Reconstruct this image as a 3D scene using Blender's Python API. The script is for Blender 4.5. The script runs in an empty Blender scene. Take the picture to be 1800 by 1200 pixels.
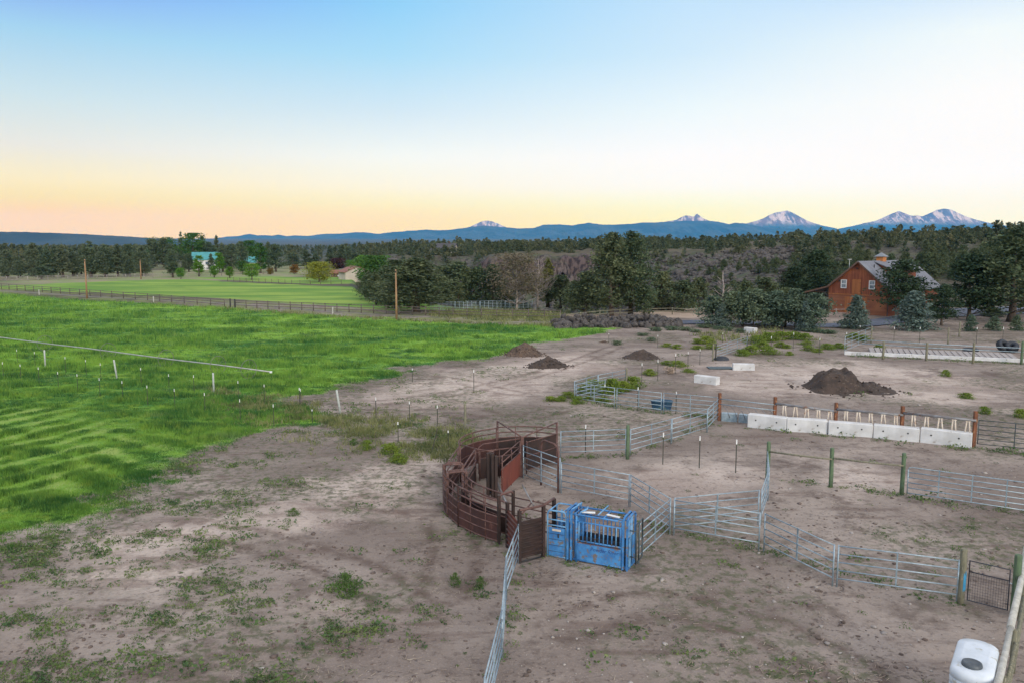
import bpy, math, random
import numpy as np
from mathutils import Vector, Matrix

random.seed(7)
RNG = np.random.default_rng(11)
S = bpy.context.scene
COL = S.collection
PI = math.pi

# ------------------------------------------------------------------ camera model (photo measured in 1800 x 1200)
F = 1400.0
CAM_H = 12.0
PITCH = math.atan(170.0 / F)
CP, SP = math.cos(PITCH), math.sin(PITCH)


def ray(px, py):
    x = (px - 900) / F
    yy = (600 - py) / F
    return x, CP + yy * SP, -SP + yy * CP


def gp(px, py, z=0.0):
    """ground point (on the level z) seen at a place in the photograph"""
    dx, dy, dz = ray(px, py)
    t = (z - CAM_H) / dz
    return Vector((dx * t, dy * t, z))


def hgt(py, Y):
    """height of something at distance Y whose top shows at row py"""
    yy = (600 - py) / F
    return CAM_H + Y * (yy * CP - SP) / (CP + yy * SP)


def xat(px, Y):
    return (px - 900) / F * (Y * CP + 1.0)


# ------------------------------------------------------------------ numpy noise
_T = RNG.random((256, 256))


def vnoise(x, y, seed=0):
    x = np.asarray(x, float) + seed * 17.31
    y = np.asarray(y, float) + seed * 9.77
    xi = np.floor(x).astype(int)
    yi = np.floor(y).astype(int)
    fx = x - xi
    fy = y - yi
    fx = fx * fx * (3 - 2 * fx)
    fy = fy * fy * (3 - 2 * fy)
    a = _T[xi & 255, yi & 255]
    b = _T[(xi + 1) & 255, yi & 255]
    c = _T[xi & 255, (yi + 1) & 255]
    d = _T[(xi + 1) & 255, (yi + 1) & 255]
    return (a * (1 - fx) + b * fx) * (1 - fy) + (c * (1 - fx) + d * fx) * fy


def fbm(x, y, seed=0, oct=4):
    s = 0
    a = 0.5
    n = 0
    for i in range(oct):
        s = s + a * vnoise(np.asarray(x) * 2 ** i, np.asarray(y) * 2 ** i, seed + i)
        n += a
        a *= 0.5
    return s / n


def sstep(a, b, x):
    t = np.clip((x - a) / (b - a), 0, 1)
    return t * t * (3 - 2 * t)


def poly_sd(P, x, y):
    """signed distance to polygon (positive inside)"""
    x = np.asarray(x, float)
    y = np.asarray(y, float)
    d = np.full(x.shape, 1e18)
    ins = np.zeros(x.shape, bool)
    n = len(P)
    for i in range(n):
        ax, ay = P[i][0], P[i][1]
        bx, by = P[(i + 1) % n][0], P[(i + 1) % n][1]
        ex, ey = bx - ax, by - ay
        t = np.clip(((x - ax) * ex + (y - ay) * ey) / (ex * ex + ey * ey + 1e-12), 0, 1)
        d = np.minimum(d, (x - ax - t * ex) ** 2 + (y - ay - t * ey) ** 2)
        c = ((ay > y) != (by > y)) & (x < (bx - ax) * (y - ay) / (by - ay + 1e-12) + ax)
        ins ^= c
    d = np.sqrt(d)
    return np.where(ins, d, -d)


def line_d(P, x, y):
    x = np.asarray(x, float)
    y = np.asarray(y, float)
    d = np.full(x.shape, 1e18)
    for i in range(len(P) - 1):
        ax, ay = P[i][0], P[i][1]
        bx, by = P[i + 1][0], P[i + 1][1]
        ex, ey = bx - ax, by - ay
        t = np.clip(((x - ax) * ex + (y - ay) * ey) / (ex * ex + ey * ey + 1e-12), 0, 1)
        d = np.minimum(d, (x - ax - t * ex) ** 2 + (y - ay - t * ey) ** 2)
    return np.sqrt(d)


# ------------------------------------------------------------------ materials
def new_mat(name):
    m = bpy.data.materials.new(name)
    m.use_nodes = True
    nt = m.node_tree
    nt.nodes.clear()
    out = nt.nodes.new('ShaderNodeOutputMaterial')
    b = nt.nodes.new('ShaderNodeBsdfPrincipled')
    nt.links.new(b.outputs[0], out.inputs[0])
    return m, nt, b, out


def N(nt, t, **kw):
    n = nt.nodes.new(t)
    for k, v in kw.items():
        setattr(n, k, v)
    return n


def c4(c):
    return (c[0], c[1], c[2], 1.0)


def mixc(nt, fac, a, b):
    n = nt.nodes.new('ShaderNodeMix')
    n.data_type = 'RGBA'
    for sock, v in ((n.inputs[0], fac), (n.inputs[6], a), (n.inputs[7], b)):
        if hasattr(v, 'is_linked'):
            nt.links.new(v, sock)
        elif isinstance(v, (int, float)):
            sock.default_value = v
        else:
            sock.default_value = c4(v)
    return n.outputs[2]


def ramp(nt, fac, lo, hi):
    n = nt.nodes.new('ShaderNodeMapRange')
    n.clamp = True
    n.interpolation_type = 'SMOOTHSTEP'
    nt.links.new(fac, n.inputs[0])
    n.inputs[1].default_value = lo
    n.inputs[2].default_value = hi
    return n.outputs[0]


def noise(nt, co, scale, detail=4, rough=0.55, dim=None, stretch=None):
    if stretch:
        mp = nt.nodes.new('ShaderNodeMapping')
        mp.inputs['Scale'].default_value = stretch
        nt.links.new(co, mp.inputs[0])
        co = mp.outputs[0]
    n = nt.nodes.new('ShaderNodeTexNoise')
    n.inputs['Scale'].default_value = scale
    n.inputs['Detail'].default_value = detail
    n.inputs['Roughness'].default_value = rough
    nt.links.new(co, n.inputs['Vector'])
    return n.outputs[0]


def math_(nt, op, a, b=None):
    n = nt.nodes.new('ShaderNodeMath')
    n.operation = op
    for i, v in enumerate((a, b)):
        if v is None:
            continue
        if hasattr(v, 'is_linked'):
            nt.links.new(v, n.inputs[i])
        else:
            n.inputs[i].default_value = v
    return n.outputs[0]


def bump(nt, b, h, strength=0.4, dist=0.05):
    n = nt.nodes.new('ShaderNodeBump')
    n.inputs['Strength'].default_value = strength
    n.inputs['Distance'].default_value = dist
    nt.links.new(h, n.inputs['Height'])
    nt.links.new(n.outputs[0], b.inputs['Normal'])


def simple(name, c1, c2=None, scale=3.0, rough=0.6, metal=0.0, lo=0.35, hi=0.65, c3=None, s3=8.0, t3=0.6, bmp=0.0, stretch=None, spec=0.5):
    """two-tone mottled material with optional third wear colour"""
    m, nt, b, out = new_mat(name)
    co = N(nt, 'ShaderNodeTexCoord').outputs['Object']
    c2 = c2 or tuple(v * 0.75 for v in c1)
    n1 = noise(nt, co, scale, 5, 0.6, stretch=stretch)
    col = mixc(nt, ramp(nt, n1, lo, hi), c1, c2)
    if c3:
        n2 = noise(nt, co, s3, 6, 0.65, stretch=stretch)
        col = mixc(nt, ramp(nt, n2, t3 - 0.04, t3 + 0.05), col, c3)
    nt.links.new(col, b.inputs['Base Color'])
    b.inputs['Roughness'].default_value = rough
    b.inputs['Metallic'].default_value = metal
    b.inputs['Specular IOR Level'].default_value = spec
    if bmp:
        bump(nt, b, noise(nt, co, scale * 3, 6, 0.7, stretch=stretch), bmp, 0.03)
    return m


def foliage(name, cols, attr=False, scale=0.6, rough=0.75, spread=0.5):
    """leaf material: the colour changes between trees and between clumps of one tree"""
    m, nt, b, out = new_mat(name)
    co = N(nt, 'ShaderNodeTexCoord').outputs['Object']
    if attr:
        a = N(nt, 'ShaderNodeAttribute')
        a.attribute_name = 'rnd'
        r = a.outputs['Fac']
    else:
        r = N(nt, 'ShaderNodeObjectInfo').outputs['Random']
    n1 = noise(nt, co, scale, 3, 0.6)
    col = mixc(nt, r, cols[0], cols[1])
    col = mixc(nt, ramp(nt, n1, 0.42, 0.62), col, cols[2])
    n2 = noise(nt, co, scale * 5, 2, 0.6)
    col = mixc(nt, ramp(nt, n2, 0.5, 0.75), col, cols[3])
    nt.links.new(col, b.inputs['Base Color'])
    b.inputs['Roughness'].default_value = rough
    b.inputs['Specular IOR Level'].default_value = 0.2
    tr = N(nt, 'ShaderNodeBsdfTranslucent')
    nt.links.new(col, tr.inputs[0])
    mx = N(nt, 'ShaderNodeMixShader')
    mx.inputs[0].default_value = 0.22
    nt.links.new(b.outputs[0], mx.inputs[1])
    nt.links.new(tr.outputs[0], mx.inputs[2])
    nt.links.new(mx.outputs[0], out.inputs[0])
    return m


M = {}
M['galv'] = simple('galvanised_steel', (0.33, 0.41, 0.47), (0.21, 0.285, 0.34), 4, 0.42, 0.35, c3=(0.2, 0.18, 0.16), s3=9, t3=0.66)
M['dark_steel'] = simple('dark_green_steel', (0.05, 0.075, 0.085), (0.03, 0.045, 0.055), 5, 0.45, 0.2)
M['black_steel'] = simple('black_steel', (0.018, 0.022, 0.035), (0.03, 0.034, 0.05), 5, 0.4, 0.1)
M['rust_tube'] = simple('rusty_tube', (0.135, 0.070, 0.060), (0.070, 0.033, 0.029), 3.5, 0.65, 0.1, c3=(0.25, 0.17, 0.155), s3=7, t3=0.62)
M['rust_sheet'] = simple('rusty_sheet', (0.17, 0.04, 0.026), (0.10, 0.026, 0.019), 1.4, 0.7, 0.05, c3=(0.23, 0.08, 0.05), s3=3, t3=0.6, stretch=(1, 1, 0.4))
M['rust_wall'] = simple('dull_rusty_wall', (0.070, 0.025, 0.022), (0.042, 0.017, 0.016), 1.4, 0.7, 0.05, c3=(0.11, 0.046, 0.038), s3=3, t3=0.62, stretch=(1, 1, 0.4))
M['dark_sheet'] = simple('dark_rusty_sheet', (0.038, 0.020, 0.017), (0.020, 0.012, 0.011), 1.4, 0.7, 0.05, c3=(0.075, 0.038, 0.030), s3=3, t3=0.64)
M['chute_blue'] = simple('worn_blue_paint', (0.060, 0.240, 0.52), (0.032, 0.145, 0.37), 2.6, 0.6, 0.0, c3=(0.15, 0.125, 0.11), s3=4.2, t3=0.575)
M['chute_light'] = simple('pale_blue_paint', (0.17, 0.37, 0.58), (0.08, 0.23, 0.45), 5, 0.5, 0.0, c3=(0.26, 0.25, 0.25), s3=7, t3=0.62)
M['chute_dark'] = simple('dark_chute_interior', (0.012, 0.016, 0.03), (0.03, 0.03, 0.035), 3, 0.7)
M['lettering'] = simple('dark_blue_lettering', (0.01, 0.035, 0.16), (0.02, 0.06, 0.22), 30, 0.6)
M['wood_grey'] = simple('weathered_post', (0.20, 0.19, 0.13), (0.12, 0.12, 0.085), 3, 0.8, c3=(0.3, 0.28, 0.22), s3=8, t3=0.6, stretch=(3, 3, 0.5), bmp=0.4)
M['wood_green'] = simple('green_treated_post', (0.10, 0.16, 0.085), (0.065, 0.10, 0.06), 3, 0.8, c3=(0.2, 0.22, 0.15), s3=8, t3=0.63, stretch=(3, 3, 0.5), bmp=0.4)
M['wood_rust'] = simple('red_brown_post', (0.20, 0.075, 0.035), (0.09, 0.036, 0.02), 3, 0.8, c3=(0.36, 0.19, 0.09), s3=5, t3=0.6, stretch=(2, 2, 0.4), bmp=0.4)
M['wood_pale'] = simple('bleached_rail', (0.46, 0.46, 0.43), (0.33, 0.33, 0.3), 2, 0.8, c3=(0.2, 0.2, 0.18), s3=6, t3=0.64, stretch=(2, 2, 2), bmp=0.4)
M['pole_wood'] = simple('pole_timber', (0.36, 0.22, 0.12), (0.24, 0.14, 0.08), 1.2, 0.85, stretch=(3, 3, 0.3))
M['fence_brown'] = simple('brown_fence_pipe', (0.13, 0.105, 0.09), (0.08, 0.066, 0.058), 2, 0.7)
M['fence_pale'] = simple('pale_fence_rail', (0.36, 0.33, 0.32), (0.22, 0.2, 0.2), 2, 0.7)
M['concrete'] = simple('cast_concrete', (0.60, 0.61, 0.62), (0.48, 0.485, 0.49), 1.1, 0.85, c3=(0.33, 0.305, 0.28), s3=2.0, t3=0.64, bmp=0.3)
M['concrete_dk'] = simple('stained_concrete', (0.38, 0.39, 0.4), (0.28, 0.29, 0.3), 1.6, 0.85, bmp=0.25)
M['slab'] = simple('grey_pink_slab', (0.36, 0.335, 0.325), (0.27, 0.25, 0.245), 0.9, 0.9, c3=(0.19, 0.16, 0.15), s3=2.5, t3=0.6, bmp=0.25)
M['hole'] = simple('dark_hole', (0.03, 0.03, 0.03), (0.02, 0.02, 0.02), 5, 0.9)
M['slat'] = simple('peeling_white_slat', (0.62, 0.55, 0.47), (0.5, 0.42, 0.34), 3, 0.7, c3=(0.3, 0.12, 0.05), s3=4, t3=0.62)
M['pipe_grey'] = simple('grey_pipe', (0.22, 0.23, 0.25), (0.14, 0.13, 0.13), 2, 0.5, 0.3, c3=(0.17, 0.08, 0.04), s3=3, t3=0.62)
M['tpost'] = simple('green_steel_post', (0.035, 0.05, 0.04), (0.06, 0.05, 0.04), 6, 0.6, 0.2)
M['tpost_tip'] = simple('white_post_tip', (0.72, 0.74, 0.74), (0.6, 0.62, 0.62), 9, 0.6)
M['white_plastic'] = simple('white_plastic', (0.60, 0.66, 0.70), (0.5, 0.56, 0.6), 2, 0.45, c3=(0.38, 0.36, 0.3), s3=3, t3=0.66)
M['pvc'] = simple('pale_riser_pipe', (0.46, 0.49, 0.47), (0.34, 0.37, 0.35), 4, 0.5)
M['tank'] = simple('white_tank', (0.60, 0.655, 0.72), (0.50, 0.555, 0.61), 1.6, 0.45, c3=(0.36, 0.36, 0.31), s3=3, t3=0.61)
M['lid'] = simple('dark_lid', (0.075, 0.09, 0.105), (0.05, 0.062, 0.075), 6, 0.5, bmp=0.1)
M['sky_pane'] = simple('painted_sky_pane', (0.30, 0.34, 0.38), (0.16, 0.19, 0.22), 1.1, 0.1)  # pale tone is a sky reflection put into the pane colour
M['rubber'] = simple('old_rubber', (0.016, 0.022, 0.034), (0.03, 0.036, 0.045), 5, 0.7, bmp=0.3)
M['tub'] = simple('blue_green_tub', (0.03, 0.10, 0.17), (0.015, 0.05, 0.10), 3, 0.5)
M['rock'] = simple('basalt', (0.085, 0.077, 0.072), (0.034, 0.030, 0.031), 1.1, 0.9, c3=(0.175, 0.16, 0.145), s3=2.2, t3=0.60, bmp=0.7)
M['pale_rock'] = simple('pale_stone', (0.36, 0.33, 0.31), (0.25, 0.225, 0.21), 3, 0.9)
M['manure'] = simple('dark_compost', (0.06, 0.042, 0.034), (0.035, 0.026, 0.022), 1.6, 0.95, c3=(0.13, 0.10, 0.08), s3=6, t3=0.62, bmp=0.9)
M['manure_brown'] = simple('brown_compost', (0.10, 0.066, 0.048), (0.06, 0.042, 0.033), 1.6, 0.95, c3=(0.2, 0.15, 0.11), s3=6, t3=0.6, bmp=0.9)
M['bark'] = simple('bark', (0.10, 0.075, 0.058), (0.06, 0.047, 0.04), 2, 0.9, stretch=(3, 3, 0.6), bmp=0.5)
M['bark_pale'] = simple('bleached_limbs', (0.36, 0.31, 0.29), (0.25, 0.21, 0.2), 2, 0.9)
M['siding'] = None
M['irrig'] = simple('aluminium_pipe', (0.44, 0.45, 0.44), (0.33, 0.33, 0.31), 1, 0.4, 0.4)
M['wheel'] = simple('weathered_wheel', (0.2, 0.2, 0.19), (0.13, 0.13, 0.12), 3, 0.5, 0.4)
M['blue_paint'] = simple('blue_paint_patch', (0.03, 0.24, 0.48), (0.05, 0.3, 0.5), 6, 0.6)
M['teal_roof'] = simple('teal_metal_roof', (0.05, 0.27, 0.29), (0.035, 0.2, 0.22), 0.6, 0.4)
M['cream_wall'] = simple('cream_wall', (0.5, 0.45, 0.38), (0.42, 0.37, 0.31), 0.5, 0.8)
M['white_wall'] = simple('white_wall', (0.62, 0.62, 0.62), (0.5, 0.5, 0.5), 0.5, 0.7)
M['glass'] = simple('dark_glass', (0.10, 0.13, 0.17), (0.06, 0.08, 0.11), 0.8, 0.08)
M['red_roof'] = simple('rust_roof', (0.24, 0.10, 0.06), (0.18, 0.07, 0.045), 0.6, 0.6)
M['dark_roof'] = simple('charcoal_roof', (0.06, 0.06, 0.07), (0.04, 0.04, 0.05), 0.6, 0.6)
M['white_trim'] = simple('white_trim', (0.74, 0.74, 0.73), (0.65, 0.65, 0.64), 3, 0.5)
M['brown_trim'] = simple('brown_trim', (0.10, 0.055, 0.035), (0.07, 0.038, 0.026), 2, 0.7)
M['rust_fascia'] = simple('brown_fascia', (0.14, 0.075, 0.05), (0.09, 0.05, 0.035), 2, 0.7)
M['black'] = simple('soft_black', (0.015, 0.015, 0.017), (0.025, 0.025, 0.028), 4, 0.6)


def board_mat(name, c1, c2, c3, axis, width, seam=0.0):
    """timber boards: every board its own tone, fine grain, dark gaps"""
    m, nt, b, out = new_mat(name)
    tc = N(nt, 'ShaderNodeTexCoord').outputs['Object']
    sep = N(nt, 'ShaderNodeSeparateXYZ')
    nt.links.new(tc, sep.inputs[0])
    v = math_(nt, 'DIVIDE', sep.outputs[axis], width)
    idx = math_(nt, 'FLOOR', v)
    wn = N(nt, 'ShaderNodeTexWhiteNoise')
    wn.noise_dimensions = '1D'
    nt.links.new(idx, wn.inputs['W'])
    col = mixc(nt, wn.outputs[0], c1, c2)
    st = (6, 6, 0.35) if axis == 0 else (0.35, 0.35, 6)
    n1 = noise(nt, tc, 1.0, 6, 0.65, stretch=st)
    col = mixc(nt, ramp(nt, n1, 0.5, 0.7), col, c3)
    n3 = noise(nt, tc, 0.35, 3, 0.5)
    col = mixc(nt, math_(nt, 'MULTIPLY', ramp(nt, n3, 0.5, 0.7), 0.5), col, (c1[0] * 1.45, c1[1] * 1.6, c1[2] * 1.5))
    fr = math_(nt, 'FRACT', v)
    gap = math_(nt, 'LESS_THAN', fr, 0.10)
    col = mixc(nt, gap, col, tuple(x * 0.3 for x in c2))
    nt.links.new(col, b.inputs['Base Color'])
    b.inputs['Roughness'].default_value = 0.75
    bump(nt, b, math_(nt, 'SUBTRACT', 1.0, gap), 0.5, 0.02)
    return m


M['siding_v'] = board_mat('upright_cedar_boards', (0.29, 0.085, 0.036), (0.18, 0.046, 0.021), (0.11, 0.034, 0.018), 0, 0.30)
M['siding_h'] = board_mat('level_cedar_boards', (0.31, 0.115, 0.052), (0.24, 0.080, 0.036), (0.17, 0.058, 0.028), 2, 0.2)
M['loft'] = board_mat('orange_cedar_boards', (0.42, 0.15, 0.045), (0.33, 0.11, 0.034), (0.22, 0.07, 0.025), 0, 0.2)
M['metal_roof'] = board_mat('grey_seam_roof', (0.17, 0.18, 0.215), (0.15, 0.16, 0.19), (0.125, 0.133, 0.16), 1, 0.42)

M['juniper'] = foliage('juniper_foliage', [(0.072, 0.114, 0.058), (0.130, 0.150, 0.074), (0.032, 0.058, 0.034), (0.20, 0.215, 0.11)])
M['conifer'] = foliage('conifer_foliage', [(0.068, 0.118, 0.066), (0.145, 0.172, 0.102), (0.036, 0.064, 0.043), (0.20, 0.225, 0.135)])
M['far_forest'] = foliage('far_forest_foliage', [(0.060, 0.098, 0.056), (0.140, 0.146, 0.080), (0.035, 0.058, 0.037), (0.18, 0.18, 0.10)], attr=True, scale=0.25)
M['pine'] = foliage('pine_needles', [(0.034, 0.066, 0.036), (0.055, 0.088, 0.040), (0.024, 0.046, 0.028), (0.085, 0.115, 0.055)], scale=1.0)
M['blue_bush'] = foliage('blue_green_needles', [(0.090, 0.138, 0.098), (0.125, 0.160, 0.088), (0.050, 0.085, 0.062), (0.20, 0.26, 0.19)], scale=1.0)
M['spruce'] = foliage('silver_spruce_needles', [(0.12, 0.17, 0.155), (0.14, 0.19, 0.16), (0.075, 0.12, 0.10), (0.20, 0.25, 0.22)], scale=1.2)
M['broadleaf'] = foliage('bright_leaves', [(0.085, 0.22, 0.025), (0.14, 0.28, 0.03), (0.05, 0.14, 0.02), (0.17, 0.31, 0.05)], scale=0.8)
M['deep_leaf'] = foliage('deep_green_leaves', [(0.042, 0.12, 0.024), (0.065, 0.15, 0.032), (0.028, 0.08, 0.02), (0.09, 0.18, 0.045)], scale=0.8)
M['willow'] = foliage('golden_leaves', [(0.25, 0.26, 0.035), (0.25, 0.26, 0.035), (0.14, 0.18, 0.03), (0.34, 0.32, 0.05)], scale=0.8)
M['plum'] = foliage('plum_leaves', [(0.062, 0.03, 0.034), (0.062, 0.03, 0.034), (0.035, 0.02, 0.024), (0.09, 0.04, 0.042)], scale=0.8)
M['autumn'] = foliage('russet_leaves', [(0.19, 0.10, 0.03), (0.15, 0.13, 0.03), (0.1, 0.07, 0.03), (0.24, 0.16, 0.05)], scale=0.8)
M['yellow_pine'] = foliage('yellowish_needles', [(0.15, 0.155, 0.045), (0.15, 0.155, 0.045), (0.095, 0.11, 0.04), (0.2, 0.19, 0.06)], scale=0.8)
M['dying'] = foliage('dying_needles', [(0.17, 0.14, 0.105), (0.15, 0.13, 0.09), (0.11, 0.11, 0.062), (0.24, 0.19, 0.16)], scale=0.5)
M['rabbit'] = foliage('yellow_green_brush', [(0.13, 0.20, 0.03), (0.19, 0.25, 0.035), (0.08, 0.14, 0.026), (0.25, 0.29, 0.05)], scale=2.0)
M['greenbush'] = foliage('green_yard_brush', [(0.060, 0.125, 0.030), (0.085, 0.15, 0.035), (0.040, 0.085, 0.026), (0.12, 0.18, 0.05)], scale=2.0)
M['sage'] = foliage('grey_green_brush', [(0.085, 0.13, 0.08), (0.13, 0.17, 0.10), (0.06, 0.10, 0.055), (0.17, 0.2, 0.13)], scale=2.0)
# ------------------------------------------------------------------ mesh building
class MB:
    """collects boxes, bars and tubes; build() links them as ONE mesh object"""

    def __init__(s):
        s.v = []
        s.f = []
        s.s = []

    def add(s, verts, faces, smooth=False):
        o = len(s.v)
        s.v += [tuple(v) for v in verts]
        s.f += [tuple(i + o for i in f) for f in faces]
        s.s += [smooth] * len(faces)
        return s

    def box(s, c, d, rot=0.0, tilt=None):
        x, y, z = d[0] / 2, d[1] / 2, d[2] / 2
        m = Matrix.Rotation(rot, 3, 'Z')
        if tilt is not None:
            m = m @ tilt
        vs = [Vector(c) + m @ Vector((a * x, b * y, e * z)) for a in (-1, 1) for b in (-1, 1) for e in (-1, 1)]
        return s.add(vs, [(0, 1, 3, 2), (4, 6, 7, 5), (0, 4, 5, 1), (2, 3, 7, 6), (0, 2, 6, 4), (1, 5, 7, 3)])

    def bbox(s, c, d, bev=0.03, rot=0.0):
        """box with chamfered edges"""
        x, y, z = d[0] / 2, d[1] / 2, d[2] / 2
        m = Matrix.Rotation(rot, 3, 'Z')
        b = bev
        rings = []
        for zz, ins in ((-z, b), (-z + b, 0), (z - b, 0), (z, b)):
            X, Y = x - ins, y - ins
            k = b if ins == 0 else b * 0.6
            rings.append([(X - k, -Y, zz), (X, -Y + k, zz), (X, Y - k, zz), (X - k, Y, zz), (-X + k, Y, zz), (-X, Y - k, zz), (-X, -Y + k, zz), (-X + k, -Y, zz)])
        vs = [Vector(c) + m @ Vector(p) for r in rings for p in r]
        fs = []
        for i in range(3):
            for j in range(8):
                fs.append((i * 8 + j, i * 8 + (j + 1) % 8, i * 8 + 8 + (j + 1) % 8, i * 8 + 8 + j))
        fs.append(tuple(range(7, -1, -1)))
        fs.append(tuple(range(24, 32)))
        return s.add(vs, fs)

    def tube(s, pts, r, n=8, caps=True, closed=False):
        pts = [Vector(p) for p in pts]
        L = len(pts)
        rs = r if isinstance(r, (list, tuple)) else [r] * L
        vs = []
        prev = None
        for i, p in enumerate(pts):
            if closed:
                t = pts[(i + 1) % L] - pts[i - 1]
            else:
                t = pts[min(i + 1, L - 1)] - pts[max(i - 1, 0)]
            t.normalize()
            if prev is None:
                a = Vector((0, 0, 1)) if abs(t.z) < 0.9 else Vector((1, 0, 0))
                x = t.cross(a).normalized()
            else:
                x = (prev - t * prev.dot(t)).normalized()
            prev = x
            y = t.cross(x)
            for k in range(n):
                a = 2 * PI * k / n
                vs.append(p + (x * math.cos(a) + y * math.sin(a)) * rs[i])
        fs = []
        for i in range(L if closed else L - 1):
            j = (i + 1) % L
            for k in range(n):
                fs.append((i * n + k, i * n + (k + 1) % n, j * n + (k + 1) % n, j * n + k))
        s.add(vs, fs, True)
        if caps and not closed:
            o = len(s.v) - len(vs)
            s.f.append(tuple(o + k for k in range(n - 1, -1, -1)))
            s.f.append(tuple(o + (L - 1) * n + k for k in range(n)))
            s.s += [False, False]
        return s

    def ribbon(s, pts, z0, z1, th=0.012):
        """upright sheet following a ground line"""
        pts = [Vector((p[0], p[1], 0)) for p in pts]
        L = len(pts)
        vs = []
        for i, p in enumerate(pts):
            t = (pts[min(i + 1, L - 1)] - pts[max(i - 1, 0)]).normalized()
            nrm = Vector((-t.y, t.x, 0)) * th
            for q in (p + nrm, p - nrm):
                vs += [q + Vector((0, 0, z0)), q + Vector((0, 0, z1))]
        fs = []
        for i in range(L - 1):
            a = i * 4
            b = a + 4
            fs += [(a, b, b + 1, a + 1), (a + 2, a + 3, b + 3, b + 2), (a + 1, b + 1, b + 3, a + 3), (a, a + 2, b + 2, b)]
        fs += [(0, 1, 3, 2), ((L - 1) * 4, (L - 1) * 4 + 2, (L - 1) * 4 + 3, (L - 1) * 4 + 1)]
        return s.add(vs, fs, False)

    def lathe(s, prof, n=24, c=(0, 0, 0), cap=True):
        vs = []
        for r, z in prof:
            for k in range(n):
                a = 2 * PI * k / n
                vs.append((c[0] + r * math.cos(a), c[1] + r * math.sin(a), c[2] + z))
        fs = []
        for i in range(len(prof) - 1):
            for k in range(n):
                fs.append((i * n + k, i * n + (k + 1) % n, (i + 1) * n + (k + 1) % n, (i + 1) * n + k))
        s.add(vs, fs, True)
        if cap:
            o = len(s.v) - len(vs)
            s.f.append(tuple(o + (len(prof) - 1) * n + k for k in range(n)))
            s.s.append(False)
        return s

    def mesh(s, name):
        me = bpy.data.meshes.new(name)
        me.from_pydata(s.v, [], s.f)
        me.polygons.foreach_set('use_smooth', s.s)
        me.update()
        return me

    def build(s, name, mat, parent=None, label=None):
        o = bpy.data.objects.new(name, s.mesh(name))
        COL.objects.link(o)
        o.data.materials.append(mat if not isinstance(mat, str) else M[mat])
        if parent is not None:
            o.parent = parent
        if label:
            o['label'] = label
        return o


def tag(o, label=None, cat=None, group=None, kind=None):
    if label:
        o['label'] = label
    if cat:
        o['category'] = cat
    if group:
        o['group'] = group
    if kind:
        o['kind'] = kind
    return o


def thing(name, label, cat, loc=(0, 0, 0), rz=0.0, group=None):
    o = bpy.data.objects.new(name, None)
    o.empty_display_size = 0.3
    COL.objects.link(o)
    o.location = loc
    o.rotation_euler = (0, 0, rz)
    return tag(o, label, cat, group)


def kids(o):
    return [c for c in COL.objects if c.parent == o]


def dup(proto, children, loc, rz=0.0, scale=(1, 1, 1), label=None, group=None):
    """copy a thing and each of its parts (children: list of (part, [sub-parts]))"""
    r = proto.copy()
    COL.objects.link(r)
    r.location = loc
    r.rotation_euler = (0, 0, rz)
    r.scale = scale
    if label:
        r['label'] = label
    if group:
        r['group'] = group
    for ch in children:
        c = ch.copy()
        COL.objects.link(c)
        c.parent = r
    return r


def big_mesh(name, verts, faces_flat, nper, mat, smooth=False, attrs=None):
    """mesh from numpy arrays (all faces with nper corners)"""
    me = bpy.data.meshes.new(name)
    nv = len(verts)
    nf = len(faces_flat) // nper
    me.vertices.add(nv)
    me.vertices.foreach_set('co', np.ascontiguousarray(verts, dtype=np.float32).ravel())
    me.loops.add(nf * nper)
    me.loops.foreach_set('vertex_index', np.ascontiguousarray(faces_flat, dtype=np.int32))
    me.polygons.add(nf)
    me.polygons.foreach_set('loop_start', np.arange(0, nf * nper, nper, dtype=np.int32))
    if smooth:
        me.polygons.foreach_set('use_smooth', np.ones(nf, dtype=bool))
    for k, v in (attrs or {}).items():
        if v.ndim == 1:
            a = me.attributes.new(k, 'FLOAT', 'POINT')
            a.data.foreach_set('value', np.ascontiguousarray(v, dtype=np.float32))
        else:
            a = me.attributes.new(k, 'FLOAT_COLOR', 'POINT')
            a.data.foreach_set('color', np.ascontiguousarray(v, dtype=np.float32).ravel())
    me.update(calc_edges=True)
    me.validate()
    o = bpy.data.objects.new(name, me)
    COL.objects.link(o)
    me.materials.append(M[mat] if isinstance(mat, str) else mat)
    return o


# ------------------------------------------------------------------ world, sun, camera, air
W = bpy.data.worlds.new('World')
S.world = W
W.use_nodes = True
nt = W.node_tree
nt.nodes.clear()
SUN_EL, SUN_AZ = math.radians(18), math.radians(158)     # low, behind the camera and to its right
wo = nt.nodes.new('ShaderNodeOutputWorld')
bg = nt.nodes.new('ShaderNodeBackground')
nt.links.new(bg.outputs[0], wo.inputs[0])
sky = nt.nodes.new('ShaderNodeTexSky')
sky.sky_type = 'NISHITA'
sky.sun_disc = False
sky.sun_elevation = SUN_EL
sky.sun_rotation = SUN_AZ
sky.altitude = 900
tc = nt.nodes.new('ShaderNodeTexCoord')
sp = nt.nodes.new('ShaderNodeSeparateXYZ')
nt.links.new(tc.outputs['Generated'], sp.inputs[0])
el = math_(nt, 'ARCSINE', math_(nt, 'MINIMUM', math_(nt, 'MAXIMUM', sp.outputs[2], 0.0), 1.0))
fac = math_(nt, 'DIVIDE', el, math.radians(90))
SKY_EL = [0.0, 1.0, 1.9, 2.87, 4.0, 6.0, 9.0, 12.7, 16.0]
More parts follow.
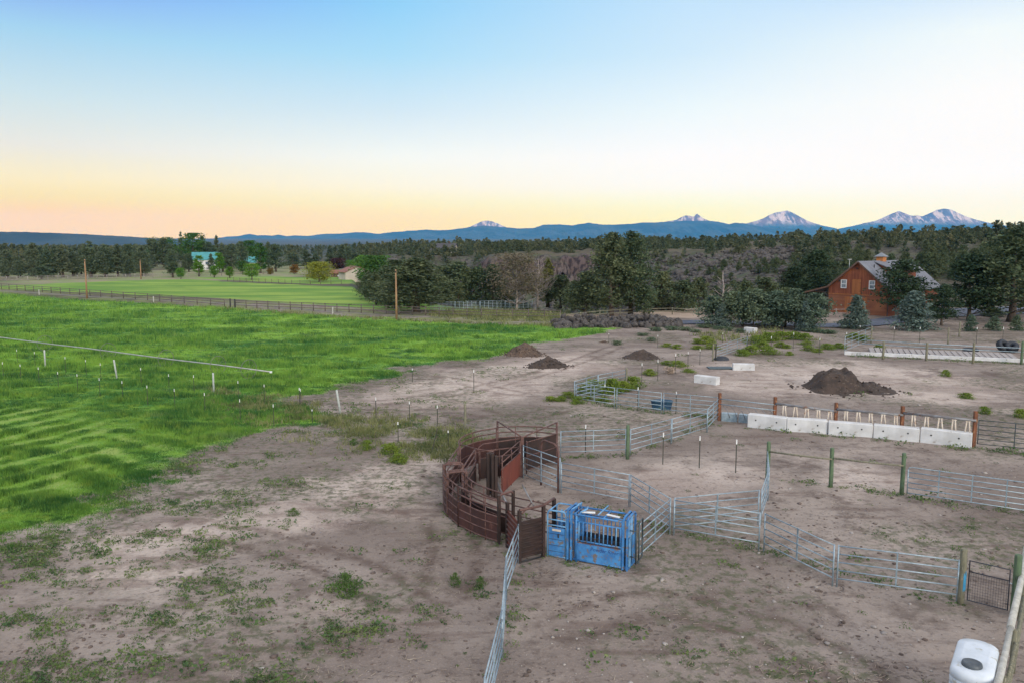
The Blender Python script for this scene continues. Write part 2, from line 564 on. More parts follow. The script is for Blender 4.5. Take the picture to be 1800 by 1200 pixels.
# sky colours (linear) by height above the horizon at four bearings, left to right
SKY = {
#SKYBEGIN
    -0.4961: [(0.987, 0.690, 0.073), (1.022, 0.693, 0.053), (1.032, 0.686, 0.053), (0.999, 0.818, 0.167), (1.020, 0.904, 0.478), (0.875, 0.868, 0.799), (0.658, 0.823, 0.903), (0.397, 0.692, 0.947), (0.218, 0.389, 1.015)],
    -0.1414: [(1.058, 0.841, 0.068), (1.044, 0.826, 0.076), (1.044, 0.856, 0.098), (1.026, 0.964, 0.437), (1.040, 1.009, 0.801), (0.985, 1.032, 1.024), (0.711, 0.875, 1.011), (0.441, 0.775, 1.034), (0.306, 0.682, 1.041)],
    0.2095: [(1.076, 1.066, 0.242), (1.062, 1.060, 0.256), (1.043, 1.068, 0.333), (1.031, 1.090, 0.762), (1.057, 1.083, 1.120), (1.069, 1.076, 1.147), (0.920, 1.033, 1.108), (0.692, 0.897, 1.079), (0.600, 0.841, 1.084)],
    0.4961: [(1.115, 1.117, 0.728), (1.069, 1.121, 0.767), (1.052, 1.118, 0.966), (1.059, 1.104, 1.066), (1.075, 1.107, 1.216), (1.070, 1.080, 1.139), (1.082, 1.084, 1.112), (0.969, 1.055, 1.088), (0.625, 0.835, 1.113)],
#SKYEND
}


def sky_ramp(cols):
    n = nt.nodes.new('ShaderNodeValToRGB')
    n.color_ramp.interpolation = 'LINEAR'
    stops = list(zip(SKY_EL, cols)) + [(24.0, (0.55, 0.72, 0.98)), (38.0, (1.00, 0.98, 1.02)), (89.0, (1.14, 1.10, 1.12))]  # unseen upper sky made bright and neutral, added to fill the ground
    e = n.color_ramp.elements
    e[0].position, e[0].color = stops[0][0] / 90, (*stops[0][1], 1)
    e[1].position, e[1].color = stops[-1][0] / 90, (*stops[-1][1], 1)
    for deg, c in stops[1:-1]:
        e.new(deg / 90).color = (*c, 1)
    nt.links.new(fac, n.inputs[0])
    return n.outputs[0]


hl = math_(nt, 'SQRT', math_(nt, 'ADD', math_(nt, 'MULTIPLY', sp.outputs[0], sp.outputs[0]), math_(nt, 'MULTIPLY', sp.outputs[1], sp.outputs[1])))
ax = math_(nt, 'DIVIDE', sp.outputs[0], math_(nt, 'MAXIMUM', hl, 0.001))
keys = sorted(SKY)
c_all = sky_ramp(SKY[keys[0]])
for k in range(1, len(keys)):
    mr = nt.nodes.new('ShaderNodeMapRange')
    nt.links.new(ax, mr.inputs[0])
    mr.inputs[1].default_value = keys[k - 1]
    mr.inputs[2].default_value = keys[k]
    c_all = mixc(nt, mr.outputs[0], c_all, sky_ramp(SKY[keys[k]]))
# the dawn side behind the camera is brighter than the frame
back = ramp(nt, sp.outputs[1], 0.30, -0.70)
gain = math_(nt, 'ADD', 1.0, math_(nt, 'MULTIPLY', back, 0.55))
vm = nt.nodes.new('ShaderNodeVectorMath')
vm.operation = 'SCALE'
nt.links.new(c_all, vm.inputs[0])
nt.links.new(gain, vm.inputs['Scale'])
nsc = nt.nodes.new('ShaderNodeVectorMath')
nsc.operation = 'SCALE'
nt.links.new(sky.outputs[0], nsc.inputs[0])
nsc.inputs['Scale'].default_value = 0.08
tot = mixc(nt, 0.10, vm.outputs[0], nsc.outputs[0])
nt.links.new(tot, bg.inputs[0])
bg.inputs[1].default_value = 1.0

sd = bpy.data.lights.new('sun', 'SUN')
sd.energy = 2.0
sd.angle = math.radians(16)
sd.color = (1.0, 0.93, 0.84)
so = bpy.data.objects.new('sun', sd)
COL.objects.link(so)
dirv = Vector((math.sin(SUN_AZ) * math.cos(SUN_EL), math.cos(SUN_AZ) * math.cos(SUN_EL), math.sin(SUN_EL)))
so.rotation_euler = (-dirv).to_track_quat('-Z', 'Y').to_euler()
so.location = (10, -30, 60)

cd = bpy.data.cameras.new('camera')
cd.sensor_width = 36
cd.lens = F / 1800 * 36
cd.clip_end = 90000
cd.clip_start = 0.5
co_ = bpy.data.objects.new('camera', cd)
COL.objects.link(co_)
co_.location = (0, 0, CAM_H)
co_.rotation_euler = (PI / 2 - PITCH, 0, 0)
S.camera = co_
S.view_settings.view_transform = 'Standard'
S.view_settings.look = 'None'
S.view_settings.exposure = 0.0
S.cycles.use_denoising = True
S.cycles.max_bounces = 6
S.cycles.diffuse_bounces = 3
S.cycles.volume_bounces = 1
S.cycles.transparent_max_bounces = 4

# air: fades the far ranges to blue
hz_m = bpy.data.materials.new('thin_morning_air')
hz_m.use_nodes = True
hn = hz_m.node_tree
hn.nodes.clear()
ho = hn.nodes.new('ShaderNodeOutputMaterial')
pv = hn.nodes.new('ShaderNodeVolumePrincipled')
pv.inputs['Color'].default_value = (0.02, 0.38, 1.0, 1)
pv.inputs['Absorption Color'].default_value = (1, 1, 1, 1)
pv.inputs['Density'].default_value = 0.000023
pv.inputs['Anisotropy'].default_value = 0.0
hn.links.new(pv.outputs[0], ho.inputs['Volume'])
hb = MB()
hb.box((0, 14500, 775), (80000, 60000, 1650))
tag(hb.build('haze', hz_m), None, None, None, 'stuff')
# ------------------------------------------------------------------ terrain
TAB = [
    # bearing column, [(distance, height) ...]
    (-900, [(0, 0), (7000, 0)]),
    (560, [(0, 0), (7000, 0)]),
    (620, [(0, 0), (330, 0), (380, 2), (600, 2), (7000, 0)]),
    (700, [(0, 0), (185, 0), (215, -6), (300, -16), (400, -6), (430, 5), (520, 6), (1500, 3), (7000, 0)]),
    (790, [(0, 0), (165, 0), (195, -8), (290, -20), (370, -16), (400, -6), (425, 5.5), (540, 7), (1500, 3), (7000, 0)]),
    (860, [(0, 0), (155, 0), (190, -10), (270, -24), (340, -20), (372, -9), (379, 6.5), (500, 8), (1500, 4), (7000, 0)]),
    (930, [(0, 0), (145, 0), (180, -10), (260, -24), (335, -18), (372, -9), (378, 7.2), (520, 9), (1500, 5), (7000, 0)]),
    (1000, [(0, 0), (140, 0), (175, -10), (250, -22), (325, -16), (370, -8), (377, 8), (560, 10), (900, 10), (1800, 5), (7000, 0)]),
    (1070, [(0, 0), (142, 0), (175, -9), (240, -18), (315, -10), (365, -3), (373, 9), (600, 12), (900, 12), (1800, 5), (7000, 0)]),
    (1130, [(0, 0), (150, 0), (180, -8), (225, -12), (300, -1), (350, 8.5), (600, 13), (800, 14), (1800, 6), (7000, 0)]),
    (1230, [(0, 0), (160, 0), (185, -5), (222, -5), (270, 1), (330, 8.5), (600, 13), (820, 13), (1800, 6), (7000, 0)]),
    (1330, [(0, 0), (170, 0), (190, -3), (225, -1), (280, 4), (340, 10), (600, 14), (820, 14.5), (1800, 8), (7000, 0)]),
    (1500, [(0, 0), (190, 0), (225, 2), (330, 11), (520, 15), (820, 16.5), (1800, 8), (7000, 0)]),
    (1800, [(0, 0), (190, 0), (230, 4), (330, 12.5), (520, 16), (820, 18), (1800, 8), (7000, 0)]),
    (2700, [(0, 0), (190, 0), (230, 4), (330, 12.5), (520, 16), (820, 18), (1800, 8), (7000, 0)]),
]
TU = np.array([t[0] for t in TAB], float)
TL = np.concatenate([np.linspace(0, 130, 8), np.linspace(136, 460, 110), np.linspace(480, 1000, 27), np.linspace(1100, 7000, 20)])
TZ = np.array([np.interp(TL, [p[0] for p in t[1]], [p[1] for p in t[1]]) for t in TAB])


def base_h(x, y):
    x = np.asarray(x, float)
    y = np.asarray(y, float)
    r = np.hypot(x, y)
    a = np.arctan2(x, y)
    u = 900 + F * np.tan(np.clip(a, -0.9, 0.9))
    # wander of the rims and spurs
    rr = r * (1 + 0.05 * (fbm(x * 0.012, y * 0.012, 3, 3) - 0.5) * sstep(140, 260, r))
    ui = np.clip(np.searchsorted(TU, np.clip(u, TU[0], TU[-1] - 1e-3), side='right') - 1, 0, len(TU) - 2)
    fu = (np.clip(u, TU[0], TU[-1]) - TU[ui]) / (TU[ui + 1] - TU[ui])
    li = np.clip(np.searchsorted(TL, np.clip(rr, 0, 6999), side='right') - 1, 0, len(TL) - 2)
    fl = np.clip((rr - TL[li]) / (TL[li + 1] - TL[li]), 0, 1)
    z = (TZ[ui, li] * (1 - fl) + TZ[ui, li + 1] * fl) * (1 - fu) + (TZ[ui + 1, li] * (1 - fl) + TZ[ui + 1, li + 1] * fl) * fu
    z = z * (1 - sstep(1.1, 2.0, np.abs(a)))
    # the far plain climbs to the foot of the range
    z = z + sstep(3000, 26000, r) * 175
    return z


def rough_h(x, y, z):
    r = np.hypot(x, y)
    wild = sstep(150, 230, r) * sstep(0.8, 2.5, np.abs(z)) * (1 - sstep(1500, 3000, r))
    d = (fbm(x * 0.22, y * 0.22, 5, 4) - 0.5) * 2.6 + (fbm(x * 0.05, y * 0.05, 8, 3) - 0.5) * 5.0
    near = 1 - sstep(60, 140, r)
    return wild * d + near * (fbm(x * 0.5, y * 0.5, 21, 4) - 0.5) * 0.12


def terr(x, y):
    z = base_h(x, y)
    return z + rough_h(x, y, z)


def th(x, y):
    return float(terr(np.array([x]), np.array([y]))[0])


def on_terrain(px, py, r0=90.0, r1=2500.0):
    """first place of the terrain seen at a spot of the photograph"""
    dx, dy, dz = ray(px, py)
    t = np.geomspace(r0, r1, 1500)
    z = CAM_H + dz * t
    k = np.nonzero(z < base_h(dx * t, dy * t))[0]
    i = k[0] if len(k) else len(t) - 1
    return Vector((dx * t[i], dy * t[i], th(dx * t[i], dy * t[i])))


def smooth(pts, n=6):
    pts = [Vector(p) for p in pts]
    out = []
    for i in range(len(pts) - 1):
        p0, p1, p2, p3 = pts[max(i - 1, 0)], pts[i], pts[i + 1], pts[min(i + 2, len(pts) - 1)]
        for k in range(n):
            t = k / n
            out.append(0.5 * ((2 * p1) + (p2 - p0) * t + (2 * p0 - 5 * p1 + 4 * p2 - p3) * t * t + (3 * p1 - p0 - 3 * p2 + p3) * t ** 3))
    out.append(pts[-1])
    return out


def P2(lst, z=0):
    return [tuple(gp(a, b, z))[:2] for a, b in lst]


# meadow outlines, traced on the ground
NEAR_MEADOW = P2([(-300, 512), (0, 517), (150, 528), (400, 542), (600, 557), (700, 562), (850, 569), (965, 574), (1060, 577), (1075, 584), (985, 596), (930, 606), (885, 622), (800, 634), (720, 648), (640, 668), (585, 682), (520, 690), (470, 694),
                  (560, 722), (612, 738), (570, 750), (480, 758), (410, 774), (350, 792), (312, 822), (270, 846), (205, 874), (150, 900), (80, 922), (0, 944), (-400, 985)])
FAR_MEADOW = P2([(-300, 500), (0, 502), (70, 500), (200, 494), (330, 491), (430, 497), (560, 502), (622, 504), (672, 512), (690, 528), (760, 535), (860, 544), (960, 542), (985, 548), (700, 546), (400, 526), (0, 508), (-300, 503)])
LAWN = P2([(345, 488), (480, 486), (545, 488), (600, 486), (632, 487), (622, 499), (560, 500), (430, 494), (340, 490)])
SCRUB = P2([(745, 550), (840, 540), (905, 541), (985, 540), (1000, 552), (990, 566), (860, 565), (760, 558)])
DIRT_ROAD = P2([(-300, 506), (0, 511), (150, 521), (400, 534), (600, 549), (700, 555), (850, 560), (985, 566)])
DRY = P2([(960, 560), (1010, 549), (1120, 545), (1200, 538), (1245, 540), (1225, 560), (1100, 557), (1000, 562)])


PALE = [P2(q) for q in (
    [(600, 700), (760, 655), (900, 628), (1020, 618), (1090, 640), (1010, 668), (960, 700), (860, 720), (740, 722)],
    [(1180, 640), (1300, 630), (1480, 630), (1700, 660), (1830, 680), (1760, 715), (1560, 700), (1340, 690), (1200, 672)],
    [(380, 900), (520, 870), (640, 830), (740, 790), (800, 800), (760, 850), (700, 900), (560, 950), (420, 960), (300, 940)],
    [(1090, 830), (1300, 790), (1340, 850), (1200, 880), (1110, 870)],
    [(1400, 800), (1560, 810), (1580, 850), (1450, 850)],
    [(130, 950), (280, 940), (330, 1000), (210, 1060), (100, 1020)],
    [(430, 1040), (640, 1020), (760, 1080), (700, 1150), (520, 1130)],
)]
RUTS = [[(p.x, p.y) for p in smooth([Vector((*q, 0)) for q in P2(L_)], 8)] for L_ in (
    [(560, 705), (680, 706), (800, 690), (900, 668), (1000, 640), (1080, 610)],
    [(600, 730), (700, 728), (810, 720), (900, 735), (980, 720)],
    [(330, 930), (440, 945), (560, 980), (640, 1010), (700, 1050)],
    [(640, 880), (760, 900), (800, 960), (780, 1040)],
    [(1000, 1100), (1150, 1060), (1330, 1100), (1500, 1180)],
    [(700, 660), (800, 668), (900, 690), (1000, 690)],
)]


def green_mask(x, y):
    j = (fbm(x * 0.22, y * 0.22, 31, 4) - 0.5)
    j2 = (fbm(x * 1.3, y * 1.3, 37, 3) - 0.5)
    d1 = poly_sd(NEAR_MEADOW, x, y) + j * 7 + j2 * 2.0
    d2 = poly_sd(FAR_MEADOW, x, y) + j * 6
    d3 = poly_sd(LAWN, x, y) + j * 4
    return np.maximum(np.maximum(sstep(-0.5, 0.8, d1), sstep(-1, 2, d2) * 0.93), sstep(-1, 2, d3) * 0.9)


# mown rows in the near corner of the meadow: a height pattern used for the grass and its stubble
def mown(x, y):
    reg = sstep(0, 6, poly_sd(P2([(-300, 700), (60, 700), (150, 698), (300, 738), (430, 770), (330, 836), (215, 890), (90, 930), (-400, 990)]), x, y))
    w = (fbm(x * 0.08, y * 0.08, 41, 3) - 0.5) * 3.5
    a = (x * 0.90 - y * 0.43) + w
    b = (x * 0.62 + y * 0.78) + w
    s = sstep(-1.5, 1.5, x + 25.5 + (y - 50) * 0.25)
    ra = 0.5 + 0.5 * np.sin(a * 2 * PI / 2.0)
    rb = 0.5 + 0.5 * np.sin(b * 2 * PI / 2.2)
    row = ra * (1 - s) + rb * s
    row = np.clip(row + (fbm(x * 0.9, y * 0.9, 43, 4) - 0.5) * 1.5, 0, 1)
    return reg, row


def make_ground():
    az = np.radians(np.concatenate([np.linspace(-180, -50, 40)[:-1], np.linspace(-50, -38, 50)[:-1], np.linspace(-38, 38, 700)[:-1], np.linspace(38, 50, 50)[:-1], np.linspace(50, 180, 40)[:-1]]))
    rr = np.concatenate([[0.01, 3, 7, 11], np.geomspace(14, 620, 560)[:-1], np.geomspace(620, 3000, 90)[:-1], np.geomspace(3000, 42000, 50)])
    A, R = np.meshgrid(az, rr)
    # the far rim is pulled in so that the sheet stays inside its air
    side = np.where(R > 3000, np.minimum(1.0, 36000 / np.maximum(np.abs(R * np.sin(A)), 1)), 1)
    back = np.where((np.cos(A) < 0), np.minimum(1.0, 13000 / np.maximum(-R * np.cos(A), 1)), 1)
    k = np.minimum(side, back)
    X = (R * np.sin(A) * k).ravel()
    Y = (R * np.cos(A) * k).ravel()
    z = base_h(X, Y)
    Z = z + rough_h(X, Y, z)
    na, nr = len(az), len(rr)
    i = np.arange(nr - 1)[:, None]
    j = np.arange(na)[None, :]
    j2 = (j + 1) % na
    fc = np.stack([i * na + j, i * na + j2, (i + 1) * na + j2, (i + 1) * na + j], -1).reshape(-1)
    V = np.stack([X, Y, Z], 1)
    g = green_mask(X, Y)
    r = np.hypot(X, Y)
    # stony ground: canyon walls and the hillside
    gx = np.abs(base_h(X + 1.5, Y) - base_h(X - 1.5, Y)) / 3
    gy = np.abs(base_h(X, Y + 1.5) - base_h(X, Y - 1.5)) / 3
    slope = np.hypot(gx, gy) * (1 - sstep(1500, 2500, r))
    rock = sstep(0.05, 0.12, slope)
    cliff = sstep(0.5, 1.1, slope)
    dry = sstep(-1, 1.5, poly_sd(DRY, X, Y) + (fbm(X * .2, Y * .2, 51) - .5) * 4)
    scr = sstep(-1, 2, poly_sd(SCRUB, X, Y) + (fbm(X * .2, Y * .2, 52) - .5) * 5)
    far = sstep(330, 900, r) * (1 - rock)
    m1 = np.stack([g, rock, cliff, np.maximum(dry, 0)], 1)
    reg, row = mown(X, Y)
    # weed cover on the bare yards
    wd = sstep(0.47, 0.62, fbm(X * 0.16, Y * 0.16, 61, 4)) * (1 - g) * (1 - sstep(120, 150, r))
    edge_ = sstep(-13, -0.5, poly_sd(NEAR_MEADOW, X, Y)) * sstep(0.40, 0.56, fbm(X * 0.35, Y * 0.35, 66, 4)) * (1 - g) * (Y < 75)
    wd = np.maximum(wd, edge_)
    m2 = np.stack([scr, reg * row * g, wd, far], 1)
    dd = line_d(DIRT_ROAD, X, Y)
    verge = sstep(8, 4, dd) * sstep(.34, .52, fbm(X * .35, Y * .35, 58, 3)) * 0.85
    m2[:, 0] = np.maximum(m2[:, 0], verge)
    m3 = np.stack([1 - sstep(0.9, 2.1, dd + (fbm(X * .4, Y * .4, 53) - .5) * 2), reg * g, sstep(150, 200, r), sstep(-1, 0, np.maximum(poly_sd(FAR_MEADOW, X, Y), poly_sd(LAWN, X, Y)))], 1)
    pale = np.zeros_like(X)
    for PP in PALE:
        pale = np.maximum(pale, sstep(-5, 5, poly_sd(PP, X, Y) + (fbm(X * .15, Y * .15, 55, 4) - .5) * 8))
    rut = np.zeros_like(X)
    for LL in RUTS:
        dl = line_d(LL, X, Y)
        rut = np.maximum(rut, np.exp(-((dl - 0.85) / 0.30) ** 2))
    U_ = 900 + F * X / np.maximum(Y, 1)
    pas = sstep(660, 600, U_) * sstep(255, 285, r) * (1 - sstep(900, 1500, r)) * sstep(.36, .56, fbm(X * .02, Y * .02, 57, 3)) * (Y > 0)
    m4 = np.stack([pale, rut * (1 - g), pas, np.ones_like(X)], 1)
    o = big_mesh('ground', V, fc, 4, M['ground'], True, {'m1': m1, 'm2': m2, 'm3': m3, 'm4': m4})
    tag(o, None, None, None, 'structure')
    return o


def meadow_colour(nt, co):
    """patchy bright grass: broad yellow-green drifts, dark tussocks, pale seed heads"""
    a = noise(nt, co, 1.0, 5, 0.65, stretch=(0.050, 0.075, 0))
    b_ = noise(nt, co, 1.0, 5, 0.72, stretch=(0.20, 0.34, 0))
    c_ = noise(nt, co, 1.0, 4, 0.7, stretch=(0.75, 1.1, 0))
    gr = mixc(nt, ramp(nt, a, 0.36, 0.62), (0.050, 0.165, 0.036), (0.205, 0.385, 0.058))
    gr = mixc(nt, math_(nt, 'MULTIPLY', ramp(nt, b_, 0.50, 0.62), 0.9), gr, (0.030, 0.110, 0.032))
    gr = mixc(nt, math_(nt, 'MULTIPLY', ramp(nt, b_, 0.48, 0.36), 0.7), gr, (0.26, 0.41, 0.07))
    gr = mixc(nt, math_(nt, 'MULTIPLY', ramp(nt, c_, 0.50, 0.62), 0.8), gr, (0.024, 0.090, 0.020))
    e_ = noise(nt, co, 1.0, 3, 0.6, stretch=(0.9, 1.3, 0))
    gr = mixc(nt, math_(nt, 'MULTIPLY', ramp(nt, e_, 0.46, 0.34), 0.6), gr, (0.28, 0.40, 0.06))
    d_ = noise(nt, co, 1.0, 4, 0.65, stretch=(0.13, 0.5, 0))
    gr = mixc(nt, math_(nt, 'MULTIPLY', ramp(nt, d_, 0.60, 0.72), 0.5), gr, (0.30, 0.37, 0.18))
    return gr


def ground_mat():
    m, nt, b, out = new_mat('ground_earth_and_meadow')
    co = N(nt, 'ShaderNodeTexCoord').outputs['Object']

    def attr(name):
        a = N(nt, 'ShaderNodeAttribute')
        a.attribute_name = name
        s = N(nt, 'ShaderNodeSeparateColor')
        nt.links.new(a.outputs['Color'], s.inputs[0])
        return s.outputs[0], s.outputs[1], s.outputs[2], a.outputs['Alpha']
    g, rock, cliff, dry = attr('m1')
    scr, row, weed, far = attr('m2')
    road, mow, wildz, road3 = attr('m3')
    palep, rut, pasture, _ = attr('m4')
    # bare yard earth
    n_big = noise(nt, co, 0.10, 5, 0.6)
    n_mid = noise(nt, co, 0.5, 7, 0.68)
    n_fine = noise(nt, co, 3.2, 6, 0.72)
    n_grit = noise(nt, co, 14.0, 4, 0.7)
    d = mixc(nt, ramp(nt, n_big, 0.38, 0.64), (0.200, 0.172, 0.158), (0.320, 0.285, 0.262))
    d = mixc(nt, math_(nt, 'MULTIPLY', ramp(nt, n_mid, 0.50, 0.66), 0.8), d, (0.14, 0.116, 0.104))
    n_d2 = noise(nt, co, 0.17, 6, 0.7)
    d = mixc(nt, math_(nt, 'MULTIPLY', ramp(nt, n_d2, 0.54, 0.66), 0.75), d, (0.105, 0.082, 0.075))
    d = mixc(nt, math_(nt, 'MULTIPLY', ramp(nt, n_fine, 0.50, 0.68), 0.6), d, (0.085, 0.066, 0.060))
    d = mixc(nt, math_(nt, 'MULTIPLY', ramp(nt, n_grit, 0.58, 0.70), 0.6), d, (0.44, 0.385, 0.355))
    n_rt = noise(nt, co, 1.3, 5, 0.7)
    d = mixc(nt, math_(nt, 'MULTIPLY', math_(nt, 'MULTIPLY', rut, ramp(nt, n_rt, 0.36, 0.56)), 0.75), d, (0.098, 0.073, 0.064))
    n_st = noise(nt, co, 1.0, 5, 0.65, stretch=(0.16, 0.9, 1))
    d = mixc(nt, math_(nt, 'MULTIPLY', ramp(nt, n_st, 0.54, 0.66), 0.5), d, (0.12, 0.088, 0.078))
    # pale trodden patches with darker earth between; foreground vignette put into the colour
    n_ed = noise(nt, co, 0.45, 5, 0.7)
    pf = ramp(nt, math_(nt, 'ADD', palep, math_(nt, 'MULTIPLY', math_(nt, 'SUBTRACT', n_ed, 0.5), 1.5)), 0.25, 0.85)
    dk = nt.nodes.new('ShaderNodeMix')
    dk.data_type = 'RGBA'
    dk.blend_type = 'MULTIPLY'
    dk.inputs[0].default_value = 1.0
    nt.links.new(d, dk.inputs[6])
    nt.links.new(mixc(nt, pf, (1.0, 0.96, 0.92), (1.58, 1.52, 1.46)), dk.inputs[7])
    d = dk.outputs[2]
    # hoof prints
    vo = nt.nodes.new('ShaderNodeTexVoronoi')
    vo.inputs['Scale'].default_value = 3.4
    wv = nt.nodes.new('ShaderNodeVectorMath')
    wv.operation = 'ADD'
    nt.links.new(co, wv.inputs[0])
    nz = nt.nodes.new('ShaderNodeTexNoise')
    nz.inputs['Scale'].default_value = 1.7
    nt.links.new(co, nz.inputs['Vector'])
    nt.links.new(nz.outputs['Color'], wv.inputs[1])
    nt.links.new(wv.outputs[0], vo.inputs['Vector'])
    hoof = ramp(nt, vo.outputs['Distance'], 0.12, 0.30)
    hz_ = ramp(nt, noise(nt, co, 0.23, 4, 0.6), 0.46, 0.60)
    hoof = math_(nt, 'SUBTRACT', 1.0, math_(nt, 'MULTIPLY', math_(nt, 'SUBTRACT', 1.0, hoof), hz_))
    d = mixc(nt, math_(nt, 'MULTIPLY', math_(nt, 'SUBTRACT', 1.0, hoof), 0.55), d, (0.082, 0.064, 0.058))
    # thin weeds tinting it
    n_w = noise(nt, co, 2.2, 5, 0.7)
    wf = math_(nt, 'MULTIPLY', weed, ramp(nt, n_w, 0.46, 0.6))
    d = mixc(nt, math_(nt, 'MULTIPLY', wf, 0.7), d, (0.075, 0.09, 0.045))
    # meadow
    gr = meadow_colour(nt, co)
    stub = mixc(nt, ramp(nt, n_mid, 0.42, 0.6), (0.25, 0.34, 0.085), (0.17, 0.31, 0.05))
    gr = mixc(nt, math_(nt, 'MULTIPLY', mow, 0.5), gr, (0.045, 0.16, 0.026))
    gr = mixc(nt, math_(nt, 'MULTIPLY', row, 0.95), gr, stub)
    # wild ground between the trees
    n_t = noise(nt, co, 0.06, 4, 0.6)
    wild = mixc(nt, ramp(nt, n_t, 0.42, 0.6), (0.110, 0.096, 0.072), (0.075, 0.085, 0.048))
    wild = mixc(nt, math_(nt, 'MULTIPLY', ramp(nt, n_mid, 0.5, 0.7), 0.6), wild, (0.10, 0.082, 0.068))
    # talus
    n_r = noise(nt, co, 0.5, 7, 0.72)
    n_r2 = noise(nt, co, 0.16, 4, 0.6)
    ro = mixc(nt, ramp(nt, n_r, 0.42, 0.6), (0.115, 0.108, 0.098), (0.030, 0.028, 0.029))
    ro = mixc(nt, math_(nt, 'MULTIPLY', ramp(nt, n_r2, 0.46, 0.60), 0.8), ro, (0.070, 0.086, 0.050))
    n_c = noise(nt, co, 1.0, 5, 0.6, stretch=(0.55, 0.55, 0.06))
    cl = mixc(nt, ramp(nt, n_c, 0.42, 0.6), (0.10, 0.075, 0.072), (0.032, 0.026, 0.03))
    n_fp = noise(nt, co, 0.0016, 4, 0.6)
    fp = mixc(nt, ramp(nt, n_fp, 0.45, 0.55), (0.045, 0.056, 0.05), (0.085, 0.095, 0.085))
    col = mixc(nt, wildz, d, wild)
    n_ps = noise(nt, co, 0.09, 4, 0.6)
    col = mixc(nt, pasture, col, mixc(nt, ramp(nt, n_ps, 0.4, 0.6), (0.20, 0.25, 0.11), (0.26, 0.24, 0.16)))
    col = mixc(nt, far, col, fp)
    col = mixc(nt, rock, col, ro)
    col = mixc(nt, cliff, col, cl)
    col = mixc(nt, dry, col, (0.42, 0.33, 0.26))
    scc = mixc(nt, ramp(nt, n_mid, 0.4, 0.62), (0.22, 0.24, 0.10), (0.12, 0.15, 0.065))
    col = mixc(nt, scr, col, scc)
    n_fm = noise(nt, co, 1.0, 4, 0.6, stretch=(0.03, 0.11, 0))
    fm = mixc(nt, ramp(nt, n_fm, 0.40, 0.62), (0.125, 0.255, 0.045), (0.25, 0.365, 0.070))
    n_f2 = noise(nt, co, 1.0, 5, 0.7, stretch=(0.10, 0.28, 0))
    fm = mixc(nt, math_(nt, 'MULTIPLY', ramp(nt, n_f2, 0.52, 0.68), 0.7), fm, (0.075, 0.17, 0.045))
    gr = mixc(nt, road3, gr, fm)
    col = mixc(nt, g, col, gr)
    rc = mixc(nt, ramp(nt, n_mid, 0.4, 0.62), (0.22, 0.20, 0.19), (0.15, 0.14, 0.13))
    col = mixc(nt, math_(nt, 'MULTIPLY', road, math_(nt, 'ADD', 0.45, math_(nt, 'MULTIPLY', ramp(nt, n_mid, 0.4, 0.6), 0.4))), col, rc)
    nt.links.new(col, b.inputs['Base Color'])
    b.inputs['Roughness'].default_value = 0.95
    b.inputs['Specular IOR Level'].default_value = 0.15
    hsum = math_(nt, 'ADD', math_(nt, 'ADD', n_mid, math_(nt, 'MULTIPLY', hoof, 0.5)), math_(nt, 'ADD', math_(nt, 'MULTIPLY', n_fine, 0.35), math_(nt, 'MULTIPLY', n_grit, 0.1)))
    bump(nt, b, hsum, 0.7, 0.20)
    return m


M['ground'] = ground_mat()
ground = make_ground()


def strip(name, pts, widths, z, mat):
    """road laid a little above the ground"""
    vs = []
    L = len(pts)
    for i, p in enumerate(pts):
        p = Vector((p[0], p[1]))
        t = Vector(pts[min(i + 1, L - 1)]) - Vector(pts[max(i - 1, 0)])
        t.normalize()
        n = Vector((-t.y, t.x)) * widths[i] / 2
        for s in (1, 0.33, -0.33, -1):
            q = p + n * s
            vs.append((q.x, q.y, z))
    fs = [(i * 4 + k, i * 4 + k + 1, i * 4 + 5 + k, i * 4 + 4 + k) for i in range(L - 1) for k in range(3)]
    b = MB()
    b.add(vs, fs)
    return tag(b.build(name, mat), None, None, None, 'structure')


M['asphalt'] = simple('bluish_asphalt', (0.085, 0.105, 0.15), (0.065, 0.08, 0.115), 0.5, 0.85, c3=(0.11, 0.12, 0.15), s3=2, t3=0.6)
rp = smooth([Vector((*q, 0)) for q in P2([(1130, 569), (1250, 567), (1380, 571), (1470, 573), (1540, 568), (1620, 557), (1690, 551), (1780, 546), (1950, 541)])], 5)
strip('driveway', [(p.x, p.y) for p in rp], [5.5 + 7 * min(1, max(0, (i - 24) / 8)) for i in range(len(rp))], 0.12, 'asphalt')


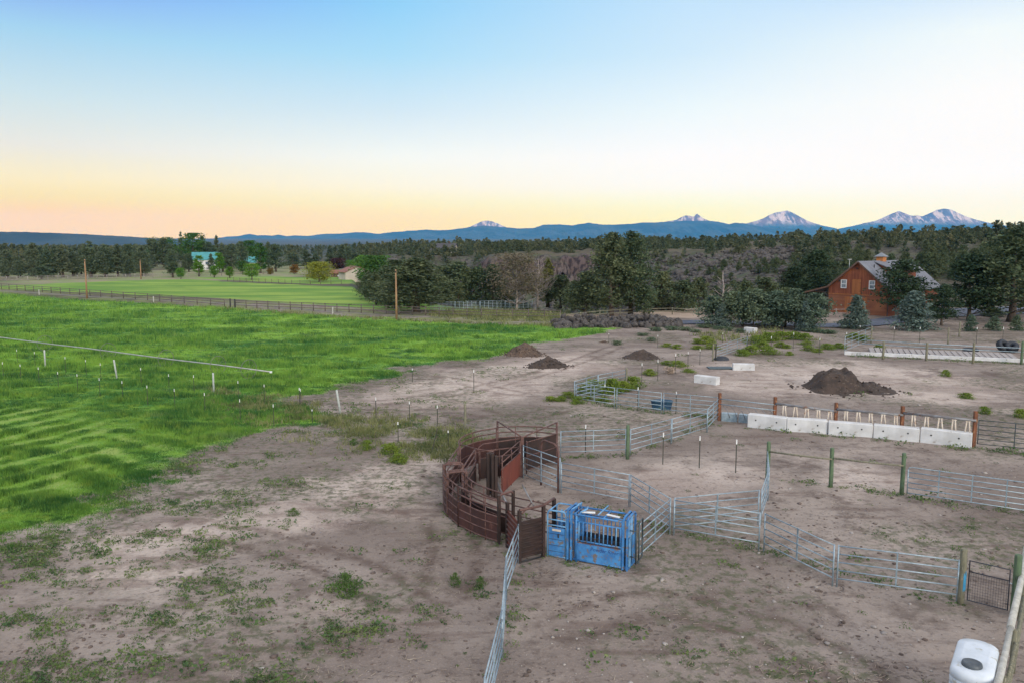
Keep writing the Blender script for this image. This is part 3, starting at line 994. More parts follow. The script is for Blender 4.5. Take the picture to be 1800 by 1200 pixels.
# ------------------------------------------------------------------ the range on the skyline
def range_mesh(name, prof, dist, depth, mat, seed, gully=0.16, foot=0, base_z=90):
    """a real ridge: the skyline at its own distance, flanks falling to the plain on both sides"""
    us = np.arange(prof[0][0], prof[-1][0] + 0.1, 1.0)
    ys = np.interp(us, [p[0] for p in prof], [p[1] for p in prof])
    ys = ys + (fbm(us * 0.12, us * 0 + seed, seed, 3) - 0.5) * 1.3
    ts = np.concatenate([np.linspace(-1, 0, 26), np.linspace(0, 1, 10)[1:]])
    U, T = np.meshgrid(us, ts)
    yy = (600 - ys) / F
    zr = CAM_H + dist * (yy * CP - SP) / (CP + yy * SP)
    ZR = np.broadcast_to(zr, U.shape)
    D = dist + T * depth
    X = (U - 900) / F * dist * CP * (1 + T * 0.02)
    fall = 1 - np.abs(T) ** 0.8
    k = 1 / (dist * 0.022)
    rid = np.abs(fbm(X * k * 1.6, D * k * 0.6, seed + 3, 4) - 0.5) * 2
    z = base_z - 150 + (ZR - base_z + 150) * fall
    z = z - (ZR - base_z) * gully * rid * np.clip(np.abs(T) * 6, 0, 1)
    z = np.where(T == 0, ZR, z)
    V = np.stack([X.ravel(), D.ravel(), z.ravel()], 1)
    n = len(us)
    i = np.arange(len(ts) - 1)[:, None]
    j = np.arange(n - 1)[None, :]
    fc = np.stack([i * n + j, i * n + j + 1, (i + 1) * n + j + 1, (i + 1) * n + j], -1).reshape(-1)
    rel = ((z - base_z) / (zr.max() - base_z)).ravel()
    o = big_mesh(name, V, fc, 4, mat, True, {'rel': rel})
    return tag(o, None, None, None, 'structure')


def mount_mat(name, snow):
    m, nt, b, out = new_mat(name)
    co = N(nt, 'ShaderNodeTexCoord').outputs['Object']
    a = N(nt, 'ShaderNodeAttribute')
    a.attribute_name = 'rel'
    n1 = noise(nt, co, 0.0052, 5, 0.68, stretch=(1, 0.25, 0.40))
    n2 = noise(nt, co, 0.0012, 5, 0.6)
    forest = mixc(nt, ramp(nt, n2, 0.4, 0.6), (0.030, 0.055, 0.070), (0.055, 0.080, 0.092))  # pale blue tone puts part of the distance haze into the forest colour
    if snow:
        rockc = mixc(nt, ramp(nt, n2, 0.4, 0.6), (0.165, 0.125, 0.155), (0.09, 0.08, 0.115))
        sn = mixc(nt, ramp(nt, n1, 0.43, 0.54), (0.47, 0.41, 0.45), rockc)
        h = math_(nt, 'ADD', a.outputs['Fac'], math_(nt, 'MULTIPLY', math_(nt, 'SUBTRACT', n1, 0.5), 0.5))
        col = mixc(nt, ramp(nt, h, 0.44, 0.66), forest, sn)
    else:
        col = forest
    nt.links.new(col, b.inputs['Base Color'])
    b.inputs['Roughness'].default_value = 0.9
    b.inputs['Specular IOR Level'].default_value = 0.1
    return m


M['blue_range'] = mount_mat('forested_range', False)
M['snow_range'] = mount_mat('snowy_volcano', True)
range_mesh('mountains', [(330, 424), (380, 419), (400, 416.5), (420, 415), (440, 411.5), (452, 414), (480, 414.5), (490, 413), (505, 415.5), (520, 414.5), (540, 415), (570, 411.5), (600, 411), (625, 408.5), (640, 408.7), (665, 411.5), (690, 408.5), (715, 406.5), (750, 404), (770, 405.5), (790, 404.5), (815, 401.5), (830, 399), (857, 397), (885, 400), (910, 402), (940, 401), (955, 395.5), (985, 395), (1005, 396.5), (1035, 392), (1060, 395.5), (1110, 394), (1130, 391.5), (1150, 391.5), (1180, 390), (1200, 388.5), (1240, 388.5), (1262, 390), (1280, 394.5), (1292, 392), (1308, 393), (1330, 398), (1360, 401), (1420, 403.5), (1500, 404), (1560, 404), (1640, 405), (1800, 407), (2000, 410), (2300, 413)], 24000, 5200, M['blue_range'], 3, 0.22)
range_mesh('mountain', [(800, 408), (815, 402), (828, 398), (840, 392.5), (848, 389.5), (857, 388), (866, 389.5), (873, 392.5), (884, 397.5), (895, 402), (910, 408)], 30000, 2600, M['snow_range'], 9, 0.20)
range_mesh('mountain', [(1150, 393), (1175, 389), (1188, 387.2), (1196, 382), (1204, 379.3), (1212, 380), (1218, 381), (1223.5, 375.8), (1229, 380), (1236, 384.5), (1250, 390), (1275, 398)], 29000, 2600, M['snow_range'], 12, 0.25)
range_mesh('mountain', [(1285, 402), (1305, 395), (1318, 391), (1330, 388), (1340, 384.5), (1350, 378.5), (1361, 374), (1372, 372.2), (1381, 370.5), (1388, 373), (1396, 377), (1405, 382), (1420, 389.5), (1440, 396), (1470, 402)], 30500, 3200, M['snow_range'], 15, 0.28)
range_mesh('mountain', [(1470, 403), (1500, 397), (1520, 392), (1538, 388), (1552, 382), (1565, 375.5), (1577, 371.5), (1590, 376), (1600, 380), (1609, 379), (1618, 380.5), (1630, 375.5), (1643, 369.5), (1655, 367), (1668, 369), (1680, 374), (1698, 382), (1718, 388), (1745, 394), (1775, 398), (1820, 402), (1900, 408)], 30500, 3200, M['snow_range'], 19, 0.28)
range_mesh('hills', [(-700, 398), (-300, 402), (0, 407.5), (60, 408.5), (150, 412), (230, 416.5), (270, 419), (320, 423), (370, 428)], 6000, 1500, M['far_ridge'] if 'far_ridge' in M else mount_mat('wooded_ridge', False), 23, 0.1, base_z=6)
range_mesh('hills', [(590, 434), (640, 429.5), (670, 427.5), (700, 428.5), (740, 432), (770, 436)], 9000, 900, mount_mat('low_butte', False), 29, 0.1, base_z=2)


# ------------------------------------------------------------------ basalt cliff of the canyon
def cliff_mat():
    m, nt, b, out = new_mat('columnar_basalt')
    co = N(nt, 'ShaderNodeTexCoord').outputs['Object']
    n_c = noise(nt, co, 1.0, 6, 0.65, stretch=(0.38, 0.38, 0.05))
    n_b = noise(nt, co, 0.12, 4, 0.6)
    n_l = noise(nt, co, 1.0, 4, 0.6, stretch=(0.25, 0.25, 0.9))
    c = mixc(nt, ramp(nt, n_c, 0.43, 0.55), (0.115, 0.090, 0.086), (0.022, 0.019, 0.022))
    c = mixc(nt, math_(nt, 'MULTIPLY', ramp(nt, n_b, 0.54, 0.68), 0.5), c, (0.14, 0.10, 0.085))
    c = mixc(nt, math_(nt, 'MULTIPLY', ramp(nt, n_l, 0.56, 0.66), 0.5), c, (0.10, 0.10, 0.065))
    nt.links.new(c, b.inputs['Base Color'])
    b.inputs['Roughness'].default_value = 0.95
    return m


def make_cliff(u0, u1, ra, rb, top_extra=0.4):
    us = np.arange(u0, u1, 0.9)
    pts = []
    for u in us:
        a = math.atan((u - 900) / F)
        r = np.linspace(ra, rb, 240)
        z = base_h(r * math.sin(a), r * math.cos(a))
        k = int(np.argmax(np.gradient(z)))
        pts.append((r[k], a, z[min(k + 6, 239)], z[max(k - 8, 0)]))
    R = np.array([p[0] for p in pts])
    R = np.array([np.median(R[max(0, i - 12):i + 13]) for i in range(len(R))])
    R = np.convolve(np.pad(R, 10, 'edge'), np.ones(21) / 21, 'valid')
    A = np.array([p[1] for p in pts])
    ZT = np.convolve(np.pad(np.array([p[2] for p in pts]), 10, 'edge'), np.ones(21) / 21, 'valid') + top_extra
    ZB = np.convolve(np.pad(np.array([p[3] for p in pts]), 10, 'edge'), np.ones(21) / 21, 'valid') - 2.5
    nv = 22
    col = np.round(us * 0.42) / 0.42
    off0 = 2.6 * fbm(us * 0.055, us * 0 + 3, 5, 3) * 2 + 1.5 * (vnoise(col * 0.9, col * 0, 7)) - 2.5
    V = []
    for i in range(nv):
        t = i / (nv - 1)
        ledge = 1.3 * np.round(3 * fbm(us * 0.03, us * 0 + t * 2.0, 15, 2) * t) / 1.0
        off = off0 + 3.0 * (1 - t) ** 1.2 + 0.6 * (fbm(us * 0.5, us * 0 + t * 9, 9, 3) - .5) - ledge * 0.35
        rr = R - off
        z = ZB + (ZT + 0.9 * (fbm(us * 0.25, us * 0, 33, 3) - .5) - ZB) * t
        V.append(np.stack([rr * np.sin(A), rr * np.cos(A), z], 1))
    rr = R + 9
    V.append(np.stack([rr * np.sin(A), rr * np.cos(A), ZT - 0.8], 1))
    n = len(us)
    V = np.concatenate(V)
    i = np.arange(nv)[:, None]
    j = np.arange(n - 1)[None, :]
    fc = np.stack([i * n + j, i * n + j + 1, (i + 1) * n + j + 1, (i + 1) * n + j], -1).reshape(-1)
    o = big_mesh('cliff', V, fc, 4, M['cliff'], False)
    return tag(o, None, None, None, 'structure')


M['cliff'] = cliff_mat()
make_cliff(828, 1062, 356, 394)
# ------------------------------------------------------------------ trees
def leaf_quads(C, size, rng, flat=0.0):
    """random leaf-sized quads at the points C; returns verts (4n,3)"""
    n = len(C)
    a = rng.normal(size=(n, 3))
    a[:, 2] *= (1 - flat)
    a /= np.linalg.norm(a, axis=1)[:, None]
    t = rng.normal(size=(n, 3))
    t -= a * (a * t).sum(1)[:, None]
    t /= np.linalg.norm(t, axis=1)[:, None]
    bb = np.cross(a, t)
    s = (size * rng.uniform(0.55, 1.35, n))[:, None]
    w = s * rng.uniform(0.45, 0.9, n)[:, None]
    return np.stack([C - a * s * 0.5 - t * w * 0.5, C + a * s * 0.5 - t * w * 0.32, C + a * s * 0.62 + t * w * 0.32, C - a * s * 0.5 + t * w * 0.5], 1).reshape(-1, 3)


def crown_points(kind, H, R, rng, nb, per):
    """leaf positions of a crown: boughs with clumps along them"""
    pts = []
    for i in range(nb):
        if kind == 'round':
            h = rng.uniform(0.12, 1.0)
            prof = math.sqrt(max(0.02, 1 - ((h - 0.52) / 0.54) ** 2))
        elif kind == 'column':
            h = rng.uniform(0.08, 1.0)
            prof = math.sqrt(max(0.02, 1 - ((h - 0.45) / 0.58) ** 2)) * 0.95
        elif kind == 'cone':
            h = rng.uniform(0.04, 0.98) ** 1.15
            prof = (1 - h) ** 0.85 * (0.9 if h > 0.1 else 0.75) + 0.03
        elif kind == 'open':
            h = rng.uniform(0.1, 1.0)
            prof = (1 - h) ** 0.55 * 0.95 * (0.55 + 0.45 * min(1, h / 0.25)) + 0.05
        else:  # juniper: blunt, irregular
            h = rng.uniform(0.05, 1.0) ** 0.9
            prof = (1 - h ** 1.7) ** 0.75 * (0.72 + 0.28 * min(1, h / 0.2)) + 0.06
        a = rng.uniform(0, 2 * PI)
        prof *= rng.uniform(0.72, 1.18) * (1 + 0.18 * math.sin(3 * a + 7 * h))
        rad = R * prof
        zc = H * h
        n = per
        f = np.sqrt(rng.uniform(0.08, 1.0, n))
        up = {'cone': -0.12, 'juniper': 0.35, 'open': 0.2, 'round': 0.25, 'column': 0.9}[kind]
        px = np.cos(a) * rad * f
        py = np.sin(a) * rad * f
        pz = zc + up * rad * (f - 0.5)
        sig = 0.09 * R + 0.10 * rad
        sz = sig * (0.45 if kind in ('cone', 'open') else 0.75)
        P = np.stack([px + rng.normal(0, sig, n), py + rng.normal(0, sig, n), pz + rng.normal(0, sz, n)], 1)
        P[:, 2] = np.clip(P[:, 2], 0.02 * H, H * 1.02)
        pts.append(P)
    return np.concatenate(pts)


def crown_mesh(kind, H, R, seed, nb=70, per=40, leaf=0.26, z0=0.12):
    rng = np.random.default_rng(seed)
    P = crown_points(kind, H * (1 - z0), R, rng, nb, per)
    P[:, 2] += H * z0
    # tip
    tip = np.stack([rng.normal(0, R * 0.06, 40), rng.normal(0, R * 0.06, 40), H * rng.uniform(0.9, 1.03, 40)], 1)
    if kind in ('cone', 'juniper', 'open'):
        P = np.concatenate([P, tip])
    V = leaf_quads(P, leaf, rng, 0.25)
    me = bpy.data.meshes.new('crown')
    n = len(P)
    me.vertices.add(4 * n)
    me.vertices.foreach_set('co', V.astype(np.float32).ravel())
    me.loops.add(4 * n)
    me.loops.foreach_set('vertex_index', np.arange(4 * n, dtype=np.int32))
    me.polygons.add(n)
    me.polygons.foreach_set('loop_start', np.arange(0, 4 * n, 4, dtype=np.int32))
    me.update(calc_edges=True)
    return me


def trunk_mesh(H, R, seed, r=None, limbs=10, zmax=0.85, thin=1.0):
    rnd = random.Random(seed)
    b = MB()
    r = r or H * 0.022 + 0.06
    pts = []
    x = y = 0.0
    for i in range(8):
        t = i / 7
        pts.append((x, y, -0.25 + t * H * zmax))
        x += rnd.uniform(-1, 1) * H * 0.008
        y += rnd.uniform(-1, 1) * H * 0.008
    b.tube(pts, [r * 1.25] + [r * (1 - 0.85 * i / 7) for i in range(1, 8)], 8)
    for i in range(limbs):
        h = rnd.uniform(0.12, 0.8)
        a = rnd.uniform(0, 2 * PI)
        L = R * rnd.uniform(0.5, 0.9) * (1 - 0.5 * h)
        k = min(int(h / zmax * 7), 6)
        p0 = Vector(pts[k])
        p1 = p0 + Vector((math.cos(a), math.sin(a), 0.35)) * L * 0.5
        p2 = p1 + Vector((math.cos(a + 0.3), math.sin(a + 0.3), 0.6)) * L * 0.5
        rr = r * 0.34 * (1 - 0.6 * h) * thin
        b.tube([p0, p1, p2], [rr, rr * 0.7, rr * 0.25], 5, False)
    return b.mesh('trunk')


PROTO = {}


def proto(key, kind, H, R, mat, n=1, nb=70, per=40, leaf=0.26, z0=0.12, r=None, bark='bark', limbs=10, zmax=0.85):
    L = []
    for i in range(n):
        sd = abs(hash(key)) % 1000 if False else sum(ord(c) for c in key) * 7 + i * 13
        cm = crown_mesh(kind, H, R * (0.9 + 0.1 * (i % 3)), sd, nb, per, leaf, z0)
        cm.materials.append(M[mat])
        tm = trunk_mesh(H, R, sd + 1, r, limbs, zmax)
        tm.materials.append(M[bark])
        L.append((cm, tm))
    PROTO[key] = (H, R, L)


TREES = 0
_seq = {}


def tree(key, name, label, cat, loc, H, Wd=None, group=None, rz=None, i=None):
    """one tree: an Empty at its foot with crown and trunk; meshes are shared between trees of a kind"""
    h0, r0, L = PROTO[key]
    k = _seq.get(key, 0)
    _seq[key] = k + 1
    cm, tm = L[(k if i is None else i) % len(L)]
    root = thing(name, label, cat, loc, random.uniform(0, 6.28) if rz is None else rz, group)
    sz = H / h0
    sx = (Wd / (2 * r0)) if Wd else sz
    root.scale = (sx, sx, sz)
    for nm, me in (('crown', cm), ('trunk', tm)):
        c = bpy.data.objects.new(nm, me)
        COL.objects.link(c)
        c.parent = root
    return root


def ptree(key, name, label, cat, px, base, top, wpx, group=None, terrain=False, z0=0.0):
    """tree measured in the photograph: foot column and row, top row, width"""
    P = on_terrain(px, base) if terrain else gp(px, base)
    H = hgt(top, P.y) - P.z
    Wd = wpx * (P.y * CP + 1.5) / F * 1.05
    return tree(key, name, label, cat, (P.x, P.y, P.z - 0.1), max(H, 0.4), Wd, group)


proto('juniper', 'juniper', 9, 3.0, 'juniper', 6, 70, 42, 0.34, 0.06)
proto('conifer', 'cone', 13, 3.0, 'conifer', 6, 110, 34, 0.36, 0.16)
proto('round_conifer', 'juniper', 11, 3.3, 'conifer', 4, 80, 40, 0.38, 0.10)
proto('hero', 'juniper', 13.5, 3.4, 'juniper', 3, 170, 46, 0.27, 0.09, r=0.36, limbs=18)
proto('pine', 'open', 10, 3.4, 'pine', 4, 120, 46, 0.26, 0.10, r=0.2, limbs=14)
proto('bluebush', 'juniper', 5, 2.2, 'blue_bush', 4, 64, 50, 0.22, 0.10, r=0.1, limbs=16)
proto('spruce', 'cone', 5, 2.0, 'spruce', 3, 110, 40, 0.2, 0.02, r=0.08)
proto('broadleaf', 'round', 9, 3.2, 'broadleaf', 3, 80, 40, 0.34, 0.14)
proto('deepleaf', 'round', 12, 3.8, 'deep_leaf', 3, 90, 42, 0.38, 0.12)
proto('poplar', 'column', 10, 1.8, 'broadleaf', 2, 70, 36, 0.3, 0.10)
proto('deeppoplar', 'column', 12, 2.2, 'deep_leaf', 2, 70, 40, 0.34, 0.08)
proto('willow', 'round', 8, 4.2, 'willow', 1, 110, 44, 0.32, 0.02)
proto('plum', 'round', 7, 3.4, 'plum', 1, 80, 40, 0.34, 0.1)
proto('russet', 'round', 4, 2.0, 'autumn', 1, 50, 36, 0.28, 0.05)
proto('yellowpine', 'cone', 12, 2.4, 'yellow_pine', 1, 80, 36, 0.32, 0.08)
proto('dying', 'round', 13, 5.2, 'dying', 1, 170, 30, 0.3, 0.16, r=0.24, bark='bark_pale', limbs=60, zmax=0.9)
proto('rabbit', 'open', 0.8, 0.85, 'rabbit', 4, 56, 28, 0.07, 0.0, r=0.02, limbs=3)
proto('greenbush', 'open', 0.8, 0.9, 'greenbush', 3, 46, 30, 0.055, 0.0, r=0.02, limbs=3)
proto('sage', 'round', 0.9, 0.75, 'sage', 3, 40, 26, 0.10, 0.0, r=0.02, limbs=3)
proto('shrub', 'cone', 2.0, 1.2, 'blue_bush', 2, 60, 34, 0.13, 0.0, r=0.04, limbs=4)

GF = 'conifers standing in the belt behind the far meadow'
GJ = 'junipers scattered over the rocky hillside'
GC = 'junipers crowding the rim of the canyon'

# --- the two tall junipers by the rock wall
ptree('hero', 'juniper_tree', 'tall dark juniper behind the rock wall, left one of the joined pair', 'tree', 1074, 556, 411, 88)
ptree('hero', 'juniper_tree', 'tall dark juniper behind the rock wall, right one of the joined pair', 'tree', 1108, 553, 409, 82)
ptree('hero', 'juniper_tree', 'lower spreading juniper at the left foot of the tall pair by the rock wall', 'tree', 1030, 552, 478, 72)
ptree('juniper', 'juniper_tree', 'small leafy juniper at the right foot of the tall pair by the rock wall', 'tree', 1132, 556, 502, 42)
# --- big juniper beside the utility pole
ptree('hero', 'juniper_tree', 'broad dark juniper with a bare thick trunk right of the nearest utility pole', 'tree', 731, 549, 455, 132)
ptree('hero', 'juniper_tree', 'dark juniper just behind the nearest utility pole', 'tree', 697, 528, 458, 104)
ptree('deepleaf', 'broadleaf_tree', 'bright green rounded tree at the end of the far meadow', 'tree', 660, 508, 450, 72)
# --- along the canyon rim, middle
for (px, b, t, w, lab) in [
    (778, 534, 468, 62, 'green brown juniper on the rim, first right of the broad trunked juniper'),
    (806, 536, 462, 66, 'tall greenish juniper on the rim behind the pale pipe panels'),
    (838, 536, 470, 60, 'dark juniper on the rim left of the very dark one'),
    (866, 537, 466, 56, 'very dark dense juniper left of the half dead grey tree'),
    (985, 540, 484, 56, 'dull green juniper between the grey dead tree and the tall pair'),
    (1010, 542, 494, 50, 'small dull juniper left behind the tall pair'),
    (1163, 545, 478, 60, 'brownish juniper right of the tall pair, in front of the boulder slope'),
    (1200, 548, 494, 56, 'low dark juniper behind the dry patch at the end of the rock wall'),
    (1228, 546, 488, 50, 'juniper with brown tips left of the bare white tree'),
    (1310, 545, 494, 56, 'juniper behind the blue green hedge trees, right of the bare white tree'),
    (1345, 542, 488, 60, 'low juniper below the boulders, behind the middle of the blue green row'),
]:
    ptree('juniper', 'juniper_tree', lab, 'tree', px, b, t, w, GC)
ptree('yellowpine', 'conifer_tree', 'slender yellowish conifer behind the grey dead tree on the rim', 'tree', 963, 538, 455, 46)
ptree('dying', 'dying_tree', 'half dead tree with pale bare limbs and pinkish brown crown on the rim', 'tree', 908, 545, 447, 100)


def dead_tree(px, b, t, w, label, seed, dense=34):
    P = gp(px, b)
    H = hgt(t, P.y)
    R = w * P.y / F / 2
    rnd = random.Random(seed)
    root = thing('dead_tree', label, 'tree', P)
    m = MB()
    pts = [(rnd.uniform(-.1, .1) * i * .4, rnd.uniform(-.1, .1) * i * .4, -0.2 + (H + .2) * i / 7) for i in range(8)]
    m.tube(pts, [0.2 * (1 - i / 8) + 0.02 for i in range(8)], 7)
    m.build('trunk', 'bark_pale', root)
    m = MB()

    def branch(p, d, L, r, lv):
        q = p + d * L * 0.5 + Vector((rnd.uniform(-1, 1), rnd.uniform(-1, 1), rnd.uniform(-.2, .6))) * L * 0.08
        e = q + (d + Vector((0, 0, 0.35))).normalized() * L * 0.5
        m.tube([p, q, e], [r, r * 0.7, r * 0.3], 4, False)
        if lv:
            for k in range(3):
                dd = (d + Vector((rnd.uniform(-.8, .8), rnd.uniform(-.8, .8), rnd.uniform(-.2, .7)))).normalized()
                branch(p.lerp(e, rnd.uniform(0.4, 0.95)), dd, L * 0.55, r * 0.55, lv - 1)
    for k in range(dense):
        h = rnd.uniform(0.18, 0.95)
        i = min(int(h * 7), 6)
        p = Vector(pts[i]).lerp(Vector(pts[i + 1]), h * 7 - i)
        a = rnd.uniform(0, 6.28)
        branch(p, Vector((math.cos(a), math.sin(a), 0.5)).normalized(), R * (1.1 - 0.75 * h), 0.06 * (1.15 - h), 2)
    m.build('branches', 'bark_pale', root)
    return root


dead_tree(945, 541, 455, 66, 'grey leafless dead tree right of the half dead one on the rim', 3, 44)
dead_tree(1268, 566, 478, 44, 'bare whitish tree standing up out of the blue green row', 5, 16)

# --- around the barn
ptree('pine', 'pine_tree', 'big dark pine with pale tufts left of the red barn', 'tree', 1432, 540, 441, 92)
ptree('pine', 'pine_tree', 'dark pine behind the blue green row, left of the big pine by the barn', 'tree', 1392, 536, 470, 66)
ptree('pine', 'pine_tree', 'dark spreading pine hiding the right corner of the red barn', 'tree', 1583, 560, 457, 98)
ptree('pine', 'pine_tree', 'dark brownish pine with a bare trunk at the right end of the barn', 'tree', 1655, 572, 500, 66)
ptree('pine', 'pine_tree', 'broad pine with a visible trunk beside the bluish drive', 'tree', 1702, 564, 448, 122)
ptree('hero', 'pine_tree', 'very large dark green pine at the right edge of the photo', 'tree', 1776, 566, 402, 130)
ptree('hero', 'pine_tree', 'tall pine behind the large one, cut by the right edge', 'tree', 1825, 556, 396, 110)
ptree('spruce', 'spruce_tree', 'silvery young spruce in front of the barn doors', 'tree', 1504, 578, 519, 62)
ptree('spruce', 'spruce_tree', 'wide silvery spruce in front of the dark spreading pine', 'tree', 1606, 580, 512, 84)
for (px, b, t, w, lab) in [
    (1252, 573, 521, 58, 'small round blue green tree on a thin stem at the left end of the row'),
    (1286, 575, 513, 64, 'blue green tree second from the left end of the row by the drive'),
    (1324, 576, 509, 66, 'blue green tree with a yellowish top in the middle of the row'),
    (1362, 577, 512, 64, 'blue green tree right of the yellowish topped one in the row'),
    (1398, 579, 509, 66, 'dense blue green tree second from the right end of the row'),
    (1430, 581, 516, 64, 'blue green tree at the right end of the row, nearest the barn'),
]:
    ptree('bluebush', 'ornamental_tree', lab, 'tree', px, b, t, w, 'blue green trees in the row by the drive')
for (key, px, b, t, w, lab) in [
    ('juniper', 1305, 573, 505, 46, 'dull brownish juniper between the second and third trees of the blue green row'),
    ('juniper', 1380, 575, 506, 50, 'yellowish juniper poking up behind the blue green row'),
    ('spruce', 1268, 576, 534, 34, 'low silvery young tree at the foot of the left end of the row'),
    ('spruce', 1415, 582, 530, 40, 'low silvery tree squeezed in near the right end of the row'),
    ('pine', 1345, 572, 516, 44, 'dark green pine standing in the middle of the blue green row'),
]:
    ptree(key, 'ornamental_tree', lab, 'tree', px, b, t, w)
for (px, b, t, w, lab) in [(1706, 582, 553, 32, 'upright blue green shrub nearest the barn, behind the wire fence'), (1747, 581, 556, 36, 'low wide blue green shrub between the other two behind the wire fence'), (1787, 581, 554, 32, 'blue green shrub behind the wire fence at the right edge')]:
    ptree('shrub', 'shrub', lab, 'shrub', px, b, t, w, 'young shrubs behind the wire fence')
ptree('shrub', 'shrub', 'dark low hedge shrub beside the bluish drive under the large pine', 'shrub', 1745, 556, 541, 62)

# --- left belt: the trees one can pick out
for (px, b, t, w, key) in [
    (14, 488, 440, 34, 'conifer'), (36, 487, 452, 24, 'conifer'), (60, 486, 428, 30, 'round_conifer'), (74, 491, 468, 40, 'round_conifer'), (84, 488, 440, 28, 'conifer'), (98, 476, 432, 32, 'conifer'),
    (111, 488, 430, 40, 'conifer'), (128, 486, 437, 28, 'conifer'), (143, 482, 440, 26, 'conifer'), (160, 488, 424, 36, 'conifer'), (186, 487, 432, 34, 'conifer'), (208, 486, 430, 34, 'conifer'), (229, 487, 451, 26, 'conifer'),
    (250, 478, 432, 34, 'conifer'), (268, 470, 422, 34, 'round_conifer'), (289, 470, 420, 40, 'round_conifer'), (304, 488, 440, 32, 'conifer'), (320, 466, 408, 15, 'conifer'), (332, 478, 446, 26, 'round_conifer'), (357, 466, 415, 22, 'conifer'),
    (368, 468, 426, 30, 'round_conifer'), (382, 466, 414, 18, 'conifer'), (372, 480, 446, 16, 'conifer'), (392, 478, 428, 26, 'conifer'), (408, 478, 430, 32, 'round_conifer'), (424, 476, 426, 30, 'round_conifer'),
    (485, 478, 430, 36, 'round_conifer'), (472, 474, 426, 24, 'conifer'), (515, 472, 444, 28, 'round_conifer'), (540, 474, 440, 30, 'conifer'), (556, 474, 446, 24, 'conifer'), (580, 466, 432, 22, 'conifer'), (602, 468, 430, 26, 'conifer'),
    (612, 470, 434, 24, 'conifer'), (625, 474, 446, 28, 'round_conifer'), (645, 470, 436, 22, 'conifer'), (670, 466, 438, 26, 'conifer'), (700, 466, 436, 24, 'conifer'),
]:
    ptree(key, 'conifer_tree', 'grey green conifer standing in the wooded belt behind the far meadow', 'tree', px, b, t, w, GF)
for (px, b, t, w, key, nm, lab) in [
    (341, 468, 411, 40, 'deepleaf', 'broadleaf_tree', 'tall deep green leafy tree rising over the teal roof'),
    (287, 466, 418, 46, 'deepleaf', 'broadleaf_tree', 'wide leafy tree against the sky left of the teal roof'),
    (318, 491, 471, 15, 'broadleaf', 'broadleaf_tree', 'small round bright tree, leftmost of the bright ones before the teal house'),
    (350, 486, 450, 20, 'poplar', 'poplar_tree', 'tall bright green column tree in front of the teal roof'),
    (377, 488, 467, 14, 'poplar', 'poplar_tree', 'short bright column tree between the two taller ones by the teal house'),
    (386, 480, 445, 19, 'poplar', 'poplar_tree', 'tall bright tree at the right end of the teal roofed house'),
    (404, 489, 469, 14, 'poplar', 'poplar_tree', 'small bright column tree alone right of the teal house'),
    (426, 482, 459, 20, 'deepleaf', 'broadleaf_tree', 'dark green leafy tree touching the round bright one'),
    (443, 492, 464, 26, 'broadleaf', 'broadleaf_tree', 'round bright green tree at the lawn fence'),
    (458, 480, 428, 26, 'deeppoplar', 'poplar_tree', 'tall deep green poplar behind the round bright tree'),
    (440, 470, 424, 30, 'deepleaf', 'broadleaf_tree', 'deep green leafy tree behind the second teal roof'),
    (561, 496, 461, 46, 'willow', 'willow_tree', 'golden yellow round willow at the meadow corner'),
    (593, 476, 454, 32, 'plum', 'plum_tree', 'dark plum red round tree right of the golden willow'),
    (517, 482, 465, 17, 'russet', 'shrub', 'larger russet green round bush on the lawn edge'),
    (475, 483, 471, 12, 'russet', 'shrub', 'small red brown bush below the tall poplar'),
    (616, 476, 458, 14, 'broadleaf', 'broadleaf_tree', 'pale green tree by the thin mast behind the white building'),
    (640, 482, 449, 30, 'broadleaf', 'broadleaf_tree', 'bright green tree left behind the rounded one at the meadow end'),
]:
    ptree(key, nm, lab, 'tree' if nm != 'shrub' else 'shrub', px, b, t, w)

# --- trees further back in the belt and beyond: individuals for the nearest, the rest one mass
rng = np.random.default_rng(5)
ind = []
mass = []


def clear_of_buildings(u, r):
    return not ((330 < u < 402 and r < 420) or (410 < u < 455 and r < 420) or (600 < u < 650 and r < 340))


for k in range(300):
    u = rng.uniform(-120, 640)
    r = 330 + 700 * rng.uniform(0, 1) ** 1.6
    if 270 < u < 300 and r < 420:
        continue
    if 450 < u < 640 and 300 < r < 560:
        continue
    if not clear_of_buildings(u, r):
        continue
    ind.append((u, r, rng.uniform(6.5, 13), 'far'))
ind = ind[:420]
ind.sort(key=lambda q: q[1])
for n_, (u, r, h, _) in enumerate(ind):
    a = math.atan((u - 900) / F)
    x, y = r * math.sin(a), r * math.cos(a)
    if n_ < 62 and u > -20:
        tree('conifer' if n_ % 3 else 'round_conifer', 'conifer_tree', 'grey green conifer standing in the wooded belt behind the far meadow', 'tree', (x, y, th(x, y) - 0.2), h, None, GF)
    else:
        mass.append((x, y, th(x, y) - 0.2, h, 0.28))
# far belts across the plain
for k in range(2600):
    u = rng.uniform(-150, 1060)
    r = 900 * (4.6 ** rng.uniform(0, 1))
    if 440 < u < 640 and r < 1350 and rng.uniform() < 0.93:
        continue
    a = math.atan((u - 900) / F)
    x, y = r * math.sin(a), r * math.cos(a)
    if vnoise(x * 0.004, y * 0.004, 71) < 0.33:
        continue
    mass.append((x, y, th(x, y) - 0.3, rng.uniform(6, 12), 0.3))
for k in range(260):                                   # the line of trees behind the pale fields
    u = rng.uniform(440, 860)
    r = rng.uniform(560, 900)
    if u < 640 and rng.uniform() < 0.72:
        continue
    a = math.atan((u - 900) / F)
    x, y = r * math.sin(a), r * math.cos(a)
    mass.append((x, y, th(x, y) - 0.3, rng.uniform(6, 11), 0.3))

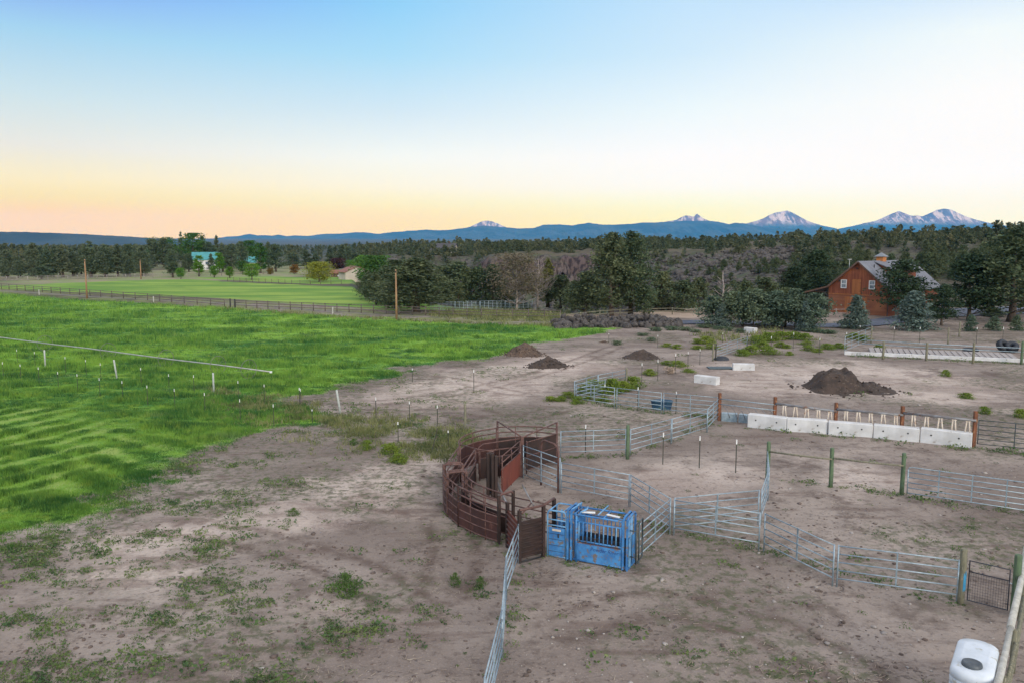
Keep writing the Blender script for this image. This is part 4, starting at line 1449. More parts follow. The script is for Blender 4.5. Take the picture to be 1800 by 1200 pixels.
# hillside and canyon
hill = []
tries = 0
while len(hill) < 3000 and tries < 60000:
    tries += 1
    u = rng.uniform(640, 2000)
    r = 150 * (7.0 ** (rng.uniform(0, 1) ** 0.62))
    if r < 205 and u > 1180:
        continue
    a = math.atan((u - 900) / F)
    x, y = r * math.sin(a), r * math.cos(a)
    if 1110 < u < 1390 and 225 < r < 335 and not rng.uniform() < .0:              # boulder slope stays mostly bare
        if rng.uniform() < 0.25:
            continue
    if 850 < u < 1075 and 330 < r < 388:               # the cliff itself
        continue
    if 1075 <= u < 1110 and 330 < r < 380 and rng.uniform() < .8:
        continue
    if 1530 < u < 1620 and 235 < r < 300:              # pale clearing behind the barn
        continue
    if u > 1180 and vnoise(x * 0.03, y * 0.03, 77) < 0.22 and r < 420:
        continue
    if 1440 < u < 1680 and r < 215:
        continue
    h = rng.uniform(3.2, 7.0) * ((0.62 if 1110 < u < 1390 else 0.9) if r < 335 else 1.0 - 0.42 * min(1, max(0, (r - 420) / 300)))
    hill.append((x, y, th(x, y) - 0.25, h, r, u))
for k in range(900):                                   # wooded rim of the plateau beyond the cliff
    u = rng.uniform(700, 1180)
    r = 384 * (2.3 ** rng.uniform(0, 1))
    a = math.atan((u - 900) / F)
    x, y = r * math.sin(a), r * math.cos(a)
    if r < 425 and (750 < u < 812 or rng.uniform() < .35):
        continue
    hill.append((x, y, th(x, y) - 0.25, rng.uniform(2.8, 6.0), r, u))
hill.sort(key=lambda q: q[4])
cnt = 0
for (x, y, z, h, r, u) in hill:
    vis = u < 1830 and not (1040 < u < 1140 and r < 330)
    low = z < -6 and r < 300
    if cnt < 190 and vis and not low:
        cnt += 1
        if u > 1140:
            tree('juniper', 'juniper_tree', 'rounded grey green juniper among many on the stony hillside behind the barn', 'tree', (x, y, z), h, h * rng.uniform(0.62, 0.9), GJ)
        else:
            tree('juniper', 'juniper_tree', 'grey green juniper among many about the canyon beyond the meadow', 'tree', (x, y, z), h, h * rng.uniform(0.62, 0.9), 'junipers about the canyon')
    else:
        mass.append((x, y, z, h, 0.36))


def mass_trees(L):
    """the far wood as one body of leaf faces and stems"""
    rg = np.random.default_rng(3)
    kinds = []
    for k in range(6):
        kd = 'juniper' if k < 4 else 'cone'
        P = crown_points(kd, 0.95, 0.36, rg, 34, 11)
        P[:, 2] += 0.05
        kinds.append((P, leaf_quads(P, 0.085, rg, 0.2)))
    small = []
    for k in range(4):
        P = crown_points('juniper', 0.95, 0.36, rg, 20, 7)
        P[:, 2] += 0.05
        small.append((P, leaf_quads(P, 0.13, rg, 0.2)))
    Vs, Rs = [], []
    for (x, y, z, h, asp) in L:
        r = math.hypot(x, y)
        V = (kinds[rg.integers(6)] if r < 700 else small[rg.integers(4)])[1]
        a = rg.uniform(0, 6.28)
        c, s = math.cos(a), math.sin(a)
        w = h * asp / 0.36 * rg.uniform(0.8, 1.25)
        W_ = np.stack([(V[:, 0] * c - V[:, 1] * s) * w + x, (V[:, 0] * s + V[:, 1] * c) * w + y, V[:, 2] * h + z], 1)
        Vs.append(W_)
        Rs.append(np.full(len(W_), rg.uniform()))
    V = np.concatenate(Vs)
    o = big_mesh('far_wood', V, np.arange(len(V), dtype=np.int32), 4, 'far_forest', False, {'rnd': np.concatenate(Rs)})
    return tag(o, 'grey green mass of junipers and conifers covering the distant plain and hillside', 'woods', None, 'stuff')


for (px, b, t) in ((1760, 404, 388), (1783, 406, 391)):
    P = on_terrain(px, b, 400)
    tree('yellowpine', 'conifer_tree', 'sunlit yellow tipped conifer on the far crest, ' + ('left' if px < 1770 else 'right') + ' one of two at the right edge', 'tree', (P.x, P.y, P.z - .3), hgt(t, P.y) - P.z, 12.0 * P.y / F)  # low sun on this pair is put into the yellow needle colour

mass_trees(mass)

# ------------------------------------------------------------------ grass, weeds, stones (uncountable)
def blades(P, Hh, Wd, nb, rng, lean=0.45):
    """nb blades at each of the points P"""
    n = len(P) * nb
    B = np.repeat(P, nb, 0)
    H = np.repeat(Hh, nb) * rng.uniform(0.55, 1.2, n)
    Wb = np.repeat(Wd, nb)
    sp = np.repeat(Wd, nb) * 3.0
    B = B + np.stack([rng.normal(0, 1, n) * sp, rng.normal(0, 1, n) * sp, np.zeros(n)], 1)
    a = rng.uniform(0, 2 * PI, n)
    dx, dy = np.cos(a) * Wb * 0.5, np.sin(a) * Wb * 0.5
    la = rng.uniform(0, 2 * PI, n)
    L = rng.uniform(0.1, 1, n) * lean * H
    T = B + np.stack([np.cos(la) * L, np.sin(la) * L, H], 1)
    o = np.stack([dx, dy, np.zeros(n)], 1)
    B[:, 2] -= 0.02
    V = np.stack([B - o, B + o, T], 1).reshape(-1, 3)
    return V


def sample_view(n, v0, v1, u0=-80, u1=1880, rng=None, power=1.0):
    """random ground spots, evenly dense in the view rather than per square metre"""
    v = v0 + (v1 - v0) * rng.uniform(0, 1, n) ** power
    u = rng.uniform(u0, u1, n)
    x = (u - 900) / F
    yy = (600 - v) / F
    dy = CP + yy * SP
    dz = -SP + yy * CP
    t = -CAM_H / dz
    return x * t, dy * t


def grass_mat():
    m, nt, b, out = new_mat('meadow_grass')
    co = N(nt, 'ShaderNodeTexCoord').outputs['Object']
    c = meadow_colour(nt, co)
    a = N(nt, 'ShaderNodeAttribute')
    a.attribute_name = 'rnd'
    c = mixc(nt, math_(nt, 'MULTIPLY', ramp(nt, a.outputs['Fac'], 0.62, 1.0), 0.5), c, (0.27, 0.40, 0.08))
    a2 = N(nt, 'ShaderNodeAttribute')
    a2.attribute_name = 'dry'
    c = mixc(nt, math_(nt, 'MAXIMUM', a2.outputs['Fac'], 0.0), c, (0.23, 0.385, 0.060))
    c = mixc(nt, math_(nt, 'MAXIMUM', math_(nt, 'MULTIPLY', a2.outputs['Fac'], -1.0), 0.0), c, (0.030, 0.110, 0.022))
    nt.links.new(c, b.inputs['Base Color'])
    b.inputs['Roughness'].default_value = 0.7
    b.inputs['Specular IOR Level'].default_value = 0.2
    tr = N(nt, 'ShaderNodeBsdfTranslucent')
    nt.links.new(c, tr.inputs[0])
    mx = N(nt, 'ShaderNodeMixShader')
    mx.inputs[0].default_value = 0.3
    nt.links.new(b.outputs[0], mx.inputs[1])
    nt.links.new(tr.outputs[0], mx.inputs[2])
    nt.links.new(mx.outputs[0], out.inputs[0])
    return m


M['grass'] = grass_mat()
rng = np.random.default_rng(21)
X, Y = sample_view(190000, 516, 990, -60, 1090, rng, 1.0)
d = poly_sd(NEAR_MEADOW, X, Y) + (fbm(X * 0.22, Y * 0.22, 31, 4) - 0.5) * 7 + (fbm(X * 1.3, Y * 1.3, 37, 3) - 0.5) * 2.0
keep = rng.uniform(0, 1, len(X)) < sstep(-1.0, 0.9, d)
X, Y, d = X[keep], Y[keep], d[keep]
reg, row = mown(X, Y)
keep = rng.uniform(0, 1, len(X)) > reg * (row > 0.62) * 0.9
X, Y, d, reg, row = X[keep], Y[keep], d[keep], reg[keep], row[keep]
dist = np.hypot(X, Y)
mw = 1 - reg * (0.62 - 0.55 * (1 - row))
hh = mw * (0.14 + 0.34 * sstep(0.38, 0.66, fbm(X * 0.30, Y * 0.45, 45, 3)) + 0.34 * (fbm(X * 1.1, Y * 1.4, 46, 2) - .5)) * (0.55 + 0.45 * sstep(0, 3, d)) * (0.75 + dist / 180)
wd = 0.028 * (0.6 + dist / 55)
hh = np.maximum(hh * 0.78, 0.07)
Pn = np.stack([X, Y, terr(X, Y)], 1)
V = blades(Pn, hh, wd, 5, rng, 0.55)
rn = np.repeat(rng.uniform(0, 1, len(V) // 3), 3)
dr = np.repeat(np.repeat(reg * np.where(row > .5, sstep(0.5, 0.8, row), -0.75 * sstep(0.5, 0.15, row)) * rng.uniform(0.5, 1, len(X)) * sstep(.3, .5, fbm(X * .2, Y * .2, 48, 3)) - 0.8 * sstep(3.5, 0.3, d + 2 * (fbm(X * .4, Y * .4, 49, 3) - .5)) * rng.uniform(.3, 1, len(X)) * (Y < 110), 5), 3)
tag(big_mesh('grass', V, np.arange(len(V), dtype=np.int32), 3, 'grass', False, {'rnd': rn, 'dry': dr}), 'bright green meadow grass, partly mown in rows, left of the corrals', 'grass', None, 'stuff')

# weeds on the bare yards: low leafy cushions
def cushion_mesh(name, X, Y, rad, high, n_leaf, leaf, mat, label, rng, cat='weeds'):
    Z = terr(X, Y)
    k = np.repeat(np.arange(len(X)), n_leaf)
    n = len(k)
    a = rng.uniform(0, 2 * PI, n)
    r = np.sqrt(rng.uniform(0, 1, n)) * rad[k]
    h = rng.uniform(0.05, 1, n) * high[k] * np.sqrt(np.clip(1 - (r / rad[k]) ** 2, 0.08, 1))
    C = np.stack([X[k] + np.cos(a) * r * 1.25, Y[k] + np.sin(a) * r, Z[k] + h], 1)
    Q = leaf_quads(np.zeros((n, 3)), 1.0, rng, 0.0)
    V = Q * np.repeat(leaf[k], 4)[:, None] + np.repeat(C, 4, 0)
    rn = np.repeat(rng.uniform(0, 1, len(X))[k], 4)
    return tag(big_mesh(name, V, np.arange(4 * n, dtype=np.int32), 4, mat, False, {'rnd': rn}), label, cat, None, 'stuff')


M['weed'] = foliage('yard_weeds', [(0.085, 0.15, 0.050), (0.15, 0.20, 0.065), (0.055, 0.105, 0.042), (0.20, 0.23, 0.10)], attr=True, scale=1.2)
X, Y = sample_view(60000, 590, 1290, -80, 1880, rng, 0.9)
g = green_mask(X, Y)
U = 900 + F * X / Y
Vv = 430 + 12 * F / Y
den = sstep(0.50, 0.68, fbm(X * 0.16, Y * 0.16, 61, 4))
den2 = sstep(0.48, 0.66, fbm(X * 0.55, Y * 0.55, 63, 4))
left_low = sstep(620, 380, U) * sstep(930, 1010, Vv)
edge = sstep(-14, -0.5, poly_sd(NEAR_MEADOW, X, Y)) * (Y < 75)
strip_ = np.exp(-(line_d(P2([(520, 715), (600, 742), (680, 755), (760, 772), (815, 785)]), X, Y) / 2.6) ** 2)
prob = 0.012 + 0.22 * den * den2 + 0.28 * left_low * (0.1 + den2) + 1.1 * edge ** 1.5 * (0.03 + den2) + 1.4 * strip_ * (.2 + den2)
prob = prob * (1 - 0.62 * sstep(880, 980, U) * sstep(720, 900, Vv))
keep = (rng.uniform(0, 1, len(X)) < prob * 0.62) & (g < 0.5)
X, Y, left_low = X[keep], Y[keep], left_low[keep]
dist = np.hypot(X, Y)
fx, fy = [], []
for u_, v_, r_, n_ in [(632, 1110, 1.3, 46), (590, 1120, .7, 20), (420, 1085, 1.3, 44), (285, 1092, .9, 26), (372, 1016, .7, 22), (405, 1024, .5, 12), (220, 955, 1.0, 26), (130, 1010, 1.2, 30), (60, 1080, 1.0, 24), (240, 1170, 1.0, 30), (300, 1170, .7, 20), (90, 1190, 1.2, 34), (470, 1050, .6, 14), (250, 1000, .9, 18), (30, 985, 1.6, 44), (110, 955, 1.6, 40), (1210, 1150, .6, 14), (1100, 1110, .4, 10), (770, 1080, .5, 14), (845, 1045, .5, 12), (610, 1030, .9, 34), (660, 1105, .6, 16), (1290, 990, .4, 8)]:
    c_ = gp(u_, v_)
    fx += list(c_.x + rng.normal(0, r_ * .6, n_))
    fy += list(c_.y + rng.normal(0, r_ * .6, n_))
for a_, b_, n_ in [((912, 988), (883, 1156), 30), ((1178, 938), (985, 866), 26), ((984, 804), (1101, 799), 26), ((1107, 800), (1263, 738), 40), ((1262, 736), (1009, 706), 60), ((1009, 704), (1100, 681), 40), ((1183, 937), (1336, 967), 20), ((1337, 965), (1684, 1061), 46), ((1313, 752), (1708, 790), 40), ((1349, 842), (1585, 868), 26), ((1592, 872), (1830, 908), 40), ((781, 892), (877, 957), 30), ((810, 800), (980, 808), 26), ((1484, 625), (1800, 640), 70), ((1716, 788), (1830, 800), 30), ((961, 980), (1103, 1006), 16)]:
    A_, B_ = gp(*a_), gp(*b_)
    t_ = rng.uniform(0, 1, n_)
    fx += list(A_.x + (B_.x - A_.x) * t_ + rng.normal(0, .22, n_))
    fy += list(A_.y + (B_.y - A_.y) * t_ + rng.normal(0, .22, n_))
X, Y = np.concatenate([X, fx]), np.concatenate([Y, fy])
dist = np.hypot(X, Y)
sz = np.clip(rng.lognormal(-2.15, 0.55, len(X)) * (0.75 + dist / 80), 0.05, 0.6)
cushion_mesh('weeds', X, Y, sz, sz * rng.uniform(0.3, 1.0, len(X)), 30, np.clip(sz * 0.24, 0.03, 0.10) , 'weed', 'low green weeds sprouting thinly over the bare trampled yards', rng)

# taller rough growth in the scrub behind the meadow and under the fences
M['rough'] = foliage('rough_grass', [(0.17, 0.19, 0.075), (0.24, 0.25, 0.10), (0.10, 0.13, 0.05), (0.32, 0.30, 0.17)], attr=True, scale=0.5)
X, Y = sample_view(24000, 536, 600, -60, 1880, rng, 1.0)
X2, Y2 = sample_view(26000, 680, 815, 360, 880, rng, 1.0)
X, Y = np.concatenate([X, X2]), np.concatenate([Y, Y2])
sc = sstep(-1, 2, poly_sd(SCRUB, X, Y))
U = 900 + F * X / Y
Vv = 430 + 12 * F / Y
ra = line_d(P2([(0, 520), (150, 530), (400, 543), (600, 558), (700, 563), (850, 570), (960, 573)]), X, Y)
right = sstep(1190, 1260, U) * sstep(1480, 1420, U) * sstep(578, 584, Vv) * sstep(0.45, 0.6, fbm(X * 0.2, Y * 0.2, 81, 3))
unm = np.exp(-(line_d(P2([(300, 690), (440, 708), (560, 737), (680, 757), (810, 782)]), X, Y) / 2.8) ** 2) * sstep(.38, .55, fbm(X * .5, Y * .5, 83, 3))
prob = 0.75 * sc + 0.5 * np.exp(-(ra / 1.5) ** 2) + 0.25 * right + 0.45 * unm
keep = rng.uniform(0, 1, len(X)) < prob
X, Y = X[keep], Y[keep]
Pn = np.stack([X, Y, terr(X, Y)], 1)
V = blades(Pn, rng.uniform(0.2, 0.8, len(X)) * (0.55 + 0.45 * sstep(60, 90, Y)), 0.05 + 0.09 * sstep(50, 110, Y), 8, rng, 0.7)
rn = np.repeat(rng.uniform(0, 1, len(X)), 24)
tag(big_mesh('rough_grass', V, np.arange(len(V), dtype=np.int32), 3, 'rough', False, {'rnd': rn}), 'tall pale rough grass along the track and behind the meadow corner', 'grass', None, 'stuff')


# pebbles
def stones(name, X, Y, size, mat, label, seed, flat=0.6, sink=0.2):
    rg = np.random.default_rng(seed)
    ico = []
    t = (1 + 5 ** 0.5) / 2
    iv = np.array([(-1, t, 0), (1, t, 0), (-1, -t, 0), (1, -t, 0), (0, -1, t), (0, 1, t), (0, -1, -t), (0, 1, -t), (t, 0, -1), (t, 0, 1), (-t, 0, -1), (-t, 0, 1)], float)
    iv /= np.linalg.norm(iv[0])
    fi = np.array([(0, 11, 5), (0, 5, 1), (0, 1, 7), (0, 7, 10), (0, 10, 11), (1, 5, 9), (5, 11, 4), (11, 10, 2), (10, 7, 6), (7, 1, 8), (3, 9, 4), (3, 4, 2), (3, 2, 6), (3, 6, 8), (3, 8, 9), (4, 9, 5), (2, 4, 11), (6, 2, 10), (8, 6, 7), (9, 8, 1)])
    n = len(X)
    V = iv[None] * rg.uniform(0.6, 1.25, (n, 12, 1)) * size[:, None, None] * np.array([1, 1, flat])[None, None]
    V = V * np.stack([rg.uniform(0.7, 1.3, n), rg.uniform(0.7, 1.3, n), rg.uniform(0.7, 1.2, n)], 1)[:, None]
    a = rg.uniform(0, 6.28, n)
    c, s = np.cos(a)[:, None], np.sin(a)[:, None]
    Vx = V[..., 0] * c - V[..., 1] * s + X[:, None]
    Vy = V[..., 0] * s + V[..., 1] * c + Y[:, None]
    Vz = V[..., 2] + terr(X, Y)[:, None] + size[:, None] * flat * (0.5 - sink)
    Vv = np.stack([Vx, Vy, Vz], -1).reshape(-1, 3)
    fc = (fi[None] + (np.arange(n) * 12)[:, None, None]).reshape(-1)
    return tag(big_mesh(name, Vv, fc, 3, mat), label, 'stones', None, 'stuff')


X, Y = sample_view(2600, 640, 1290, 100, 1880, rng, 0.7)
U = 900 + F * X / Y
keep = (green_mask(X, Y) < 0.2) & (rng.uniform(0, 1, len(X)) < 0.07 + 0.38 * sstep(850, 1000, U))
X, Y = X[keep], Y[keep]
stones('pebbles', X, Y, np.clip(rng.lognormal(-3.5, 0.55, len(X)), 0.012, 0.12), 'pale_rock', 'small pale stones and chips strewn over the bare yard', 4)
M['clod'] = simple('dry_clod', (0.14, 0.105, 0.09), (0.085, 0.064, 0.055), 3, 0.95)
X, Y = sample_view(5200, 600, 1290, -60, 1880, rng, 0.7)
keep = (green_mask(X, Y) < 0.2) & (rng.uniform(0, 1, len(X)) < 0.15 + 0.85 * sstep(.46, .6, fbm(X * .3, Y * .3, 87, 3)))
X, Y = X[keep], Y[keep]
stones('clods', X, Y, np.clip(rng.lognormal(-3.2, 0.5, len(X)), 0.015, 0.11), 'clod', 'dark dried clods and dung scattered over the yards', 14, 0.5)
# straw and broken stalks
M['straw'] = simple('dry_stalks', (0.33, 0.28, 0.22), (0.24, 0.19, 0.15), 4, 0.9)
X, Y = sample_view(2400, 640, 1290, 300, 1880, rng, 0.7)
keep = (green_mask(X, Y) < 0.2) & (rng.uniform(0, 1, len(X)) < 0.22 * sstep(.42, .62, fbm(X * .25, Y * .25, 89, 3)))
X, Y = X[keep], Y[keep]
k = np.repeat(np.arange(len(X)), 6)
a = rng.uniform(0, 6.28, len(k))
L_ = rng.uniform(0.03, 0.12, len(k))
cx, cy = X[k] + rng.normal(0, .22, len(k)), Y[k] + rng.normal(0, .22, len(k))
z_ = terr(cx, cy) + 0.015
dx, dy = np.cos(a) * L_, np.sin(a) * L_
wx, wy = -np.sin(a) * 0.008, np.cos(a) * 0.008
V = np.stack([np.stack([cx - dx - wx, cy - dy - wy, z_], 1), np.stack([cx + dx - wx, cy + dy - wy, z_ + .02], 1), np.stack([cx + dx + wx, cy + dy + wy, z_ + .025], 1), np.stack([cx - dx + wx, cy - dy + wy, z_ + .005], 1)], 1).reshape(-1, 3)
tag(big_mesh('straw', V, np.arange(len(V), dtype=np.int32), 4, 'straw'), 'pale dry stalks littering the trampled yard', 'straw', None, 'stuff')
# talus on the canyon wall
n = 9000
u = rng.uniform(840, 1500, n)
r = rng.uniform(215, 345, n)
a = np.arctan((u - 900) / F)
X, Y = r * np.sin(a), r * np.cos(a)
z = base_h(X, Y)
keep = (z > -14) & ((u > 1095) | (r > 300)) & (rng.uniform(0, 1, n) < 0.15 + 0.85 * sstep(0.38, 0.58, fbm(X * 0.09, Y * 0.09, 91, 3))) & ~((u > 1400) & (rng.uniform(0, 1, n) < 0.7))
X, Y = X[keep], Y[keep]
stones('talus', X, Y, np.clip(rng.lognormal(-0.55, 0.5, len(X)), 0.2, 1.9), 'rock', 'tumbled dark boulders covering the canyon slope', 6, 0.75)
# ------------------------------------------------------------------ corral panels, gates, posts
def panel(a, b, label, h=1.55, rails=5, mat='galv', r=0.024, name='corral_panel', cat='fence panel', mids=1, group='galvanised corral panels', low=0.33, legs=True, bow=0.0):
    """pipe panel between two ground points: rails, end legs and stays are parts of their own"""
    A, B = Vector((a[0], a[1], 0)), Vector((b[0], b[1], 0))
    d = B - A
    L = d.length
    root = thing(name, label, cat, A, math.atan2(d.y, d.x), group)
    g0, g1 = 0.05, L - 0.05
    for i in range(rails):
        z = low + (h - 0.03 - low) * i / (rails - 1)
        if i == rails - 1 and bow:
            m = MB().tube([(g0, 0, z - 0.14), (g0 + 0.04, 0, z - 0.04), (g0 + 0.14, 0, z), (g1 - 0.14, 0, z), (g1 - 0.04, 0, z - 0.04), (g1, 0, z - 0.14)], r, 8)
        else:
            sag = random.uniform(-0.012, 0.012)
            m = MB().tube([(g0, 0, z), (L / 2, 0, z + sag), (g1, 0, z)], r, 8)
        m.build('rail', mat, root)
    for x in (g0, g1):
        MB().tube([(x, 0, -0.05 if legs else low - 0.02), (x, 0, h - (0.14 if bow else 0))], r * 1.15, 8).build('upright', mat, root)
    for k in range(mids):
        x = L * (k + 1) / (mids + 1)
        MB().box((x, 0, (low + h) / 2), (0.05, 0.018 + r, h - low)).build('stay', mat, root)
    return root


def post(p, h, r, label, mat='wood_grey', name='wooden_post', cat='post', group=None, lean=(0, 0)):
    rnd = random.Random(int(p[0] * 100 + p[1] * 10))
    m = MB()
    pts = [(lean[0] * t + rnd.uniform(-.01, .01), lean[1] * t, -0.15 + (h + 0.15) * t) for t in (0, .33, .66, .97)]
    pts.append((pts[-1][0], pts[-1][1], h))
    m.tube(pts, [r * 1.06, r * 1.02, r, r * 0.98, r * 0.86], 10)
    o = m.build(name, mat)
    o.location = (p[0], p[1], 0)
    return tag(o, label, cat, group)


pan = [
    ((912, 988), (890, 1053), 'galvanised panel nearest the dark rusty alley, first of the three running toward the camera'),
    ((890, 1053), (883, 1156), 'galvanised panel in the middle of the three running from the alley toward the camera'),
    ((883, 1156), (852, 1296), 'galvanised panel cut by the bottom edge, last of the three running toward the camera'),
    ((1122, 990), (1178, 938), 'galvanised panel leading back from the right end of the blue chute'),
    ((1178, 938), (1107, 890), 'galvanised panel slanting behind the blue chute toward the upper left'),
    ((1107, 890), (985, 866), 'galvanised panel right of the six bar gate, inside the pen behind the blue chute'),
    ((984, 804), (1101, 799), 'galvanised panel between the back of the rusty tub and the dark green wood post'),
    ((1107, 800), (1180, 779), 'galvanised panel just right of the dark green wood post, rising to the right'),
    ((1180, 779), (1243, 759), 'galvanised panel in the middle of the row climbing to the red capped post'),
    ((1243, 759), (1263, 738), 'short looking galvanised panel ending at the red capped post'),
    ((1262, 736), (1165, 727), 'galvanised panel in front of the blue green tub, left of the red capped post'),
    ((1163, 727), (1083, 717), 'galvanised panel left of the blue green tub, with a thin green post behind it'),
    ((1081, 717), (1009, 706), 'galvanised panel at the far left corner of the back pen, before the brush'),
    ((1009, 704), (1051, 691), 'galvanised panel before the yellow brush, at the left corner of the back pen'),
    ((1051, 691), (1100, 681), 'galvanised panel ending at the tall grey post beside the yellow brush'),
    ((1183, 937), (1334, 921), 'galvanised panel crossing behind the other one, right of the pen behind the chute'),
    ((1182, 940), (1336, 967), 'galvanised panel crossing in front of the other one, right of the pen behind the chute'),
    ((1337, 920), (1350, 879), 'galvanised panel seen end on, running back from the crossing panels'),
    ((1350, 879), (1347, 840), 'galvanised panel seen end on that ends at the green post of the pole fence'),
    ((1341, 967), (1465, 1031), 'galvanised panel slanting down right from the crossing panels'),
    ((1468, 1031), (1684, 1061), 'long galvanised panel next to the wood post with blue paint'),
]
for a, b, lab in pan:
    panel(gp(*a), gp(*b), lab)
panel(gp(1012, 706), gp(1064, 697), 'galvanised gate leaf folded half open inside the corner by the yellow brush', h=1.4, low=0.25, name='pipe_gate', cat='gate', legs=False)
panel(gp(1592, 872), gp(1830, 908), 'wide galvanised six bar gate with rounded corners right of the green pole fence', h=1.5, rails=6, low=0.2, name='pipe_gate', cat='gate', mids=3, legs=False, bow=1, group=None)
panel(gp(1716, 786), gp(1850, 800), 'dark six bar gate right of the concrete feed barrier', h=1.7, rails=6, low=0.25, mat='dark_steel', name='pipe_gate', cat='gate', mids=1, legs=False, group=None, r=0.022)
panel(gp(1258, 633), gp(1313, 613), 'galvanised five bar gate standing among yellow green brush', h=1.5, low=0.3, name='pipe_gate', cat='gate', mids=2, legs=False, group=None)
panel(gp(1484, 621), gp(1531, 602), 'pale galvanised panel at the left end of the far feed alley', h=1.9, rails=5, mids=3)
sg = panel(gp(985, 866), gp(919, 839), 'rust framed gate of six bluish bars swung from the tub centre post', h=1.75, rails=6, low=0.2, name='pipe_gate', cat='gate', mids=1, legs=True, group=None)

M['cyan'] = simple('cyan_rag', (0.03, 0.42, 0.62), (0.02, 0.33, 0.5), 9, 0.7)
MB().bbox((0.22, -0.02, 0.66), (0.13, 0.09, 0.20), 0.02).build('tie', 'cyan', sg, 'bright cyan tie')

# posts of the yards
post(gp(1103, 806), 1.95, 0.10, 'dark green wood post between two galvanised panels right of the rusty tub', 'wood_green')
post(gp(1349, 842), 2.0, 0.10, 'green wood post at the left end of the pole fence', 'wood_green')
post(gp(1460, 855), 2.0, 0.10, 'green wood post in the middle of the pole fence', 'wood_green')
post(gp(1585, 868), 2.05, 0.10, 'green wood post between the pole fence and the wide gate', 'wood_green')
for (a, b, lab) in [((1349, 842), (1460, 855), 'level greenish pole nailed between the left and middle green posts'), ((1460, 855), (1585, 868), 'level greenish pole nailed between the middle post and the gate post')]:
    A, B = gp(*a), gp(*b)
    m = MB().tube([A + Vector((0.05, -0.12, 1.5)), A.lerp(B, .5) + Vector((0, -0.12, 1.46)), B + Vector((-0.05, -0.12, 1.45))], [0.05, 0.046, 0.04], 8)
    tag(m.build('fence_pole', 'wood_grey'), lab, 'pole')
q = post(gp(1688, 1061), 1.95, 0.115, 'pale round wood post with a blue paint patch beside the black mesh gate', 'wood_grey')
m = MB()
for k in range(5):
    a0, a1 = -1.75 + k * 0.24, -1.75 + (k + 1) * 0.24
    za, zb = 0.5 + 0.05 * (k % 2), 1.2 - 0.07 * ((k + 1) % 3)
    m.add([(0.122 * math.cos(a0), 0.122 * math.sin(a0), za), (0.122 * math.cos(a1), 0.122 * math.sin(a1), za), (0.122 * math.cos(a1), 0.122 * math.sin(a1), zb), (0.122 * math.cos(a0), 0.122 * math.sin(a0), zb)], [(0, 1, 2, 3)])
m.build('paint_patch', 'blue_paint', q)
post(gp(1782, 1080), 2.05, 0.12, 'bright green treated post right of the black mesh gate', 'wood_green')
post(gp(1101, 682), 1.75, 0.09, 'tall grey green post beside the yellow brush', 'wood_grey')
post(gp(818, 758), 1.85, 0.085, 'grey wood post standing behind the rusty crowding tub', 'wood_grey')
post(gp(1253, 634), 1.75, 0.08, 'pale wood post left of the gate in the brush', 'wood_grey')
post(gp(1258, 633), 1.75, 0.07, 'dark hinge post of the gate in the brush', 'tpost', 'gate_post')
post(gp(1313, 613), 1.8, 0.06, 'thin latch post at the right end of the gate in the brush', 'tpost', 'gate_post')
post(gp(1666, 605), 2.0, 0.09, 'grey wood post in the far wire fence', 'wood_grey')
post(gp(1531, 603), 2.1, 0.08, 'grey wood post behind the left end of the far feed alley', 'wood_grey')
post(gp(1686, 592), 2.0, 0.10, 'thick grey wood post behind the far wire fence', 'wood_grey')

# black mesh gate
A, B = gp(1698, 1059), gp(1772, 1078)
d = B - A
L = d.length
g = thing('mesh_gate', 'small black gate with a wire mesh lower half', 'gate', A, math.atan2(d.y, d.x))
MB().tube([(0.03, 0, 0.12), (0.03, 0, 1.5), (L - 0.03, 0, 1.5), (L - 0.03, 0, 0.12)], 0.025, 8, closed=True).build('frame', 'black_steel', g)
MB().tube([(0.03, 0, 1.12), (L - 0.03, 0, 1.12)], 0.022, 8).build('rail', 'black_steel', g)
m = MB()
for i in range(15):
    x = 0.05 + (L - 0.1) * (i + 0.5) / 15
    m.tube([(x, 0, 0.12), (x, 0, 1.12)], 0.004, 4, False)
for i in range(11):
    z = 0.12 + i * 0.095
    m.tube([(0.03, 0, z), (L - 0.03, 0, z)], 0.004, 4, False)
m.build('mesh', 'black_steel', g)
MB().box((L + 0.03, 0, 1.05), (0.16, 0.03, 0.03)).build('latch', 'white_plastic', g)

# rail fence along the right edge
zt = 1.3
R0, R1, R2, R3 = gp(1803, 962, zt), gp(1776, 1103, zt), gp(1744, 1230, zt), gp(1728, 1290, zt)
fr = thing('rail_fence', 'bleached pole fence running along the right edge above the white tank', 'fence', (R1.x, R1.y, 0))


def loc(p, o):
    return Vector(p) - Vector(o.location)


for P0, P1 in ((R0, R1), (R1, R3)):
    mid_ = P0.lerp(P1, .5) + Vector((0.05, 0, 0.03))
    MB().tube([loc(P0, fr), loc(P0.lerp(P1, .25), fr) + Vector((0.03, 0, 0.0)), loc(mid_, fr), loc(P1, fr)], [0.075, 0.08, 0.09, 0.1], 10).build('rail', 'wood_pale', fr)
for P0 in (R0, R1, R0.lerp(R1, .5), R1.lerp(R3, .5), R3):
    MB().tube([loc((P0.x + .14, P0.y, -0.1), fr), loc((P0.x + .14, P0.y, 1.25), fr)], 0.085, 9).build('post', 'wood_grey', fr)
for k, zz in enumerate((0.9, 0.45)):
    MB().tube([loc((R0.x + .2, R0.y, zz), fr), loc((R1.x + .2, R1.y, zz), fr), loc((R3.x + .2, R3.y, zz), fr)], 0.05, 8).build('rail', 'wood_grey', fr)

